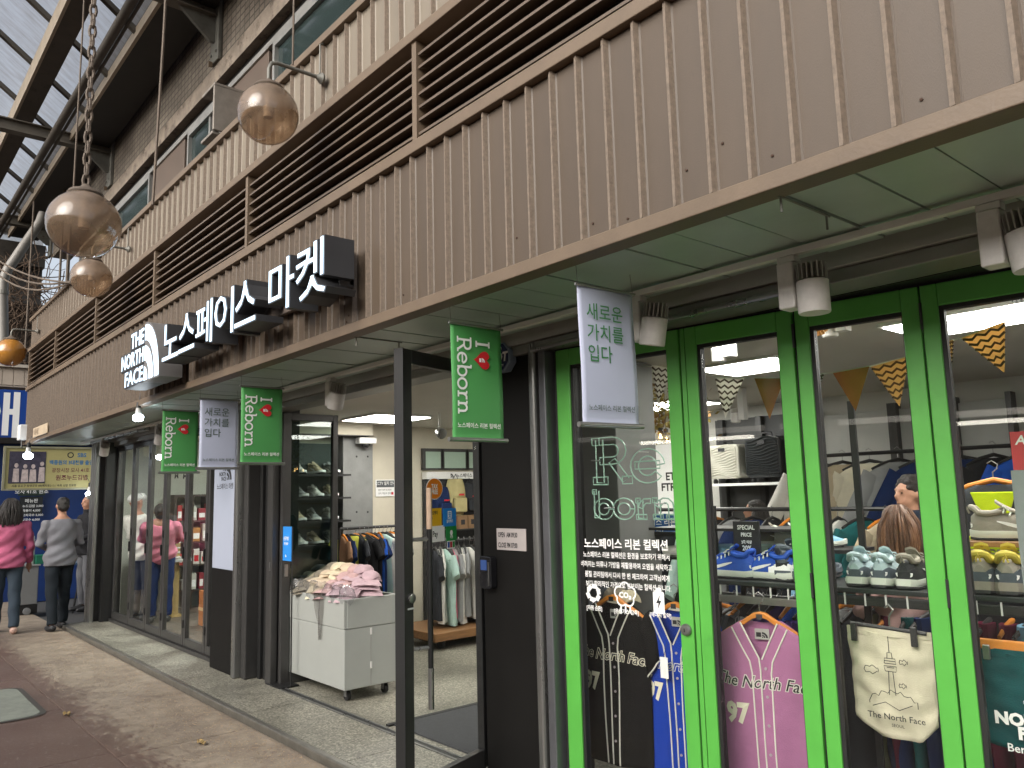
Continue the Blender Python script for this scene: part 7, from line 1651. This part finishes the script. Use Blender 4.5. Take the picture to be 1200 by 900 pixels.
def person(label, loc, rz, h, shirt, pants, hairc, hair='short', arms='down', lean=0.0, top='shirt', group=None, legs=True, turn=0.0, stride=.0, shoes=None, bag=None):
    t = thing('person', label, 'person', loc, rz, group); s = h/1.72
    hip = Vector((0, 0, .93)); ql = Matrix.Rotation(-lean, 3, 'X'); qt = Matrix.Rotation(turn, 3, 'Z')
    def U(p): p = Vector(p); return (hip + ql @ (p-hip))*s if lean else p*s
    def Hd(p): p = Vector(p); c = Vector((0, 0, 1.5)); return U(c + qt @ (p-c))
    def torso(mb, g, lo=.86, hi=1.51):
        rg = []
        for z, a, b in ((.84, .150, .105), (.92, .168, .118), (1.0, .158, .11), (1.1, .148, .1), (1.22, .165, .112), (1.33, .182, .115), (1.41, .165, .098), (1.46, .105, .078), (1.50, .062, .06)):
            if z < lo or z > hi: continue
            q_ = g+(.026 if (g > 0 and z < 1.05) else 0)
            rg.append([U(((a+q_)*math.cos(2*PI*j/20), (b+q_)*math.sin(2*PI*j/20)+.008, z)) for j in range(20)])
        mb.loft(rg)
    A = {}
    for sd in (-1, 1):
        if arms == 'down': P = [(sd*.185, 0, 1.395), (sd*.245, .02, 1.13), (sd*.25, -.06, .90), (sd*.248, -.09, .80)]
        elif arms == 'front': P = [(sd*.185, 0, 1.395), (sd*.25, -.02, 1.14), (sd*.14, -.22, 1.08), (sd*.08, -.29, 1.09)]
        else: P = [(sd*.185, 0, 1.395), (sd*.24, -.05, 1.13), (sd*.18, -.2, .94), (sd*.16, -.26, .88)]
        A[sd] = [U(p) for p in P]
    def leg(sd): st = stride*sd; return [Vector(p)*s for p in ((sd*.088, 0, .90), (sd*.095, -.015-st*.5, .49), (sd*.098, .02-st, .085))]
    body = MB(); torso(body, 0); body.tube([U((0, .01, 1.44)), U((0, -.012, 1.57))], [.058*s, .052*s], 12)
    for sd in (-1, 1):
        ball_tube(body, A[sd][:3], [.052*s, .04*s, .028*s])
        # hand: palm, four fingers, thumb
        w_, e_ = A[sd][2], A[sd][3]; d = (e_-w_).normalized(); sid = d.cross(Vector((sd, 0, 0.2))).normalized(); nrm = d.cross(sid)
        body.tube([w_, w_+d*.05*s, w_+d*.095*s], [.026*s, .036*s, .034*s], 10)
        for k, L in enumerate((.07, .078, .073, .058)):
            o = w_+d*.09*s+sid*(-.027+.018*k)*s; body.tube([o, o+d*L*.5*s, o+d*L*.9*s+nrm*.02*s*sd], [.0105*s, .0098*s, .0085*s], 7)
        o = w_+d*.035*s-sid*.03*s; body.tube([o, o+d*.03*s-sid*.025*s, o+d*.065*s-sid*.028*s], [.0125*s, .011*s, .009*s], 7)
        L = leg(sd); ball_tube(body, L, [.078*s, .056*s, .036*s]); f = L[2]; ball_tube(body, [f+Vector((0, .03, -.04))*s, f+Vector((sd*.01, -.09, -.055))*s, f+Vector((sd*.012, -.16, -.06))*s], [.035*s, .034*s, .024*s])
    # head
    hc = (0, -.012, 1.63)
    hm = MB(); ell(hm, Vector((0, 0, 1.645)), .075, .092, .098, 18); ell(hm, Vector((0, -.028, 1.595)), .058, .066, .072, 16); ell(hm, Vector((0, -.062, 1.545)), .028, .025, .02, 10)
    hm.tube([(0, -.088, 1.655), (0, -.108, 1.618), (0, -.1, 1.606)], [.009, .0145, .012], 8); hm.tube([(-.016, -.092, 1.575), (0, -.099, 1.577), (.016, -.092, 1.575)], .0075, 6)
    for sd in (-1, 1): ell(hm, Vector((sd*.077, .004, 1.625)), .010, .02, .03, 10); hm.tube([(sd*.012, -.089, 1.664), (sd*.045, -.082, 1.666)], .0075, 6)
    body.add([Hd(v) for v in hm.v], hm.f)
    link_mesh('body', remesh(body, .0105*s, 3), M_skin, t)
    for sd in (-1, 1):
        e = MB(); ell(e, Vector((0, 0, 0)), .0085*s, .004*s, .0042*s, 10); e.v = [tuple(Vector(v)+Hd((sd*.031, -.0855, 1.643))) for v in e.v]; e.build('eye', mat('eye_dark', (.02, .015, .012), .2), t, local=True, smooth=True)
    # clothes
    sm = MB(); torso(sm, .016, .83, 1.47)
    for sd in (-1, 1): P = A[sd]; ball_tube(sm, [P[0], P[1], P[1].lerp(P[2], .93)], [.068*s, .056*s, .043*s])
    if top == 'jacket': sm.tube([U((0, .005, 1.42)), U((0, -.0, 1.53))], [.09*s, .075*s], 14)
    me = remesh(sm, .013*s, 3)
    for v in me.vertices: q = v.co; v.co = q + Vector((.006*math.sin(q.z*42+q.x*18+4*math.sin(q.x*9)), .007*math.sin(q.z*35+q.x*25+q.y*10+3*math.sin(q.z*7)), 0))
    link_mesh(top, me, shirt, t)
    if legs:
        pm_ = MB()
        for sd in (-1, 1):
            L = leg(sd); L = [L[0], L[1], L[2]+Vector((0, 0, .0))]; pm_.tube([L[0]+Vector((0, 0, .02)), L[0].lerp(L[1], .5), L[1], L[1].lerp(L[2], .5), L[2]], [.098*s, .086*s, .075*s, .068*s, .062*s], 14)
        pm_.loft([[Vector(((a)*math.cos(2*PI*j/18), b*math.sin(2*PI*j/18)+.006, z))*s for j in range(18)] for z, a, b in ((.82, .165, .118), (.92, .182, .13), (1.0, .168, .12))])
        me = remesh(pm_, .013*s, 2)
        for v in me.vertices: q = v.co; v.co = q + Vector((.004*math.sin(q.z*30), .004*math.sin(q.z*26+q.x*20), 0))
        link_mesh('trousers', me, pants, t)
        for sd in (-1, 1):
            f = leg(sd)[2]; sm2 = MB(); ball_tube(sm2, [f+Vector((0, .035, -.035))*s, f+Vector((sd*.008, -.07, -.05))*s, f+Vector((sd*.012, -.17, -.056))*s], [.046*s, .045*s, .032*s]); link_mesh('shoe', remesh(sm2, .012*s, 2), shoes or M_ink, t)
    # hair
    hr = MB(); rs = random.Random(len(label))
    if hair in ('short', 'curly', 'grey'):
        ell(hr, Vector((0, .018, 1.672)), .083, .092, .085, 16); ell(hr, Vector((0, .045, 1.625)), .074, .062, .075, 14)
    if hair == 'curly':
        for k in range(110):
            a = rs.uniform(0, 2*PI); b = rs.uniform(.0, 1.2); c = Vector((.085*math.cos(a)*math.cos(b), .02+.092*math.sin(a)*math.cos(b), 1.675+.09*math.sin(b))); ell(hr, c, rs.uniform(.011, .017), rs.uniform(.011, .017), rs.uniform(.011, .017), 8)
    if hair == 'long':
        ell(hr, Vector((0, .018, 1.67)), .087, .098, .09, 16); hr.loft([[Vector((a*math.cos(2*PI*j/18), y+b*math.sin(2*PI*j/18)+.006*math.sin(j*2.4), z)) for j in range(18)] for z, a, b, y in ((1.30, .07, .035, .085), (1.36, .11, .055, .08), (1.45, .115, .07, .065), (1.55, .10, .078, .045), (1.66, .085, .08, .03))])
    if hair == 'bob':
        ell(hr, Vector((0, .018, 1.67)), .09, .1, .092, 16); hr.loft([[Vector((a*math.cos(2*PI*j/18), y+b*math.sin(2*PI*j/18)+.007*math.sin(j*2.2), z)) for j in range(18)] for z, a, b, y in ((1.40, .125, .075, .055), (1.47, .14, .085, .05), (1.56, .125, .09, .04), (1.66, .096, .09, .03))])
    if hair == 'cap':
        ell(hr, Vector((0, .01, 1.685)), .088, .1, .07, 16); hr.tube([(0, -.08, 1.685), (0, -.15, 1.675)], [.06, .05], 10)
    hr.v = [tuple(Hd(v)) for v in hr.v]; hm_ = remesh(hr, .0095*s, 2)
    for v in hm_.vertices: q = v.co; v.co = q + Vector((.003*math.sin(q.x*160+q.z*20), .003*math.sin(q.y*150+q.z*30), 0))
    link_mesh('cap' if hair == 'cap' else 'hair', hm_, hairc, t)
    if hair in ('bob', 'long'):
        sb = MB(); sb2 = MB(); z_lo = 1.40 if hair == 'bob' else 1.30
        for k in range(130):
            a = rs.uniform(0, 2*PI)
            if math.sin(a) < -.55: continue
            zl = z_lo+rs.uniform(-.03, .05); ph = rs.uniform(0, 6); pts = []
            for q in range(9):
                tt = q/8; z_ = 1.755-(1.755-zl)*tt**1.05
                rr = .03+.075*min(1, tt*3.2)**.6 + (.032*math.sin(PI*min(1, max(0, tt-.25)/.75)*.8) if hair == 'bob' else .012)
                w1 = .006*math.sin(9*tt+ph)
                pts.append(Hd((rr*math.cos(a)*1.0+w1, .03+.012*tt+rr*.88*math.sin(a)*(1-.12*tt)+w1, z_)))
            (sb if k % 3 else sb2).tube(pts, [.0035*s]+[.0075*s]*7+[.002*s], 6)
        o1 = sb.build('hair_strands', hairc, t, local=True, smooth=True); o1['kind'] = 'stuff'
        o2 = sb2.build('hair_highlights', mat('hl_'+hairc.name, '#6d4c36' if hairc.name == 'hair_brown' else (.03, .025, .022), .4, 0, .3, 40), t, local=True, smooth=True); o2['kind'] = 'stuff'
    return t
H_dark = mat('hair_dark', (.018, .014, .012), .45, 0, .4, 60, .6, 260, stretch=(6, 6, 1)); H_brown = mat('hair_brown', '#5b3d2a', .45, 0, .45, 40, .6, 240, stretch=(8, 8, 1)); H_grey = mat('hair_grey', '#6f6d69', .6, 0, .4, 60)
def face_to(dx, dy): return math.atan2(dx, -dy)          # rotation so that local -y points along (dx, dy)
away = Vector((C_FW.x, C_FW.y)); left = Vector((-C_RT.x, -C_RT.y))
# inside the shop
def stand(px, py_eye, dist, h):   # stand a figure so that its head centre projects to the pixel, at a horizontal distance
    d = ray(px, py_eye); k = dist/math.hypot(d.x, d.y); return Vector((d.x*k, d.y*k, ZF)), CAM_H + d.z*k
p, zh = stand(1066, 577, 5.3, 0); person('man with curly dark hair and dark jacket looking aside in the shop', p, face_to(left.x, left.y)+R(12), (zh-ZF)/1.645*1.72, cloth('coat_dark', '#1c2430'), GC['char'], H_dark, 'curly', 'down', top='jacket')
p, zh = stand(1050, 613, 4.35, 0); person('person with shoulder-length brown hair and pale pink top seen from behind', p, face_to(away.x, away.y)+R(8), (zh-ZF)/1.645*1.72, cloth('top_pink', '#cfa9a6'), GC['navy'], H_brown, 'bob', 'front')
p, zh = stand(884, 598, 7.2, 0); person('dark-haired person in grey top seen in profile between the shop rails', p, face_to(left.x, left.y)+R(-10), (zh-ZF)/1.645*1.72, GC['grey'], GC['char'], H_dark, 'bob', 'down')
# in the neighbouring unit
p = onx(187, 700, -10.85); person('person in pink top bending over the work table next door', (p.x, p.y, ZF), face_to(-1, .35), 1.62, cloth('top_rose', '#cf7d92'), GC['navy'], H_dark, 'short', 'reach', lean=R(38))
p = onx(167, 700, -11.2); person('person in white top and white cap at the work table next door', (p.x, p.y-.02, ZF), face_to(-.5, 1), 1.62, GC['white'], GC['char'], M_white, 'cap', 'reach', lean=R(12))
# in the street
p = onz(4, 742, ZG); person('person in pink top and slate trousers walking at the stall', (p.x, p.y, ZG), face_to(-1, .1), 1.62, cloth('top_hotpink', '#b5617e'), cloth('slate', '#3c4650'), H_dark, 'bob', 'down', stride=.16, shoes=mat('shoe_rose', '#c9a596', .6))
p = onz(66, 738, ZG); person('person in grey top and dark trousers walking near the corner post', (p.x, p.y, ZG), face_to(-1, -.1), 1.62, cloth('top_grey', '#77777c'), cloth('darkpants', '#262b30'), H_dark, 'short', 'front', stride=-.12)
p = onz(104, 716, 0); person('grey-haired person in black jacket standing behind the corner post', (-13.25, 2.92, ZG), face_to(.25, -1), 1.66, cloth('jacket_black', (.018, .018, .02)), cloth('greypants', '#5b5c60'), H_grey, 'grey', 'front', top='jacket')
